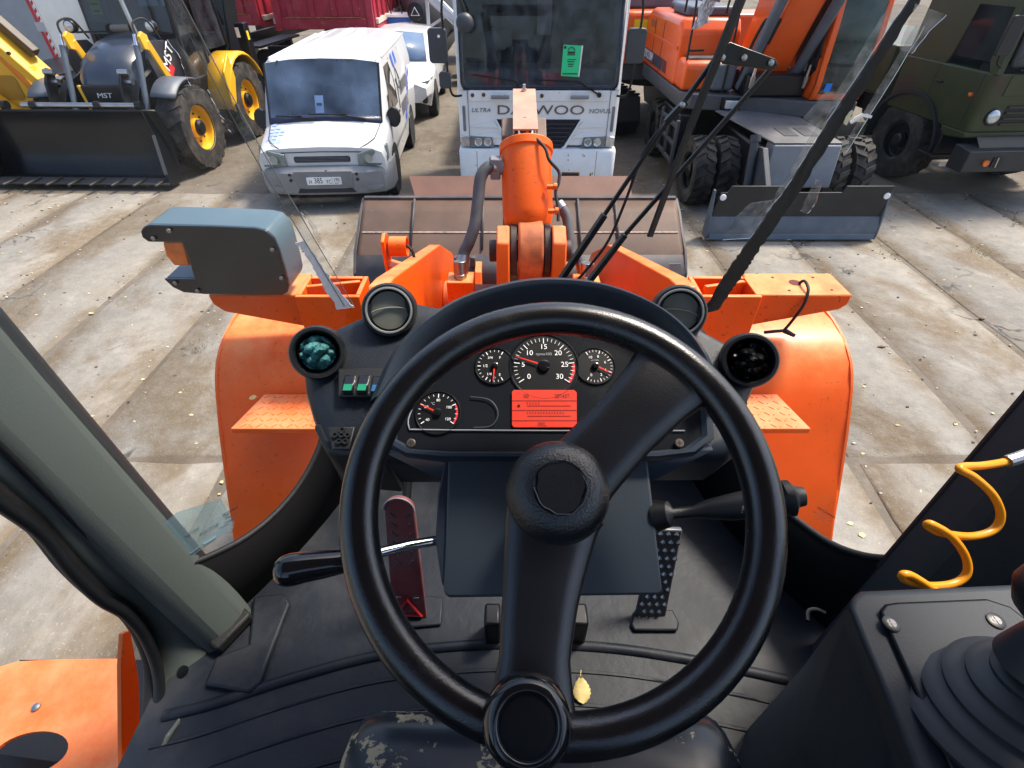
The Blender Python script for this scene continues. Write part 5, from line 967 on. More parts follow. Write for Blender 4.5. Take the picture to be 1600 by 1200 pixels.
pa = MB(); pa.prism([(-.16, .85, 1.20), (-.03, .85, 1.20), (-.03, .97, 1.42), (-.16, .97, 1.42)], (0, .004, 0)); pa.build('windscreen_pass', mat('pass_paper', (.50, .56, .66), .7), VN); pa = MB()
for z_ in (1.26, 1.31, 1.36): pa.cbox((-.095, .855 + (z_ - 1.20) * .545, z_), (.09, .004, .015))
pa = MB(); pa.cbox((-.095, .90, 1.31), (.08, .004, .04)); pa.build('pass_print', DARKPR, VN)
for s in (-1, 1):
    q = MB(); q.tube([(s * .60, .084, .885), (s * .70, .16, .925), (s * .79, .30, .962), (s * .845, .70, 1.083)], .006, 6); q.build('bonnet_gap', DARKPR, VN)
q = MB(); q.tube([(-.60, .072, .83), (0, .070, .84), (.60, .072, .83)], .006, 6); q.build('bonnet_gap', DARKPR, VN)
# roof ribs, rust spots at the visor, gutter
for i, x in enumerate((-.66, -.40, -.13, .13, .40, .66)):
    zt = 1.965 - .035 * (abs(x) / .66) ** 2 * 1.6
    r_ = MB(); r_.bar((x, 1.62, zt - .012), (x, 4.5, zt - .004), .10, .022); r_.build('roof_rib', mat('roof_dirty', (.66, .67, .67), .4, var=.12, vs=3, dirt=(.33, .32, .29), damt=.55, ds=2.2), VN, .010)
for s in (-1, 1):
    r_ = MB(); r_.tube([(s * .872, 1.45, 1.858), (s * .872, 4.6, 1.868)], .012, 6); r_.build('roof_gutter', WHITE, VN)
rn = random.Random(6)
for k_ in range(11):
    x = rn.uniform(-.8, .75); q = MB(); q.cbox((x, 1.155, 1.845 + .03 * (1 - abs(x))), (rn.uniform(.012, .035), .02, rn.uniform(.01, .022))); q.build('rust_spot', mat('rust_spot', (.12, .09, .02), .8, var=.5), VN, .004)
# nose: grille, lamps, bumper, plate
gf = MB(); gf.xz(rrect(-.50, .50, .655, .80, .05), .085, .15); gf.build('grille_frame', WHITE, VN, .012)
gg = MB(); gg.xz(rrect(-.42, .42, .685, .775, .03), .072, .12); gg.build('grille', mat('grille_mesh', (.018, .018, .03), .5, bump=.8, bs=90), VN, .008)
for k_ in range(4): gg = MB(); gg.bar((-.40, .068, .70 + .02 * k_), (.40, .068, .70 + .02 * k_), .008, .006); gg.build('grille_bar', GREYD, VN)
for s in (-1, 1):
    hl = MB(); hl.loft([[V(s * x, y, z) for x, y, z in ((.53, .035, .64), (.86, .030, .645), (.985, .20, .69), (.965, .30, .885), (.74, .05, .862), (.54, .04, .815))], [V(s * x, y + .06, z) for x, y, z in ((.53, .035, .64), (.86, .030, .645), (.985, .20, .69), (.965, .30, .885), (.74, .05, .862), (.54, .04, .815))]]); ho = hl.build('headlight', LENSD, VN, .015, 3)
    hl = MB(); hl.lathe([(.058, 0), (.045, -.006), (.03, -.008)], (s * .70, .026, .75), (-s * .05, -1, .05), 24); hl.build('reflector', mat('van_reflector', (.30, .34, .34), .12, .4, coat=.6), ho)
bm = MB(); bm.loft([[V(x, y, z0) for x, y in ((-1.0, .62), (-.985, .25), (-.88, .08), (-.6, .005), (-.3, -.02), (.3, -.02), (.6, .005), (.88, .08), (.985, .25), (1.0, .62))] for z0 in (.24, .27)] + [[V(x * 1.005, y - .03, z0) for x, y in ((-1.0, .62), (-.985, .25), (-.88, .08), (-.6, .005), (-.3, -.02), (.3, -.02), (.6, .005), (.88, .08), (.985, .25), (1.0, .62))] for z0 in (.36, .56)] + [[V(x, y + .03, .625) for x, y in ((-1.0, .62), (-.985, .25), (-.88, .08), (-.6, .005), (-.3, -.02), (.3, -.02), (.6, .005), (.88, .08), (.985, .25), (1.0, .62))]] + [[V(x * .98, y + .1, .635) for x, y in ((-1.0, .62), (-.985, .25), (-.88, .08), (-.6, .005), (-.3, -.02), (.3, -.02), (.6, .005), (.88, .08), (.985, .25), (1.0, .62))]], closed=False, cap=False)
bmo = bm.build('bumper', GREYB, VN, solid=.02, smooth=40)
cpn = MB(); cpn.xz([(-.42, .36), (.42, .36), (.44, .60), (-.44, .60)], -.066, -.04); cpn.build('bumper_panel', mat('bumper_panel', (.19, .195, .20), .5), bmo, .008)
lg_ = MB(); lg_.xz([(-.44, .275), (.44, .275), (.40, .345), (-.40, .345)], -.055, -.02); lg_.build('lower_grille', mat('grille_mesh', (.018, .018, .03)), bmo, .006)
for x, z in ((-.50, .55), (-.50, .47), (.50, .55), (.50, .47), (.05, .585)):
    h_ = MB(); h_.cyl((x, -.062, z), (x, -.03, z), .022, n=12); h_.build('bumper_hole', DARKPR, bmo)
for s in (-1, 1):
    f_ = MB(); f_.loft([[V(s * (.74 + .13 * math.cos(a)), .015 + .05 * max(0, math.cos(a)) - .06 + .02, .335 + .04 * math.sin(a)) for a in [R(q) for q in range(0, 360, 30)]], [V(s * (.74 + .13 * math.cos(a)), .10, .335 + .04 * math.sin(a)) for a in [R(q) for q in range(0, 360, 30)]]]); f_.build('fog_lamp_cover', GREYB, bmo, .006)
pt = MB(); pt.xz(rrect(-.26, .26, .405, .517, .012), -.078, -.068); po_ = pt.build('number_plate', PAPERW, bmo)
text('plate_text', 'H', .085, (-.205, -.0795, .447), (1, 0, 0), (0, 0, 1), DARKPR, bmo, .0005, sx=.75); text('plate_text', '385', .115, (-.085, -.0795, .463), (1, 0, 0), (0, 0, 1), DARKPR, bmo, .0005, sx=.78); text('plate_text', 'YC', .085, (.07, -.0795, .447), (1, 0, 0), (0, 0, 1), DARKPR, bmo, .0005, sx=.75)
text('plate_text', '190', .075, (.19, -.0795, .474), (1, 0, 0), (0, 0, 1), DARKPR, bmo, .0005, sx=.8); text('plate_text', 'RUS', .030, (.18, -.0795, .425), (1, 0, 0), (0, 0, 1), DARKPR, bmo, .0005)
dv_ = MB(); dv_.box(.125, .128, -.0795, -.078, .408, .514); dv_.build('plate_divider', DARKPR, bmo)
bd = MB(); bd.loft([[V(.09 * math.cos(a) * k_, .115 + .0 * k_, .842 + .035 * math.sin(a) * k_) + V(0, -.012 + .0 * k_, 0) for a in [R(q) for q in range(0, 360, 15)]] for k_ in (1.0, .98)] + [[V(.08 * math.cos(a), .098, .842 + .03 * math.sin(a)) for a in [R(q) for q in range(0, 360, 15)]]]); bd.build('bonnet_oval', mat('oval_grey', (.5, .5, .5), .5), VN)
# bonnet decals (checker of pale blue), side decals
def hood_pt(x, y):
    t = (y - .10) / .64; z = .885 + t * .22 - .04 * (abs(x) / .85) ** 3 * (1 - t) - .05 * (abs(x) / .85) ** 4
    return z
for i in range(3):
    for j in range(6):
        x = -.84 + .085 * i + .018 * j * (1 if j < 3 else 1) * .3; y = .22 + .085 * j
        if i == 2 and j in (1, 4, 5) or (i == 1 and j == 5): continue
        q = MB(); pts = [(x, y), (x + .068, y - .012), (x + .078, y + .05), (x + .010, y + .062)]
        q.prism([V(a, c, .0) for a, c in pts], (0, 0, .003)); o = q.build('bonnet_decal', BLUEL, VN, smooth=0)
        for v in o.data.vertices:
            tt = max(0, min(1, (v.co.y - .10) / .16)) if v.co.y < .26 else 1 + (v.co.y - .26) / .48
            za = .86 + (.935 - .86) * tt if tt <= 1 else .935 + (1.085 - .935) * (tt - 1)
            zi = .885 + (.965 - .885) * tt if tt <= 1 else .965 + (1.12 - .965) * (tt - 1)
            xa, xi_ = (.72 + .08 * min(tt, 1) + .04 * max(0, tt - 1)), .42
            f = (abs(v.co.x) - xi_) / (xa - xi_); v.co.z += zi + (za - zi) * min(f, 1) - (max(0, f - 1) * .22) + .006
def side_pt(y, z, off=.006):
    P_ = [(.95, .32), (.985, .70), (.975, 1.10), (.945, 1.48), (.865, 1.865)]
    for (x0, z0), (x1, z1) in zip(P_, P_[1:]):
        if z <= z1: return V(x0 + (x1 - x0) * (z - z0) / (z1 - z0) + off, y, z)
    return V(.865 + off, y, z)
def side_poly(name, pts, m, off=.006, parent=VN):
    q = MB(); q.poly([side_pt(y, z, off) for y, z in pts]); return q.build(name, m, parent, solid=.003, smooth=0)
side_poly('door_window', [(.98, 1.14), (1.95, 1.13), (1.95, 1.46), (1.90, 1.74), (1.40, 1.74), (1.20, 1.50)], GLOSSB, .008)
side_poly('quarter_window', [(.80, 1.00), (.96, 1.00), (1.18, 1.42), (1.10, 1.42)], GLOSSB, .010)
side_poly('window_divider', [(1.30, 1.15), (1.34, 1.15), (1.34, 1.66), (1.30, 1.62)], BLACKP, .013)
for y in (2.02, 3.25): side_poly('door_gap', [(y, .45), (y + .015, .45), (y + .015, 1.78), (y, 1.78)], DARKPR, .004)
side_poly('rub_strip', [(1.1, .60), (3.3, .60), (3.3, .66), (1.1, .66)], GREYB, .014)
side_poly('door_handle', [(1.82, .98), (1.96, .98), (1.96, 1.02), (1.82, 1.02)], BLACKP, .02)
rn = random.Random(12)
for k_ in range(14):
    y = 2.6 + .19 * (k_ % 7) + .1 * (k_ // 7); z = .52 + .13 * (k_ % 7) * (1 if k_ < 7 else .7) + (.0 if k_ < 7 else .14)
    side_poly('side_decal', [(y, z), (y + .16, z + .05), (y + .17, z + .15), (y + .01, z + .10)], BLUED if k_ % 3 else BLUEL, .007)
for k_ in range(4): y = 2.25 + .17 * k_; side_poly('side_decal', [(y, 1.60), (y + .13, 1.64), (y + .12, 1.80), (y - .01, 1.76)], BLUEL if k_ % 2 else BLUED, .007)
for k_ in range(7): y = 2.35 + .15 * k_; side_poly('side_lettering', [(y, .82), (y + .10, .84), (y + .10, 1.04), (y, 1.02)], GREYD, .0075)
for k_ in range(8): y = 2.45 + .14 * k_; side_poly('side_lettering', [(y, 1.14), (y + .09, 1.16), (y + .09, 1.34), (y, 1.32)], GREYD, .0075)
q = MB()
for A in ([(2.10, 1.0), (2.2, 1.35), (2.35, 1.62), (2.52, 1.42), (2.60, 1.2)], [(2.12, 1.45), (2.3, 1.28), (2.55, 1.40)]): q = MB(); q.tube([side_pt(y, z, .008) for y, z in A], .012, 6); q.build('side_line_drawing', GREYD, VN)
for s in (-1, 1):
    for y in (.80, 3.55):
        wa_ = MB(); wa_.cyl((s * .80, y, .36), (s * .988, y, .36), .40, n=32); wa_.build('wheel_arch', mat('arch_black', (.012, .012, .012), .9), VN)
        wheel(VN, s * .885, y, .335, .215, .20, s, GREYM, 0, .01)
    mi = MB(); mi.loft([[V(s * (1.03 + .11 * math.cos(a)), y, 1.12 + .15 * math.sin(a)) for a in [R(q) for q in range(0, 360, 30)]] for y in (.86, .95)]); mo = mi.build('mirror', BLACKP, VN, .02, 3)
    mi = MB(); mi.bar((s * .93, .93, 1.05), (s * 1.0, .92, 1.08), .06, .06); mi.build('mirror_arm', BLACKP, mo, .01)

# ================================================================ white lorry
TR = thing('lorry', 'white flat-nosed lorry with rusty bumper, facing the loader bucket', 'truck', (.39, 8.30, 0), -.6)
pl_ = rrect(-1.19, 1.19, .04, 2.1, .16, 6, (0, 0, 1, 1))
c = MB(); c.xy(pl_, .86, 1.60)
cab = c.build('cab_front', WHITE_T, TR, .02, 2, smooth=40)
for s in (-1, 1):
    sh_ = MB(); sh_.loft([[V(s * x, y, 1.598) for x, y in ((1.19, .22), (1.175, .10), (1.12, .05), (1.09, .07), (1.12, .14), (1.15, .24))], [V(s * x * .985, y + .12, 2.80) for x, y in ((1.19, .22), (1.175, .10), (1.12, .05), (1.09, .07), (1.12, .14), (1.15, .24))]]); sh_.build('cab_pillar', WHITE_T, TR, .01)
    sd_ = MB(); sd_.box(min(s * 1.16, s * 1.188), max(s * 1.16, s * 1.188), .22, 2.1, 1.60, 2.85); sd_.build('cab_side', WHITE_T, TR, .01)
rf_ = MB(); rf_.xy(rrect(-1.17, 1.17, .14, 2.1, .16, 6, (0, 0, 1, 1)), 2.72, 2.95); rf_.build('cab_roof', WHITE_T, TR, .05, 3)
bw = MB(); bw.box(-1.16, 1.16, 2.04, 2.1, 1.6, 2.75); bw.build('cab_back', DARKIN, TR)
li = MB(); li.box(-1.15, 1.15, 1.25, 1.27, 1.6, 2.72); li.build('cab_bulkhead', mat('truck_lining', (.055, .062, .072), .9, var=.2, vs=3), TR)
sg = MB(); sg.xz(rrect(-1.10, 1.10, 1.61, 2.74, .08), .155, .175)
fr_ = MB(); n_ = 0
A = rrect(-1.13, 1.13, 1.615, 2.76, .09); B2 = rrect(-1.07, 1.07, 1.67, 2.70, .07)
def lean(x, z, y=.045): return V(x, y + (z - 1.6) * .095, z)
fr_.loft([[lean(x, z), lean(x2, z2)] for (x, z), (x2, z2) in zip(A + A[:1], B2 + B2[:1])], closed=False, cap=False); fr_.build('windscreen_frame', mat('frit_dark', (.012, .015, .028), .25, coat=.4), TR, solid=.012)
wg = MB(); wg.poly([lean(x, z, .048) for x, z in A]); wg.build('windscreen', glass('truck_screen', (.58, .64, .70), .07, (.34, .40, .46), 6.), TR, smooth=0)
de = MB(); de.box(-1.14, 1.14, .16, .70, 1.60, 1.86); de.build('dash_shelf', mat('truck_dash', (.13, .15, .17), .7, var=.15), TR, .05, 3)
for x in (-.62, .62):
    s_ = MB(); s_.box(x - .25, x + .25, .95, 1.10, 1.6, 2.25); so_ = s_.build('seat', SEATG, TR, .06, 3); s_ = MB(); s_.box(x - .13, x + .13, .97, 1.08, 2.27, 2.46); s_.build('headrest', SEATG, so_, .04, 3)
sw_ = MB(); sw_.tube([V(.62 + .22 * math.cos(a), .72 + .10 * math.sin(a), 1.98 + .15 * math.sin(a)) for a in [2 * math.pi * k / 28 for k in range(28)]], .016, 8, closed=True); sw_.build('steering_wheel', DARKIN, TR)
wc = MB(); wc.box(-.02, .2, 1.22, 1.245, 2.15, 2.6); wc.build('back_window', mat('back_window', (.25, .30, .34), .3), TR)
# wiper panel with grab handles, wipers
wpn = MB(); wpn.xz(rrect(-1.02, 1.02, 1.468, 1.605, .02), .018, .05); wpn.build('wiper_panel', WHITE_R, TR, .006)
for x in (-.56, .58):
    h_ = MB(); h_.cyl((x - .13, -.035, 1.53), (x + .13, -.035, 1.53), .024, n=12); h_.bar((x - .10, .02, 1.53), (x - .10, -.03, 1.53), .03, .03); h_.bar((x + .10, .02, 1.53), (x + .10, -.03, 1.53), .03, .03); h_.build('grab_handle', GREYM, TR)
for x0, z0, x1, z1, xe, ze in ((-.20, 1.565, -.36, 1.725, -.95, 1.80), (.86, 1.555, .56, 1.715, -.02, 1.735)):
    wp = MB(); wp.bar((x0, -.01, z0), (x1, .02, z1), .03, .018, w2=.02); wp.bar((x1, .02, z1), (xe, .03, ze), .014, .014); wp.cyl((x0, .02, z0), (x0, -.025, z0), .032, n=12); wp.build('wiper', BLACKM, TR)
for x, z in ((-.96, 1.545), (.04, 1.54), (-.80, 1.55)):
    h_ = MB(); h_.cyl((x, .02, z), (x, .008, z), .026, n=12); h_.build('panel_plug', mat('rust_dark', (.10, .045, .015), .8), TR)
# lettering, grille, pressed creases, lamps
GOLD = mat('letter_bronze', (.20, .15, .11), .35, .6)
text('emblem', 'DAEWOO', .175, (.03, .036, 1.345), (1, 0, 0), (0, 0, 1), GOLD, TR, .006, sx=1.62); text('emblem', 'ULTRA', .075, (-.85, .036, 1.345), (1, 0, 0), (0, 0, 1), GREYD, TR, .004, sx=1.25, shear=.3); text('emblem', 'NOVUS', .085, (.90, .036, 1.335), (1, 0, 0), (0, 0, 1), GREYD, TR, .004, sx=1.1)
gp_ = [(-.62, 1.225), (.62, 1.225), (.61, 1.20), (.40, .86), (.34, .835), (-.34, .835), (-.40, .86), (-.61, 1.20)]
g_ = MB(); g_.xz(gp_, .028, .06); go = g_.build('grille', mat('grille_black', (.010, .010, .016), .5), TR)
for k_ in range(6):
    z = .88 + .058 * k_; hw_ = .355 + (z - .86) * .60; q = MB(); q.bar((-hw_, .016, z), (hw_, .016, z), .03, .018); q.build('slat', mat('slat_dark', (.028, .030, .045), .35), go, .004)
for s in (-1, 1):
    e = MB(); e.xz([(s * .645, 1.225), (s * .62, 1.225), (s * .40, .86), (s * .345, .815), (s * .36, .80), (s * .43, .83)], .012, .05); e.build('grille_edge', WHITE_T, TR, .005)
    for z0, z1 in ((1.19, 1.12), (1.05, .98)):
        cr = MB(); cr.prism([(s * .66, .036, z0), (s * 1.02, .036, z0 - .055), (s * 1.02, .036, z0 - .06), (s * (.58 if z0 > 1.1 else .50), .036, z1 - .01)], (0, -.016, 0)); cr.build('panel_crease', WHITE_T, TR, .007)
    hd_ = MB(); hd_.xz([(s * .665, .845), (s * 1.02, .845), (s * 1.02, 1.0), (s * .69, .985)], .010, .06); ho = hd_.build('headlight', LENSD, TR, .006)
    for x in (.76, .90): q = MB(); q.lathe([(.062, 0), (.056, .01), (.045, .002), (.02, -.008)], (s * x, .006, .918), (0, -1, 0), 22); q.build('reflector', LENS, ho)
    q = MB(); q.xz([(s * 1.03, .845), (s * 1.165, .85), (s * 1.165, .985), (s * 1.03, 1.0)], .03, .16); q.build('corner_lamp', LENS, TR, .008)
    vs_ = MB(); vs_.box(min(s * 1.03, s * 1.034), max(s * 1.03, s * 1.034), .028, .05, .86, 1.60); vs_.build('panel_gap', DARKPR, TR)
    sl_2 = MB(); sl_2.xz(rrect(s * 1.10 - .02, s * 1.10 + .02, 1.06, 1.40, .015), .035, .08); sl_2.build('air_slot', GREYD, TR)
# bumper
bp_ = rrect(-1.205, 1.205, -.045, .7, .10, 6, (0, 0, 1, 1)); b2 = MB()
b2.loft([[V(x * .985, y + .03, .30) for x, y in bp_], [V(x, y, .34) for x, y in bp_], [V(x, y, .78) for x, y in bp_], [V(x * .99, y + .025, .825) for x, y in bp_]]); bo = b2.build('bumper', WHITE_R, TR, .012, 2, smooth=40)
q = MB(); q.xz([(.37, .345), (.66, .345), (.655, .485), (.39, .49)], -.050, -.04); q.build('bumper_cutout', DARKPR, bo); 
for a, e in (((.37, .34), (.66, .34)), ((.66, .34), (.657, .49)), ((.39, .49), (.657, .488))):
    q = MB(); q.bar((a[0], -.048, a[1]), (e[0], -.048, e[1]), .012, .02, (0, 1, 0)); q.build('rusty_edge', mat('rust_orange', (.30, .12, .02), .85, var=.5, vs=30), bo)
q = MB(); q.xz([(-.5, .35), (.0, .35), (.0, .47), (-.5, .47)], -.050, -.04); q.build('bumper_cutout', DARKPR, bo)
for x in (-.93, .90): q = MB(); q.box(x, x + .006, -.047, -.04, .33, .80); q.build('bumper_seam', mat('rust_seam', (.13, .06, .03), .8), bo)
q = MB(); q.xz(rrect(-.05, .19, .555, .68, .015), -.056, -.044); q.build('badge_frame', DARKPR, bo)
for x, z in ((.13, .645), (.13, .59)): q = MB(); q.box(x - .03, x + .03, -.0585, -.056, z - .017, z + .017); q.build('badge_mark', PAPERW, bo)
rn = random.Random(9)
for k_ in range(16):
    x, z = rn.choice((-.95, .46, .47, .86, -.7, .7)) + rn.uniform(-.03, .03), rn.uniform(.36, .79); q = MB(); q.cbox((x, -.0455, z), (rn.uniform(.008, .03), .004, rn.uniform(.01, .05))); q.build('rust_spot', mat('rust_spot2', (.26, .11, .02), .85, var=.5, vs=30), bo)
# mirrors on bent tubes
for s in (-1, 1):
    t_ = MB(); t_.tube(smooth_path([V(s * 1.10, .05, 2.72), V(s * 1.24, -.12, 2.74), V(s * 1.30, -.14, 2.55), V(s * 1.285, -.14, 2.1), V(s * 1.27, -.14, 1.75), V(s * 1.23, -.10, 1.57), V(s * 1.12, .02, 1.54)], 5), .016, 8); mo = t_.build('mirror_tube', BLACKM, TR, smooth=60)
    x = s * 1.385 if s < 0 else 1.27
    q = MB(); q.xz(rrect(x - .125, x + .125, 1.96, 2.36, .05), -.16, -.06); q.build('mirror', mat('mirror_shell', (.045, .05, .058), .45), mo, .015, 3)
    if s < 0:
        q = MB(); q.xz(rrect(-1.40, -1.24, 1.66, 1.86, .04), -.17, -.06); q.build('mirror', mat('mirror_shell', (.045, .05, .058)), mo, .015, 3)
        q = MB(); q.lathe([(.06, .06), (.10, .03), (.115, 0), (.105, -.03), (.07, -.05)], (-1.0, -.22, 2.42), (.1, -1, .2), 24); q.build('kerb_mirror', mat('mirror_shell', (.045, .05, .058)), mo, smooth=60)
        q = MB(); q.tube(smooth_path([V(-1.24, -.12, 2.73), V(-1.10, -.2, 2.72), V(-1.02, -.2, 2.6), V(-1.0, -.2, 2.5)], 4), .012, 8); q.build('kerb_mirror_tube', BLACKM, mo)
        q = MB(); q.lathe([(.018, 0), (.018, .006)], (-1.36, -.165, 2.27), (0, -1, 0), 12); q.build('mirror_badge', PAPERW, mo)
# chassis
for s in (-1, 1):
    q = MB(); q.box(s * .42 - .04, s * .42 + .04, .6, 7.2, .62, .88); q.build('chassis_rail', BLACKM, TR)
    wheel(TR, s * .98, 1.35, .50, .30, .29, s, GREYM, 0, .01); wheel(TR, s * .90, 5.4, .50, .45, .29, s, GREYM, 0, .01)
    q = MB(); q.box(min(s * .8, s * 1.18), max(s * .8, s * 1.18), .75, 1.95, .9, 1.0); q.build('wheel_arch', BLACKM, TR, .02)
q = MB(); q.box(-1.2, 1.2, 2.3, 7.3, 1.05, 1.15); q.build('load_floor', GREYM, TR, .02)
NG = MB(); p0 = V(.39, 8.30, 0)
NG.prism([p0 + V(.30, .045, 1.785), p0 + V(.545, .045, 1.77), p0 + V(.565, .078, 2.14), p0 + V(.318, .078, 2.15)], (0, -.004, 0)); ng = NG.build('price_notice', CREASE, None, smooth=0); tag(ng, 'green printed notice on the windscreen of the white lorry', 'notice')
def nline(x0, x1, z, h): q = MB(); q.prism([p0 + V(x0, .045 + (z - h - 1.6) * .095 - .024, z - h), p0 + V(x1, .045 + (z - h - 1.6) * .095 - .024, z - h), p0 + V(x1, .045 + (z + h - 1.6) * .095 - .024, z + h), p0 + V(x0, .045 + (z + h - 1.6) * .095 - .024, z + h)], (0, -.002, 0)); q.build('print_line', DARKPR, ng, smooth=0)
for x0, x1, z, h in ((.38, .48, 2.06, .012), (.375, .485, 2.035, .006), (.38, .50, 1.98, .004), (.38, .48, 1.955, .006), (.39, .47, 1.925, .006), (.395, .465, 1.90, .005), (.32, .53, 1.81, .006), (.325, .36, 2.12, .015)): nline(x0, x1, z, h)
q = MB(); q.tube([p0 + V(.43 + .045 * math.cos(R(a)), .062, 2.085 + .035 * math.sin(R(a))) for a in range(-10, 200, 20)], .005, 6); q.build('print_arc', DARKPR, ng)
q = MB(); q.prism([p0 + V(.548, .044, 1.775), p0 + V(.562, .044, 1.77), p0 + V(.588, .077, 2.14), p0 + V(.568, .077, 2.14)], (0, .004, 0)); q.build('paper_edge', PAPERW, ng)


# ================================================================ wheeled excavator, right
EX = thing('wheeled_excavator', 'orange wheeled excavator with black dozer blade and twin tyres, right of the white lorry', 'excavator', (3.95, 6.85, 0))
bl = MB(); prof = [(.02, .02), (-.02, .20), (.02, .34), (.07, .34), (.07, .02)]
bl.yz([(.0, .03), (-.035, .10), (-.02, .22), (.03, .335), (.075, .335), (.06, .05)], -1.22, 1.13); blo = bl.build('dozer_blade', BLADEL, EX, .006)
ub = MB(); ub.xz([(-1.20, .33), (1.11, .33), (1.13, .745), (.50, .745), (.47, .66), (-.30, .66), (-.34, .745), (-1.02, .745), (-1.06, .66), (-1.15, .655)], .035, .065); ub.build('blade_upper', BLADED, blo, .005)
for x in (-1.225, 1.135):
    q = MB(); q.yz([(-.03, .03), (-.04, .10), (-.02, .25), (.03, .50), (.06, .68), (.12, .68), (.16, .03)], x - .012, x + .012); q.build('blade_end', BLADEL, blo, .003)
    xx = x + (.11 if x < 0 else -.06); q = MB(); q.lathe([(.042, 0), (.042, .012), (.03, .02), (.01, .02)], (xx, .03, .60 if x < 0 else .62), (0, -1, 0), 18); q.build('marker_bolt', WHITE_P, blo)
we = MB(); we.box(-1.2, 1.11, -.047, -.03, .035, .115); we.build('cutting_edge', mat('edge_slate', (.11, .15, .20), .4), blo, .004)
cb = MB(); cb.prism([(-.42, .50, .56), (.55, .50, .56), (.58, .62, 1.10), (-.36, .62, 1.10)], (0, .25, 0)); cbo = cb.build('blade_carrier', mat('carrier_grey', (.20, .212, .225), .45, var=.1, dirt=(.12, .12, .12), damt=.4), EX, .02)
dk = MB(); dk.prism([(-.36, .64, 1.105), (.58, .64, 1.105), (.40, 2.1, 1.20), (-.75, 2.1, 1.20)], (0, 0, .02)); dk.build('chassis_deck', mat('deck_grey', (.13, .13, .135), .5, var=.2), EX, .006)
for x in (-.12, .16): q = MB(); q.prism([(x, .9, 1.145), (x + .2, .9, 1.145), (x + .17, 1.25, 1.168), (x - .03, 1.25, 1.168)], (0, 0, .004)); q.build('deck_slot', EXGREY, EX)
for x in (-.50,):
    q = MB(); q.yz([(.10, .25), (.12, .70), (.55, 1.08), (.75, 1.05), (.70, .35)], x - .04, x + .04); q.build('blade_bracket', EXGREY, EX, .01); q = MB(); q.cyl((x - .10, .55, .55), (x - .10, .72, 1.18), .055, n=14); q.cyl((x - .10, .70, 1.12), (x - .10, .73, 1.20), .07, n=14); q.build('blade_ram', EXGREY, EX)
ch = MB(); ch.box(-.55, .55, .9, 4.9, .45, 1.05); ch.build('chassis', BLACKMACH, EX, .03)
for y in (1.50, 4.15):
    q = MB(); q.cyl((-1.1, y, .50), (1.1, y, .50), .11, n=14); q.build('axle', BLACKMACH, EX)
    for s in (-1, 1):
        for x in ((.70, 1.06) if s < 0 else (.94, 1.31)): wheel(EX, s * x, y, .505, .30, .27, s, BLACKMACH, 19, .045)
lad = MB()
q = MB(); q.box(-1.24, -.95, 2.25, 3.35, .42, 1.12); q.build('step_box', BLACKMACH, EX, .02)
for z0, z1 in ((.40, .46), (.66, .72), (.93, .99)): q = MB(); q.box(-1.30, -1.25, 2.15, 3.15, z0, z1); q.build('ladder_rung', EXGREY, EX, .008)
for y in (2.12, 2.62, 3.12): q = MB(); q.box(-1.302, -1.252, y, y + .07, .38, 1.06); q.build('ladder_post', EXGREY, EX, .008)
sr_ = MB(); sr_.cyl((0, 2.9, 1.05), (0, 2.9, 1.20), .62, n=32); sr_.build('slew_ring', BLACKMACH, EX)
# upper structure
ud = MB(); ud.xy([(-1.26, 2.55), (-1.10, 2.30), (-.3, 2.1), (.55, 1.72), (1.22, 1.72), (1.28, 2.0), (1.28, 5.3), (.9, 5.85), (-.9, 5.85), (-1.28, 5.3)], 1.19, 1.41); udo = ud.build('upper_deck', EXGREY, EX, .02)
hl = MB(); q = MB(); q.box(.9, 1.15, 1.70, 1.73, 1.24, 1.36); 
q = MB(); q.box(-.62, -.40, 2.05, 2.2, 1.245, 1.36); q.build('work_lamp', LENS, udo, .01); q = MB(); q.box(-.66, -.36, 2.10, 2.24, 1.225, 1.385); q.build('lamp_frame', BLACKMACH, udo, .008)
hd = MB(); hd.loft([[V(x, y, z) for y, z in ((3.0, 1.42), (3.0, 2.12), (3.12, 2.27), (5.25, 2.27), (5.62, 2.15), (5.78, 1.9), (5.78, 1.42))] for x in (-1.27,)] + [[V(x, y, z) for y, z in ((2.98, 1.42), (2.98, 2.16), (3.12, 2.33), (5.25, 2.33), (5.64, 2.20), (5.80, 1.9), (5.80, 1.42))] for x in (-1.20, -.30)]); hdo = hd.build('engine_hood', EXORANGE, EX, .05, 3)
cw = MB(); cw.xy(rrect(-1.2, 1.22, 5.0, 5.95, .35, 6, (1, 1, 0, 0)), 1.42, 2.25); cw.build('counterweight', EXORANGE, EX, .06, 3)
for y in (4.05, 4.72): q = MB(); q.box(-1.276, -1.268, y, y + .012, 1.45, 2.20); q.build('hood_gap', mat('gap_dark', (.10, .02, .005), .7), hdo)
q = MB(); q.box(-1.278, -1.268, 4.78, 5.12, 2.05, 2.16); q.build('hood_vent', mat('vent_orange', (.42, .06, .01), .6), hdo)
q = MB(); q.bar((-1.276, 3.0, 1.93), (-1.276, 5.7, 1.93), .010, .05); q.build('hood_ledge', EXORANGE, hdo, .004)
dq = MB(); dq.box(-1.279, -1.272, 3.85, 5.45, 1.50, 1.68); dq.build('side_stripe', mat('decal_navy', (.02, .022, .05), .4), hdo)
text('model_lettering', 'DX210W', .20, (-1.282, 4.95, 1.59), (0, -1, 0), (0, 0, 1), PAPERW, hdo, .002, sx=.95)
for k_ in range(3): q = MB(); y = 3.70 - .10 * k_; q.prism([(-1.274, y, 1.50), (-1.274, y + .05, 1.50), (-1.274, y + .10, 1.68), (-1.274, y + .05, 1.68)], (-.004, 0, 0)); q.build('stripe_bar', mat('decal_navy', (.02, .022, .05)), hdo)
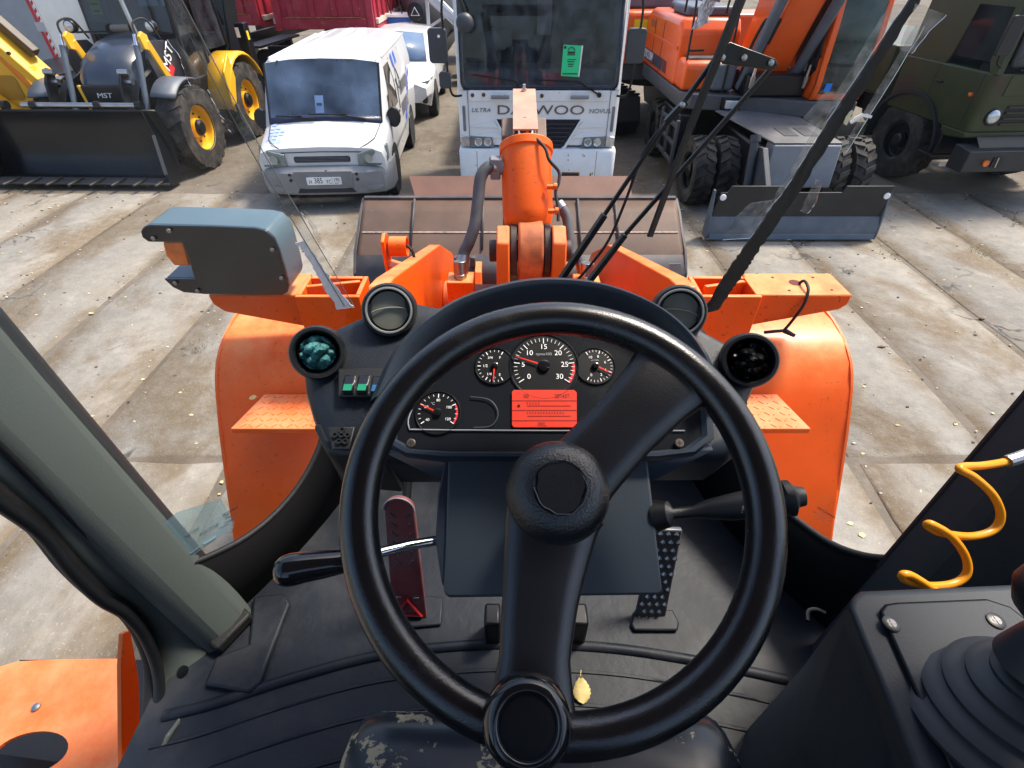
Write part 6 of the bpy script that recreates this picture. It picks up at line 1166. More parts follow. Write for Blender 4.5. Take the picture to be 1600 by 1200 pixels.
tb = MB(); tb.loft([[V(x, y, z) for y, z in ((2.50, 1.42), (2.46, 1.76), (2.54, 1.83), (2.98, 1.83), (2.98, 1.42))] for x in (-1.24, -.42)]); tbo = tb.build('tool_box', EXORANGE, EX, .05, 3)
q = MB(); q.box(-.80, -.46, 2.36, 2.48, 1.44, 1.80); q.build('tank_grille', mat('grille_slate', (.10, .12, .14), .5), EX, .04, 3)
q = MB(); q.box(-1.15, -.45, 2.6, 2.97, 1.832, 1.85); q.build('anti_slip', EXGREY, EX)
tc = MB(); tc.box(-1.12, -.35, 3.3, 4.3, 2.325, 2.47); tc.build('engine_cover', mat('cover_slate', (.07, .09, .12), .5), EX, .05, 3); tc = MB(); tc.box(-.95, -.4, 4.45, 5.2, 2.325, 2.44); tc.build('engine_cover', mat('cover_slate', (.07, .09, .12)), EX, .05, 3)
for x, y0, y1 in ((-1.20, 2.60, 3.0), (-.62, 2.35, 2.75)):
    q = MB(); q.tube(smooth_path([V(x, y0, 1.42), V(x, y0, 1.9), V(x, y0 + .02, 2.35), V(x, y0 + .1, 2.62), V(x, y1 + .1, 2.66), V(x, y1 + .2, 2.4)], 5), .018, 8); q.build('handrail', BLACKM, EX, smooth=60); q = MB(); q.bar((x, y0, 1.95), (x + .25, y0 + .05, 1.95), .03, .03); q.build('handrail_bar', BLACKM, EX)
# boom foot, rams
bo = MB(); bo.prism([(-.20, 2.9, 1.45), (-.20, 2.4, 1.55), (-.20, 1.55, 3.0), (-.20, 1.3, 4.0), (-.20, 2.1, 4.1), (-.20, 2.7, 3.0), (-.20, 3.15, 1.9)], (.50, 0, 0)); bo.build('boom', EXORANGE, EX, .03)
q = MB(); q.cyl((-.36, 2.35, 1.5), (-.36, 1.35, 3.1), .075, n=16); q.build('boom_ram', mat('ram_slate', (.09, .11, .14), .4), EX); q = MB(); q.cyl((.40, 2.35, 1.5), (.40, 1.35, 3.1), .075, n=16); q.build('boom_ram', mat('ram_slate', (.09, .11, .14)), EX)
for k_ in range(3): q = MB(); q.tube(smooth_path([V(-.42 + .1 * k_, 2.3, 1.6), V(-.46 + .1 * k_, 2.05, 2.05), V(-.40 + .1 * k_, 1.9, 2.4), V(-.3 + .05 * k_, 2.1, 2.1)], 5), .022, 8); q.build('boom_hose', RUBBER, EX, smooth=60)
mb = MB(); mb.box(-.40, .5, 2.0, 2.6, 1.42, 1.72); mb.build('boom_bracket', BLACKMACH, EX, .03)
for x in (-.34, .46): q = MB(); q.cyl((x, 1.98, 1.55), (x, 1.96, 1.70), .03, .04, 8); q.cyl((x, 1.97, 1.70), (x, 1.96, 1.85), .025, .015, 8); q.build('grease_fitting', STEEL, EX)
# cab: orange frame, tinted front, black side panel
CX0, CX1, CY0, CY1, CZ0, CZ1 = .52, 1.26, 1.80, 3.45, 1.42, 3.05
cf = MB(); cf.prism([(CX0, CY0, CZ0), (CX0, CY0 - .06, 1.62), (CX0, CY0 + .10, CZ1), (CX0, CY0 + .20, CZ1), (CX0, CY0 + .10, 1.80), (CX0, CY0 + .25, 1.66), (CX0, CY0 + .80, 1.66), (CX0, CY1 - .1, 1.95), (CX0, CY1, 1.95), (CX0, CY1, CZ0)], (.05, 0, 0)); cab_ = cf.build('cab_frame', EXORANGE, EX, .012)
q = MB(); q.prism([(CX0 - .01, CY0 + .12, 1.83), (CX0 - .01, CY0 + .28, 1.70), (CX0 - .01, CY0 + .80, 1.70), (CX0 - .01, CY1 - .05, 1.97), (CX0 - .01, CY1 - .05, CZ1), (CX0 - .01, CY0 + .22, CZ1)], (.03, 0, 0)); q.build('side_window', glass('ex_side', (.22, .26, .28), .10, (.30, .36, .38), 3.), cab_, smooth=0)
q = MB(); q.bar((CX0 - .012, CY0 + .13, 1.82), (CX0 - .012, CY0 + .23, CZ1), .02, .05); q.bar((CX0 - .012, CY1 - .4, 1.80), (CX0 - .012, CY1 - .4, CZ1), .02, .14); q.bar((CX0 - .012, CY0 + .14, 1.80), (CX0 - .012, CY0 + .3, 1.69), .02, .05); q.bar((CX0 - .012, CY0 + .3, 1.69), (CX0 - .012, CY0 + .85, 1.69), .02, .06); q.build('window_seal', BLACKP, cab_)
for x0, x1 in ((CX0, CX0 + .085), (CX1 - .07, CX1)):
    q = MB(); q.loft([[V(x, y, z) for x in (x0, x1) for y in ((CY0 - d_, CY0 - d_ + .06) if x == x0 else (CY0 - d_ + .06, CY0 - d_))] for z, d_ in ((CZ0, 0), (1.62, .06), (2.3, .02), (CZ1, -.10))]); q.build('cab_post', EXORANGE, cab_, .015)
q = MB(); q.prism([(CX0 + .085, CY0, CZ0), (CX1 - .07, CY0, CZ0), (CX1 - .07, CY0 - .02, 1.50), (CX0 + .085, CY0 - .02, 1.50)], (0, .05, 0)); q.build('cab_sill', EXORANGE, cab_, .008)
q = MB(); q.loft([[V(CX0 + .085, CY0 + .02 - d_, z), V(CX1 - .07, CY0 + .02 - d_, z)] for z, d_ in ((1.50, .02), (1.62, .06), (2.3, .02), (CZ1, -.10))], closed=False, cap=False); q.build('windscreen', GLASSG, cab_, smooth=60)
q = MB(); q.bar((CX0 + .085, CY0 - .04, 1.87), (CX1 - .07, CY0 - .04, 1.87), .02, .03); q.build('screen_bar', BLACKP, cab_)
q = MB(); q.box(CX0 + .04, CX1, CY1 - .04, CY1, CZ0, CZ1); q.box(CX1 - .02, CX1, CY0 + .1, CY1 - .04, CZ0, CZ1); q.build('cab_back', mat('cab_back', (.20, .30, .30), .7), cab_)
q = MB(); q.box(CX0, CX1, CY0 + .1, CY1, CZ1, CZ1 + .1); q.build('cab_roof', EXORANGE, cab_, .03)
q = MB(); q.box(CX0 + .05, CX1 - .03, CY0 + .02, CY1 - .05, CZ0 + .01, CZ0 + .04); q.build('cab_floor', DARKIN, cab_)
q = MB(); q.box(.72, 1.12, 2.75, 2.90, 1.6, 2.5); q.box(.72, 1.12, 2.4, 2.8, 1.62, 1.78); q.build('seat', mat('ex_seat', (.03, .035, .045), .8), EX, .05, 3)
q = MB(); q.cyl((.92, 2.05, 1.45), (.92, 2.2, 2.02), .05, n=12); q.cyl((.92, 2.18, 2.02), (.92, 2.20, 2.04), .17, n=24); q.box(.80, 1.04, 2.1, 2.22, 1.86, 1.98); q.build('steering_column', DARKIN, EX, .01)
q = MB(); q.xz([(.66, 1.545), (.755, 1.545), (.76, 1.65), (.67, 1.65)], CY0 - .054, CY0 - .05); q.build('blue_sticker', BLUEST, cab_)
q = MB(); q.prism([(CX0 - .016, CY0 + .36, 1.74), (CX0 - .016, CY0 + .46, 1.74), (CX0 - .016, CY0 + .46, 1.86), (CX0 - .016, CY0 + .36, 1.86)], (-.002, 0, 0)); q.build('window_label', PAPERW, cab_)
q = MB(); q.tube([(CX0 - .02, CY0 + .03, 1.95), (CX0 - .05, CY0 + .04, 2.1), (CX0 - .03, CY0 + .06, 2.45)], .012, 8); q.build('grab_rail', BLACKM, cab_)
bg = MB(); rn = random.Random(21); n_ = 9
vs_ = [V(2.72 + .22 * (i / 8) + .10 * j / 8 + rn.uniform(-.025, .025), 9.35 + rn.uniform(-.05, .05), 2.22 + .50 * j / 8 + .10 * i / 8 + rn.uniform(-.02, .02)) for j in range(n_) for i in range(n_)]
bg.add(vs_, [(j * n_ + i, j * n_ + i + 1, (j + 1) * n_ + i + 1, (j + 1) * n_ + i) for j in range(8) for i in range(8)]); bgo = bg.build('plastic_bag', BAG, None, solid=.002, smooth=40, recalc=False); tag(bgo, 'torn white plastic bag caught on the excavator handrail', 'bag')

# ================================================================ dark green off-road lorry, far right
KZ = thing('military_lorry', 'dark green off-road lorry with black bumper, at the right edge', 'truck', (7.98, 8.30, 0), 4)
kb = MB(); kb.xy(rrect(-1.20, 1.20, .05, 1.95, .10, 4, (0, 0, 1, 1)), 1.05, 1.82); kc = kb.build('cab_lower', CAMO, KZ, .03, 3)
kd = MB(); kd.prism([(-1.2, .06, 1.06), (-1.2, .06, .98), (-1.2, .50, .92), (-1.2, .58, 1.06)], (2.4, 0, 0)); kd.build('cab_apron', CAMO, KZ, .02)
for s in (-1, 1):
    q = MB(); q.loft([[V(s * x, y, 1.80) for x, y in ((1.20, .06), (1.10, .05), (1.10, .14), (1.20, .18))], [V(s * x * .97, y + .10, 2.80) for x, y in ((1.20, .06), (1.10, .05), (1.10, .14), (1.20, .18))]]); q.build('cab_post', CAMO, KZ, .012)
    q = MB(); q.prism([(s * 1.195, .18, 1.80), (s * 1.195, .28, 1.95), (s * 1.17, .34, 2.55), (s * 1.17, .95, 2.55), (s * 1.195, 1.0, 1.95), (s * 1.195, 1.06, 1.80), (s * 1.195, 1.95, 1.80), (s * 1.16, 1.95, 2.82), (s * 1.16, .24, 2.82)][::1], (-s * .04, 0, 0)); q.build('cab_side', CAMO, KZ, .01)
    q = MB(); q.prism([(s * 1.19, .28, 1.93), (s * 1.168, .34, 2.56), (s * 1.168, .96, 2.56), (s * 1.19, 1.01, 1.93)], (-s * .012, 0, 0)); q.build('door_window', GLASSD, KZ, smooth=0)
    for pts in ([(.22, 1.10), (.235, 1.10), (.235, 1.8), (.22, 1.8)], [(1.12, 1.10), (1.135, 1.10), (1.135, 1.8), (1.12, 1.8)]): q = MB(); q.prism([(s * 1.201, y, z) for y, z in pts], (s * .002, 0, 0)); q.build('door_gap', DARKPR, KZ)
    q = MB(); q.bar((s * 1.22, .92, 1.58), (s * 1.22, 1.05, 1.58), .03, .03); q.build('door_handle', BLACKM, KZ, .008)
    q = MB(); q.lathe([(.03, 0), (.026, .03), (.012, .04)], (s * 1.2, .30, 1.52), (s, 0, 0), 14); q.build('side_lamp', AMBER, KZ)
    # fender: thick arch over the wheel
    arc = [(1.35 + .82 * math.cos(R(a)), .68 + .72 * math.sin(R(a))) for a in range(-10, 191, 12)]
    q = MB(); q.loft([[V(s * 1.24, y, z), V(s * .80, y, z), V(s * .80, y + .0, z - .05), V(s * 1.24, y, z - .06)] for y, z in arc]); q.build('fender', mat('fender_black', (.016, .018, .02), .5), KZ, .012, smooth=50)
    q = MB(); q.box(min(s * .7, s * 1.2), max(s * .7, s * 1.2), .45, .60, .55, 1.0); q.build('step_bracket', BLACKMACH, KZ, .02)
    q = MB(); q.box(min(s * .9, s * 1.26), max(s * .9, s * 1.26), .42, .72, .60, .65); q.build('cab_step', BLACKM, KZ, .01)
    wheel(KZ, s * .98, 1.42, .62, .42, .30, s, BLACKMACH, 18, .035); wheel(KZ, s * .98, 4.8, .62, .42, .30, s, BLACKMACH, 18, .035)
    q = MB(); q.lathe([(.10, 0), (.098, .02), (.085, .04), (.05, .05), (.001, .052)], (s * .92, .05, 1.27), (0, -1, .08), 26); q.build('headlight', LENS, KZ, smooth=60); q = MB(); q.lathe([(.118, -.01), (.118, .018), (.10, .026)], (s * .92, .05, 1.27), (0, -1, .08), 26, True, False); q.build('headlight_rim', BLACKM, KZ)
    q = MB(); q.cyl((s * .90, -.25, .70), (s * .90, -.21, .70), .045, n=16); q.build('bumper_lamp', AMBER, KZ)
    q = MB(); q.xz([(s * .66, .64), (s * .80, .64), (s * .80, .78), (s * .66, .78)], -.236, -.225); q.build('tow_recess', DARKPR, KZ); q = MB(); q.bar((s * .73, -.24, .64), (s * .75, -.24, .78), .02, .02); q.build('tow_pin', STEEL, KZ)
    q = MB(); q.tube(smooth_path([V(s * 1.16, .02, 2.62), V(s * 1.38, -.06, 2.60), V(s * 1.40, -.06, 2.3), V(s * 1.38, -.04, 2.0), V(s * 1.2, .05, 1.9)], 4), .014, 8); q.build('mirror_tube', BLACKM, KZ); q = MB(); q.xz(rrect(s * 1.40 - .10, s * 1.40 + .10, 2.05, 2.50, .03), -.09, -.05); q.build('mirror', BLACKP, KZ, .01)
q = MB(); q.xz(rrect(-1.08, 1.08, 1.90, 2.66, .07), .10, .13); 
A = rrect(-1.07, 1.07, 1.88, 2.68, .07); B2 = rrect(-1.02, 1.02, 1.93, 2.63, .06)
q = MB(); q.loft([[V(x, .05 + (z - 1.8) * .10 - .008, z), V(x2, .05 + (z2 - 1.8) * .10 - .008, z2)] for (x, z), (x2, z2) in zip(A + A[:1], B2 + B2[:1])], closed=False, cap=False); q.build('windscreen_rubber', RUBBER, KZ, solid=.014)
q = MB(); q.poly([V(x, .05 + (z - 1.8) * .10, z) for x, z in A]); q.build('windscreen', GLASSV, KZ, smooth=0)
q = MB(); q.box(-1.15, 1.15, 1.2, 1.24, 1.80, 2.82); q.build('cab_lining', DARKIN, KZ); q = MB(); q.xy(rrect(-1.16, 1.16, .16, 1.95, .1, 4, (0, 0, 1, 1)), 2.68, 2.92); q.build('cab_roof', CAMO, KZ, .04, 3)
q = MB(); q.box(-1.1, 1.1, .16, .5, 1.8, 1.92); q.build('dash_shelf', DARKIN, KZ, .02)
for x0 in (-1.0, .1): q = MB(); q.bar((x0 + .1, .03, 1.86), (x0 + .7, .06, 1.97), .02, .02); q.build('wiper', BLACKM, KZ)
q = MB(); q.box(-.78, .78, .046, .06, 1.15, 1.42); q.build('grille_recess', mat('grille_black', (.010, .010, .016)), KZ)
for k_ in range(4):
    for x0, x1 in ((-.76, -.28), (-.24, .24), (.28, .76)): q = MB(); q.bar((x0, .036, 1.17 + .075 * k_), (x1, .036, 1.17 + .075 * k_), .03, .022); q.build('grille_slat', CAMO, KZ, .004)
q = MB(); q.xz([(-.95, 1.54), (.95, 1.54), (.95, 1.80), (-.95, 1.80)], .038, .052); q.build('front_hatch', CAMO, KZ, .006)
q = MB(); q.prism([(-1.22, -.22, .56), (-1.22, -.22, .86), (-1.22, .0, .90), (-1.22, .10, .90), (-1.22, .10, .56)], (2.44, 0, 0)); q.build('bumper', mat('kamaz_bumper', (.022, .024, .028), .4, dirt=(.08, .08, .08), damt=.3), KZ, .015)
q = MB(); q.prism([(-1.0, -.1, .88), (1.0, -.1, .88), (1.0, .05, 1.0), (-1.0, .05, 1.0)], (0, .02, .02)); q.build('front_step', BLACKM, KZ)
for s in (-1, 1): q = MB(); q.box(s * .42 - .05, s * .42 + .05, .1, 7, .65, .95); q.build('chassis_rail', BLACKM, KZ)
q = MB(); q.cyl((-.9, 1.42, .6), (.9, 1.42, .6), .12, n=12); q.lathe([(.05, -.28), (.22, -.2), (.26, 0), (.22, .2), (.05, .28)], (0.1, 1.42, .58), (1, 0, 0), 18); q.build('axle', BLACKMACH, KZ)
q = MB(); q.box(-1.2, 1.2, 2.3, 7.2, 1.15, 1.9); q.build('cargo_body', CAMO, KZ, .03)
q = MB(); q.xz([(-1.12, .50), (-1.02, .50), (-1.0, .56), (-1.10, .56)], .30, .33); q.build('side_reflector', PAPERW, KZ)

# ================================================================ black and yellow backhoe loader, left
BH = thing('backhoe_loader', 'black and yellow backhoe loader with wide black toothed bucket', 'backhoe loader', (-6.88, 9.32, 0), -1.5)
x0, x1 = -2.15, 1.06
bp = [(-.42, .10), (-.14, .08), (.0, .18), (.08, .45), (.08, .86), (.0, 1.12), (-.06, 1.15)]
q = MB(); q.loft([[V(x, y, z) for y, z in bp] for x in (x0, x0 + .5, 0, x1 - .5, x1)], closed=False, cap=False); bko = q.build('front_bucket', BLACKMACH, BH, solid=.03, smooth=50)
for x, s in ((x0, -1), (x1, 1)):
    q = MB(); q.prism([(x, -.42, .06), (x, -.12, .05), (x - s * .02, .03, .16), (x - s * .08, .11, .45), (x - s * .16, .11, .88), (x - s * .2, .02, 1.16), (x - s * .2, -.10, 1.16), (x - s * .14, -.12, .80), (x - s * .04, -.38, .24)], (.02, 0, 0)); q.build('bucket_side', BLACKMACH, bko, .004); q = MB(); q.bar((x - s * .03, -.37, .24), (x - s * .13, -.13, .80), .05, .02); q.build('side_edge', mat('edge_dull', (.06, .062, .065), .4), bko)
q = MB(); q.prism([(x0, -.44, .085), (x1, -.44, .085), (x1, -.20, .105), (x0, -.20, .105)], (0, 0, .025)); q.build('bucket_lip', mat('edge_dull', (.06, .062, .065)), bko)
for k_ in range(9):
    x = x0 + .12 + (x1 - x0 - .24) * k_ / 8; q = MB(); q.prism([(x - .035, -.25, .125), (x + .035, -.25, .125), (x + .02, -.62, .12), (x - .02, -.62, .12)], (0, 0, .03)); q.build('tooth', mat('tooth_dull', (.075, .072, .07), .4, .5), bko, .006)
q = MB(); q.cyl((-1.15, .02, 1.21), (.75, .02, 1.21), .04, n=14); q.build('hinge_rod', STEEL, bko)
for x in (-1.45, -.95, .12, .80): q = MB(); q.cyl((x - .05, .02, 1.21), (x + .05, .02, 1.21), .065, n=12); q.bar((x, .02, 1.2), (x, .08, 1.0), .06, .08); q.build('hinge_lug', BLACKMACH, bko)
q = MB(); q.box(x0 + .5, x1 - .2, -.1, .1, .02, .075); q.build('bucket_skid', BLACKMACH, bko, .01)
for s in (-1, 1):
    xx = s * .62 - .08
    q = MB(); q.yz([(1.75, 1.55), (1.70, 1.75), (1.85, 1.80), (.55, 1.42), (.08, 1.0), (.10, .80), (.60, 1.10), (1.5, 1.42)][::-1], xx - .06, xx + .06); q.build('loader_arm', BLACKMACH, BH, .015)
    q = MB(); q.yz([(.12, 1.02), (.25, 1.48), (.42, 1.68), (.56, 1.62), (.42, 1.30), (.32, .95)], xx - .10, xx - .065); q.build('arm_link', BLACKMACH, BH, .01)
    for z in (1.48, 1.62): q = MB(); q.cyl((xx - .12, .40, z), (xx + .05, .40, z), .045, n=14); q.build('link_pin', STEEL, BH)
    q = MB(); q.cyl((xx + .16, .30, 1.02), (xx + .16, .70, 1.95), .045, n=14); q.build('ram_barrel', mat('ram_slate', (.09, .11, .14)), BH); q = MB(); q.cyl((xx + .16, .70, 1.95), (xx + .16, .76, 2.10), .03, n=12); q.build('ram_rod', CHROME, BH)
    q = MB(); q.yz([(.72, 1.90), (.70, 2.08), (.80, 2.14), (.92, 2.08), (.90, 1.85)], xx + .22, xx + .27); q.build('ram_ear', YEL, BH, .01); q = MB(); q.bar((xx + .25, .85, 2.0), (xx + .34, 1.10, 1.15), .05, .10); q.build('yellow_strut', YEL, BH, .01)
    q = MB(); q.tube(smooth_path([V(xx + .16, .80, 2.08), V(xx + .15, .85, 2.25), V(xx + .25, 1.05, 2.28), V(xx + .3, 1.2, 2.0)], 5), .016, 8); q.build('ram_hose', RUBBER, BH, smooth=60)
    q = MB(); q.yz([(1.0, 1.15), (.85, 1.75), (1.05, 1.98), (1.5, 1.95), (1.9, 1.6), (1.8, 1.2)], s * .66 + (.0 if s > 0 else -.05), s * .66 + (.05 if s > 0 else .0)); so_ = q.build('tower_plate', mat('tower_dark', (.013, .013, .02), .35, coat=.3), BH, .01)
    wheel(BH, s * 1.06, .84, .70, .42, .36, s, YEL, 17, .045); wheel(BH, s * 1.0, 3.05, .72, .44, .38, s, YEL, 17, .045)
    arc = [(.84 + .78 * math.cos(R(a)), .70 + .78 * math.sin(R(a))) for a in range(72, 133, 6)]
    q = MB(); q.loft([[V(s * .84, y, z), V(s * 1.26, y, z - .02)] for y, z in arc], closed=False, cap=False); q.build('front_fender', FGREY, BH, solid=.03, smooth=60)
    arc = [(3.05 + .86 * math.cos(R(a)), .72 + .86 * math.sin(R(a))) for a in range(25, 186, 12)]
    q = MB(); q.loft([[V(s * .75, y, z), V(s * 1.20, y, z), V(s * 1.25, y, z - .05)] for y, z in arc], closed=False, cap=False); q.build('rear_fender', YEL, BH, solid=.03, smooth=60)
    q = MB(); q.yz([(2.15, .75), (2.2, 1.35), (2.55, 1.62), (2.6, 1.2), (2.35, .8)], s * 1.22 - .02, s * 1.22 + .02); q.build('fender_flank', YEL, BH, .015)
text('arm_lettering', 'MST', .26, (.735, 1.40, 1.70), (0, .74, .67), (0, -.67, .74), PAPERW, BH, .003, sx=1.0)
q = MB(); q.prism([(.722, 1.10, 1.40), (.722, 1.22, 1.30), (.722, 1.5, 1.52), (.722, 1.42, 1.62)], (.004, 0, 0)); q.build('arm_decal', RED_P, BH)
bn = MB(); rings = []
for y, w_, z in ((.52, .40, 1.42), (.60, .46, 1.62), (.80, .48, 1.82), (1.2, .50, 1.95), (1.75, .52, 2.02)): rings.append([V(x * w_, y, zz) for x, zz in ((-1, 1.15), (-1, z - .35), (-.92, z - .12), (-.6, z), (0, z + .03), (.6, z), (.92, z - .12), (1, z - .35), (1, 1.15))])
bn.loft(rings); bn.build('bonnet', NAVY, BH, .02, smooth=60)
q = MB(); q.box(-.38, .38, .44, .56, .78, 1.42); q.build('nose_panel', BLACKMACH, BH, .03, 3); text('nose_lettering', 'MST', .105, (-.02, .436, 1.27), (1, 0, 0), (0, 0, 1), PAPERW, BH, .002, sx=1.35, shear=.15)
for x in (-.40, .36): q = MB(); q.bar((x, .46, 1.42), (x + .05, .46, .85), .05, .05); q.build('nose_strut', YEL, BH, .01)
fr_ = MB(); fr_.box(-.5, .5, .5, 4.0, .55, 1.15); fr_.build('main_frame', BLACKMACH, BH, .03)
# cab
for s in (-1, 1):
    for (ya, za), (yb, zb) in (((1.80, 1.25), (1.95, 2.95)), ((2.60, 1.2), (2.62, 2.95)), ((3.55, 1.6), (3.45, 2.95))): q = MB(); q.bar((s * .78, ya, za), (s * .76, yb, zb), .07, .07); q.build('cab_post', BLACKMACH, BH, .012)
    q = MB(); q.prism([(s * .785, 1.85, 1.30), (s * .785, 2.60, 1.25), (s * .77, 2.62, 2.9), (s * .77, 1.95, 2.9)], (-s * .01, 0, 0)); q.build('door_glass', glass('bh_glass', (.30, .36, .44), .06, (.30, .34, .40), 3.), BH, smooth=0)
    q = MB(); q.prism([(s * .785, 2.64, 1.65), (s * .785, 3.52, 1.65), (s * .77, 3.42, 2.9), (s * .77, 2.66, 2.9)], (-s * .01, 0, 0)); q.build('rear_side_glass', glass('bh_glass', (.30, .36, .44)), BH, smooth=0)
    q = MB(); q.box(min(s * .70, s * .80), max(s * .70, s * .80), 1.75, 2.66, .85, 1.30); q.build('door_sill', BLACKMACH, BH, .03)
    q = MB(); q.lathe([(.085, -.07), (.10, -.02), (.10, .03), (.085, .05)], (s * .70, 1.30, 2.16), (0, -1, .05), 22); lo = q.build('work_lamp', BLACKMACH, BH, smooth=60); q = MB(); q.lathe([(.082, .045), (.06, .062), (.001, .066)], (s * .70, 1.30, 2.16), (0, -1, .05), 22); q.build('lamp_glass', LENS, lo, smooth=60); q = MB(); q.bar((s * .70, 1.34, 2.07), (s * .40, 1.70, 2.05), .03, .03); q.build('lamp_stem', BLACKM, lo)
    q = MB(); q.box(min(s * .82, s * 1.1), max(s * .82, s * 1.1), 1.65, 2.1, .42, .47); q.build('access_step', BLACKMACH, BH, .01)
q = MB(); q.prism([(-.74, 1.80, 2.0), (.74, 1.80, 2.0), (.74, 1.93, 2.9), (-.74, 1.93, 2.9)], (0, .01, 0)); q.build('windscreen', glass('bh_glass', (.30, .36, .44)), BH, smooth=0)
q = MB(); q.box(-.82, .82, 1.75, 3.6, 2.93, 3.03); q.build('cab_roof', BLACKMACH, BH, .04, 3); q = MB(); q.box(-.76, .76, 3.5, 3.53, 1.2, 2.0); q.box(-.76, .76, 1.8, 3.5, 1.15, 1.2); q.build('cab_tub', BLACKMACH, BH)
q = MB(); q.box(-.28, .28, 2.7, 2.85, 1.5, 2.35); q.box(-.28, .28, 2.35, 2.8, 1.45, 1.6); q.build('seat', mat('bh_seat', (.03, .05, .10), .8), BH, .05, 3)
q = MB(); q.cyl((.30, 1.45, 1.95), (.18, 1.52, 2.9), .038, n=16); q.build('exhaust', STEEL, BH)
q = MB(); q.tube([V(-.3 + .28 * k_ / 8, 1.78 - .02 * (k_ % 2), 2.09) for k_ in range(9)], .06, 10); q.build('air_cleaner', mat('cleaner_tan', (.22, .19, .15), .5), BH, smooth=60)
# rear: stabiliser legs, slew post and folded boom
for s in (-1, 1): q = MB(); q.bar((s * .95, 4.15, .45), (s * .92, 4.15, 1.98), .22, .24); q.build('stabiliser', BLACKMACH, BH, .02); q = MB(); q.bar((s * 1.25, 4.0, .30), (s * 1.1, 4.1, .62), .16, .22); q.build('stabiliser_foot', mat('foot_slate', (.05, .055, .07), .5), BH, .02)
q = MB(); q.prism([(1.062, 4.0, 1.68), (1.062, 4.09, 1.68), (1.062, 4.09, 1.84), (1.062, 4.0, 1.84)], (.006, 0, 0)); q.build('hazard_label', YSTICK, BH)
q = MB(); q.xz([(.82, 1.72), (.90, 1.72), (.90, 1.90), (.82, 1.90)], 4.026, 4.03); q.build('warning_label', PAPERW, BH)
q = MB(); q.box(-.9, .9, 4.05, 4.25, .7, 1.2); q.build('rear_frame', BLACKMACH, BH, .02); q = MB(); q.bar((.35, 4.4, 1.0), (.55, 4.9, 3.4), .30, .35); q.build('rear_boom', BLACKMACH, BH, .03); q = MB(); q.bar((.62, 4.0, 1.95), (.40, 3.9, 3.0), .06, .06); q.build('boom_pipe', BLACKMACH, BH)
nt_ = MB(); r_ = Matrix.Translation(V(-6.88, 9.32, 0)) @ Matrix.Rotation(R(-1.5), 4, 'Z')
nt_.prism([r_ @ V(-.62, 1.845, 2.18), r_ @ V(-.42, 1.845, 2.18), r_ @ V(-.42, 1.91, 2.75), r_ @ V(-.62, 1.91, 2.75)], (0, -.006, 0)); no = nt_.build('price_notice', LIMEP, None, smooth=0); tag(no, 'lime green notice behind the windscreen of the backhoe loader', 'notice')
for z in (2.62, 2.52, 2.42, 2.32): q = MB(); yy = 1.845 + (z - 2.18) * .114 - .009; q.prism([r_ @ V(-.58, yy, z), r_ @ V(-.46, yy, z), r_ @ V(-.46, yy + .002, z + .02), r_ @ V(-.58, yy + .002, z + .02)], (0, -.001, 0)); q.build('print_line', DARKPR, no, smooth=0)


# ================================================================ machines further back in the yard
# white crossover behind the van
SU = thing('crossover_car', 'white crossover car parked behind the white panel van', 'car', (-2.78, 13.45, 0), 2)
st = [(.02, [(.62, .42), (.80, .55), (.78, .72), (.55, .80), (0, .82)]), (.30, [(.84, .30), (.92, .58), (.90, .82), (.70, .96), (0, 1.0)]), (1.15, [(.90, .28), (.94, .62), (.93, .95), (.80, 1.07), (0, 1.11)]), (1.95, [(.90, .28), (.95, .65), (.93, 1.02), (.72, 1.60), (0, 1.66)]), (3.6, [(.90, .28), (.95, .65), (.93, 1.04), (.72, 1.62), (0, 1.69)]), (4.35, [(.86, .32), (.92, .65), (.90, 1.0), (.62, 1.30), (0, 1.36)])]
q = MB(); rg = [mirror_ring(h, y) for y, h in st]; q.loft(rg, closed=False, cap=False); q.poly(rg[0]); q.poly(rg[-1]); q.build('body', WHITE, SU, .03, 3, smooth=50)
q = MB(); q.loft([[V(-.74, 1.18, 1.10), V(0, 1.14, 1.135), V(.74, 1.18, 1.10)], [V(-.64, 1.90, 1.60), V(0, 1.88, 1.652), V(.64, 1.90, 1.60)]], closed=False, cap=False); q.build('windscreen', mat('suv_glass', (.10, .16, .26), .08, coat=.5), SU, solid=.01, smooth=60)
for s in (-1, 1):
    q = MB(); q.prism([(s * .93, 1.45, 1.06), (s * .80, 2.0, 1.50), (s * .80, 3.3, 1.52), (s * .93, 3.6, 1.08)], (s * .02, 0, .01)); q.build('side_glass', GLOSSB, SU)
    q = MB(); q.prism([(s * .60, .13, .80), (s * .86, .24, .84), (s * .93, .50, .90), (s * .90, .45, .80), (s * .78, .14, .70)], (0, -.03, .02)); q.build('headlight', LENS, SU, .01)
    for y in (.85, 3.5): q = MB(); q.cyl((s * .75, y, .38), (s * .945, y, .38), .40, n=28); q.build('wheel_arch', mat('arch_black', (.012, .012, .012)), SU); wheel(SU, s * .86, y, .36, .22, .25, s, STEEL, 0, .01)
    q = MB(); q.loft([[V(s * (1.05 + .10 * math.cos(R(a))), y, 1.10 + .07 * math.sin(R(a))) for a in range(0, 360, 30)] for y in (1.42, 1.52)]); q.build('mirror', BLACKP, SU, .02)
    q = MB(); q.xz(rrect(s * .74 - .06, s * .74 + .06, .40, .58, .04), .03, .2); q.build('fog_lamp', DARKPR, SU, .01)
q = MB(); q.box(-.4, .4, -.005, .05, .45, .66); q.build('grille', DARKPR, SU, .02)

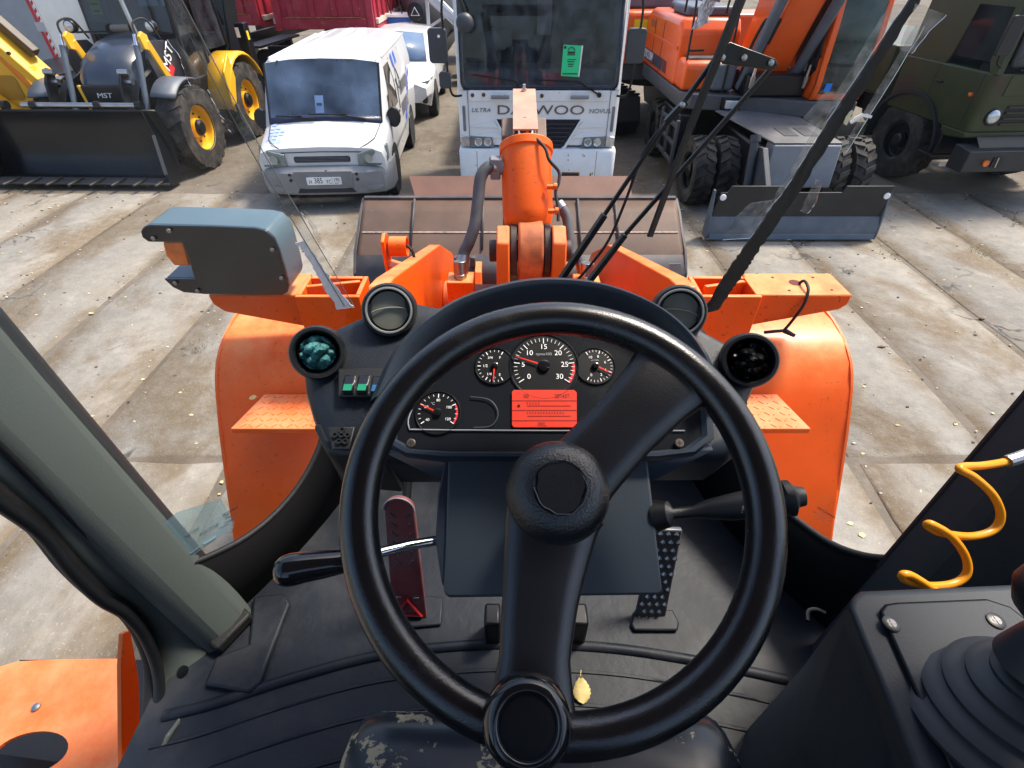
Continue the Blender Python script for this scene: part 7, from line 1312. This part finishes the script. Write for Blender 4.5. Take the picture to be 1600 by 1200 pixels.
# red tipper lorries, tailgates towards the camera
def tipper(label, loc, rz, w=2.5):
    T = thing('tipper_lorry', label, 'truck', loc, rz, 'red tipper lorries')
    h = w / 2
    q = MB(); q.box(-h, h, 0, .06, 1.62, 3.1); tg = q.build('tailgate', REDT, T, .01)
    for x in (-h + .09, h - .09): q = MB(); q.box(x - .09, x + .09, -.06, 0, 1.62, 3.1); q.build('gate_post', REDT, tg, .015)
    q = MB(); q.box(-h + .18, h - .18, -.06, 0, 1.62, 1.86); q.build('gate_rail', REDT, tg, .015)
    q = MB(); q.bar((-h + .3, -.066, 1.87), (h - .3, -.066, 1.87), .03, .02); q.build('rail_edge', mat('rail_ochre', (.34, .16, .05), .7, var=.4, vs=9), tg)
    for i in range(4): x = -h + .42 + (w - .84) * i / 3; q = MB(); q.prism([(x - .07, -.0, 1.88), (x + .07, 0, 1.88), (x + .05, 0, 3.1), (x - .05, 0, 3.1)], (0, -.05, 0)); q.build('gate_rib', REDT, tg, .012)
    for s in (-1, 1):
        q = MB(); q.box(s * h - .03, s * h + .03, .06, 5.2, 1.62, 3.1); sw = q.build('side_board', REDT, T, .01)
        for i in range(7): y = .35 + .72 * i; q = MB(); q.box(min(s * h, s * (h + .09)), max(s * h, s * (h + .09)), y, y + .12, 1.80, 3.1); q.build('side_rib', REDT, sw, .012)
        q = MB(); q.box(min(s * h, s * (h + .10)), max(s * h, s * (h + .10)), .1, 5.2, 1.72, 1.84); q.build('side_rail', REDW, sw, .01); q = MB(); q.box(min(s * (h - .02), s * (h + .08)), max(s * (h - .02), s * (h + .08)), .05, 5.2, 1.58, 1.70); q.build('lower_rail', REDT, sw, .01)
        q = MB(); q.box(s * .45 - .05, s * .45 + .05, -1.3, 6.8, 1.05, 1.38); q.build('chassis_rail', BLACKMACH, T, .01)
        for y in (.5, 1.85, 5.9): wheel(T, s * .98, y, .52, .42, .28, s, BLACKMACH, 0, .01)
        q = MB(); q.box(min(s * .6, s * 1.2), max(s * .6, s * 1.2), -.25, 2.5, 1.12, 1.18); q.build('mudguard', BLACKP, T, .02)
        q = MB(); q.box(s * .85 - .15, s * .85 + .15, -.42, -.36, .86, .98); q.build('tail_lamp', REDL, T, .01)
    q = MB(); q.bar((-1.15, -1.25, 1.30), (1.15, -1.25, 1.30), .10, .22); q.build('rear_beam', BLACKMACH, T, .01); q = MB(); q.bar((-1.2, -.5, .80), (1.2, -.5, .80), .10, .12); q.build('under_run_bar', BLACKMACH, T, .01)
    for x in (-.75, -.55): q = MB(); q.cyl((x, -1.34, 1.30), (x, -1.24, 1.30), .06, n=14); q.build('air_coupling', STEEL, T)
    q = MB(); q.box(-1.2, 1.2, 5.5, 7.3, 1.1, 2.95); q.build('cab', REDT, T, .08, 3)
    return T
tipper('red tipper lorry with ribbed tailgate directly behind the white panel van', (-4.78, 16.0, 0), 1.5)
tipper('red tipper lorry further left, partly hidden by the backhoe loader', (-8.05, 17.0, 0), -4)

# grey concrete mixer behind the crossover
MX = thing('mixer_lorry', 'pale grey concrete mixer lorry with long chute, between the van and the white lorry', 'truck', (-2.35, 17.6, 0), 0)
q = MB(); q.lathe([(.40, -.1), (.62, .2), (1.05, 1.0), (1.20, 2.0), (1.18, 3.0), (.8, 3.9), (.4, 4.2)], (0, .6, 2.55), (0, 1, -.14), 36); q.build('drum', SILV, MX, smooth=60)
q = MB(); q.lathe([(.28, 0), (.34, .5), (.62, .62), (.62, .66)], (0, .15, 2.62), (0, .9, .35), 24, False, False); q.build('hopper', SILV, MX, solid=.02)
q = MB(); q.tube([(-.20, -.3, 2.55), (.35, -.45, 2.10), (.95, -.6, 1.62)], [.15, .14, .13], 18); q.build('chute', SILV2, MX, smooth=60); q = MB(); q.tube([(-.1, -.46, 2.62), (.45, -.6, 2.17), (1.0, -.74, 1.70)], .03, 8); q.build('chute_edge', PAPERW, MX)
for s in (-1, 1): q = MB(); q.box(s * .45 - .05, s * .45 + .05, -.2, 7, .95, 1.25); q.build('chassis_rail', BLACKMACH, MX); wheel(MX, s * .98, .9, .52, .42, .28, s, GREYM, 0, .01); wheel(MX, s * .98, 2.25, .52, .42, .28, s, GREYM, 0, .01); wheel(MX, s * .98, 6, .52, .3, .28, s, GREYM, 0, .01); q = MB(); q.box(s * .9 - .14, s * .9 + .14, -.30, -.24, 1.06, 1.20); q.build('tail_lamp', REDL, MX, .01); q = MB(); q.prism([(s * .9 - .14, -.305, 1.22), (s * .9 + .14, -.305, 1.22), (s * .9 + .14, -.305, 1.34), (s * .9 - .14, -.305, 1.34)], (0, .02, 0)); q.build('marker_board', YSTICK, MX)
q = MB(); q.box(-1.15, -.55, -.1, .5, 1.30, 1.75); q.build('tool_box', BLUEM, MX, .02); q = MB(); q.box(-1.2, -.45, -.15, .6, 1.76, 1.83); q.build('platform', PAPERW, MX, .01)
q = MB(); q.lathe([(.20, -.04), (.22, 0), (.17, .03), (.05, .03)], (-.32, -.2, 1.88), (0, -1, .1), 26); wo = q.build('chute_swivel', BLACKM, MX); q = MB(); q.tube([V(-.32 + .13 * math.cos(R(a)), -.245, 1.87 + .12 * math.sin(R(a))) for a in (90, 210, 330)], .016, 6, closed=True); q.build('swivel_emblem', PAPERW, wo)
for x in (-1.0, -.7): q = MB(); q.tube(smooth_path([V(x, -.1, 1.84), V(x - .05, -.15, 2.2), V(x + .1, .0, 2.5)], 4), .02, 8); q.build('ladder_rail', BLACKM, MX)
q = MB(); q.bar((.0, -.1, 1.3), (.02, -.12, 2.2), .09, .09); q.build('chute_post', SILV2, MX, .01); q = MB(); q.cyl((.05, -.3, 1.55), (.55, -.42, 1.80), .035, n=12); q.build('chute_ram', SILV2, MX)
q = MB(); q.box(-1.2, 1.2, 4.9, 6.9, 1.0, 2.9); q.build('cab', WHITE, MX, .08, 3)

# second orange excavator behind the white lorry's right side
E2 = thing('tracked_excavator', 'orange excavator far behind, between white lorry and wheeled excavator', 'excavator', (3.15, 13.9, 0), 8)
for s in (-1, 1):
    q = MB(); q.loft([[V(x, y, z) for y, z in ((-1.8, .35), (-1.6, .05), (1.6, .05), (1.8, .35), (1.6, .8), (-1.6, .8))] for x in (s * .95 - .3, s * .95 + .3)]); tr_ = q.build('track', RUBBER, E2, .03)
    for k_ in range(12): q = MB(); q.box(s * .95 - .31, s * .95 + .31, -1.5 + .27 * k_, -1.42 + .27 * k_, .80, .83); q.build('track_shoe', BLACKM, tr_)
q = MB(); q.cyl((0, 0, .8), (0, 0, 1.05), .6, n=24); q.build('slew_ring', BLACKMACH, E2)
q = MB(); q.xy(rrect(-1.3, 1.3, -1.3, 1.9, .3, 5), 1.05, 1.35); q.build('upper_deck', EXGREY, E2, .02)
q = MB(); q.xy(rrect(-1.3, 1.3, -1.45, -.3, .35, 5, (0, 0, 1, 1)), 1.36, 2.25); cw_ = q.build('counterweight', EXORANGE, E2, .08, 3); q = MB(); q.box(-1.28, -.2, -.3, 1.7, 1.36, 2.25); q.build('side_housing', EXORANGE, E2, .06, 3)
q = MB(); q.box(-1.05, 1.05, -.9, 1.2, 2.25, 2.52); q.build('engine_cover', mat('cover_slate', (.07, .09, .12)), E2, .06, 3)
q = MB(); q.box(-.95, -.55, -1.465, -1.455, 1.92, 2.12); q.build('warning_label', YSTICK, E2); q = MB(); q.cyl((-1.0, -1.46, 1.52), (-1.0, -1.44, 1.52), .05, n=16); q.build('tow_hole', DARKPR, cw_)
q = MB(); q.box(.3, 1.28, .4, 1.9, 1.36, 2.95); q.build('cab', BLACKMACH, E2, .06, 3); q = MB(); q.prism([(-.1, 1.4, 1.4), (-.1, 2.2, 3.2), (-.1, 3.0, 4.2), (-.1, 3.2, 3.6), (-.1, 2.2, 1.6)], (.4, 0, 0)); q.build('boom', EXORANGE, E2, .03)

# grey box lorry and silver van behind the backhoe
BX = thing('box_lorry', 'plain grey box lorry with red and white edge tape, at the left edge', 'truck', (-11.3, 13.0, 0), 0)
q = MB(); q.box(-1.55, 1.55, 0, 6, .95, 3.6); q.build('box_body', SILV, BX, .02)
q = MB(); q.box(1.40, 1.46, -.006, 0, 1.0, 3.5); q.build('edge_stripe', RED_P, BX); q = MB(); q.box(1.48, 1.54, -.006, 0, 1.1, 3.5); tp_ = q.build('reflective_tape', PAPERW, BX)
for k_ in range(18): z = 1.12 + .13 * k_; q = MB(); q.prism([(1.48, -.009, z), (1.54, -.009, z + .05), (1.54, -.009, z + .11), (1.48, -.009, z + .06)], (0, .002, 0)); q.build('tape_bar', RED_P, tp_)
q = MB(); q.box(1.36, 1.56, -.012, -.006, 1.86, 2.02); q.build('hinge_plate', SILV2, BX)
q = MB(); q.tube([(.75, -.012, 1.22), (1.25, -.012, 1.22), (1.32, -.012, 1.02), (.85, -.012, 1.02)], .010, 6, closed=True); q.build('lock_bar', GREYM, BX)
for s in (-1, 1): wheel(BX, s * 1.15, 1.0, .48, .4, .26, s, GREYM, 0, .01); wheel(BX, s * 1.15, 4.8, .48, .4, .26, s, GREYM, 0, .01)
q = MB(); q.box(-1.2, 1.2, -.05, .05, .6, .72); q.build('under_run_bar', BLACKM, BX, .01); q = MB(); q.cyl((1.38, -.03, .92), (1.38, .02, .92), .09, n=18); q.build('tail_lamp', REDL, BX)
for s in (-1, 1): q = MB(); q.box(s * .45 - .05, s * .45 + .05, 0, 7, .7, .95); q.build('chassis_rail', BLACKM, BX)
q = MB(); q.box(-1.25, 1.25, 6.2, 8.0, .8, 2.8); q.build('cab', SILV2, BX, .08, 3)
SV = thing('silver_van', 'silver van with red sill stripe, half hidden behind the backhoe cab', 'van', (-8.95, 14.6, 0), 0)
q = MB(); q.loft([[V(x, y, z) for x, y in rrect(-.78, 1.0, 0, 4.8, .18, 4)] for z in (1.2, 2.0)] + [[V(x * .95, y + .08, 3.0) for x, y in rrect(-.78, 1.0, 0, 4.8, .18, 4)]]); q.build('body', SILV2, SV, .02, smooth=50)
q = MB(); q.xy(rrect(-.79, 1.01, -.01, 4.8, .18, 4), 1.06, 1.2); q.build('sill_stripe', RED_P, SV); q = MB(); q.xy(rrect(-.75, .97, .05, 4.7, .18, 4), .5, 1.06); q.build('lower_body', BLACKMACH, SV, .02)
q = MB(); q.xz(rrect(.0, .32, 2.30, 2.42, .05), -.012, 0); q.build('handle_recess', GLOSSB, SV); q = MB(); q.prism([(-.55, -.004, 2.20), (-.28, -.004, 2.12), (-.30, .02, 2.5), (-.55, .02, 2.55)], (0, -.003, 0)); q.build('sticker', PAPERW, SV)
for z in (1.33, 1.41): q = MB(); q.box(.70, .92, -.008, 0, z, z + .02); q.build('vent_slot', DARKPR, SV)
q = MB(); q.box(.84, .90, -.006, 0, 1.5, 2.9); q.build('door_gap', DARKPR, SV)
for s in (-.6, .8): wheel(SV, s, .8, .36, .22, .2, 1 if s > 0 else -1, GREYM, 0, .01); wheel(SV, s, 3.8, .36, .22, .2, 1 if s > 0 else -1, GREYM, 0, .01)

# yellow loader at the very left
YL = thing('yellow_loader', 'yellow loader partly visible at the left edge beside the black bucket', 'loader', (-9.35, 10.2, 0), 0)
q = MB(); q.bar((.2, .1, 2.75), (1.32, .05, 1.30), .16, .42, (0, 1, .3)); ar_ = q.build('lift_arm', YEL, YL, .02)
for f in (.2, .42, .66): p = V(.2, .0, 2.75) + (V(1.32, -.05, 1.30) - V(.2, .0, 2.75)) * f; q = MB(); q.cyl(p + V(.05, -.14, .05), p + V(.05, -.10, .05), .028, n=6); q.build('arm_bolt', BLACKM, ar_)
q = MB(); q.bar((.35, .2, 2.85), (1.20, .15, 1.80), .14, .16, (0, 1, .3)); q.build('arm_ram', mat('ram_brown', (.05, .035, .02), .4), YL, .02)
q = MB(); q.bar((1.10, 0, 1.62), (1.42, -.05, 1.05), .12, .12); q.cyl((1.30, -.12, 1.28), (1.30, .02, 1.28), .11, n=18); q.build('arm_link', YEL, YL, .01)
q = MB(); q.prism([(-.4, 0, 2.3), (.55, 0, 1.95), (1.0, 0, 1.0), (.2, 0, .85), (-.4, 0, 1.1)], (0, .5, 0)); q.build('frame_panel', YEL, YL, .03); q = MB(); q.xz(rrect(.25, .75, 1.12, 1.5, .08), -.012, 0); q.build('panel_recess', mat('recess_ochre', (.40, .20, .01), .5), YL); q = MB(); q.xz(rrect(.1, .5, 1.62, 1.72, .05), -.012, 0); q.build('panel_slot', DARKPR, YL)
q = MB(); q.loft([[V(x, y, z) for x, z in ((-.5, 1.5), (.25, 1.35), (.62, .95), (.70, .62), (.45, .45), (-.5, .42))] for y in (-.5, .0)]); q.build('bonnet', YEL, YL, .06, 3)
q = MB(); q.box(-.5, .9, .5, 3.0, .55, 1.4); q.build('main_frame', BLACKMACH, YL, .03)
for x in (-.3, .75): wheel(YL, x, 1.6, .65, .4, .32, 1 if x > 0 else -1, YEL, 16, .04)

bpy.context.view_layer.update()
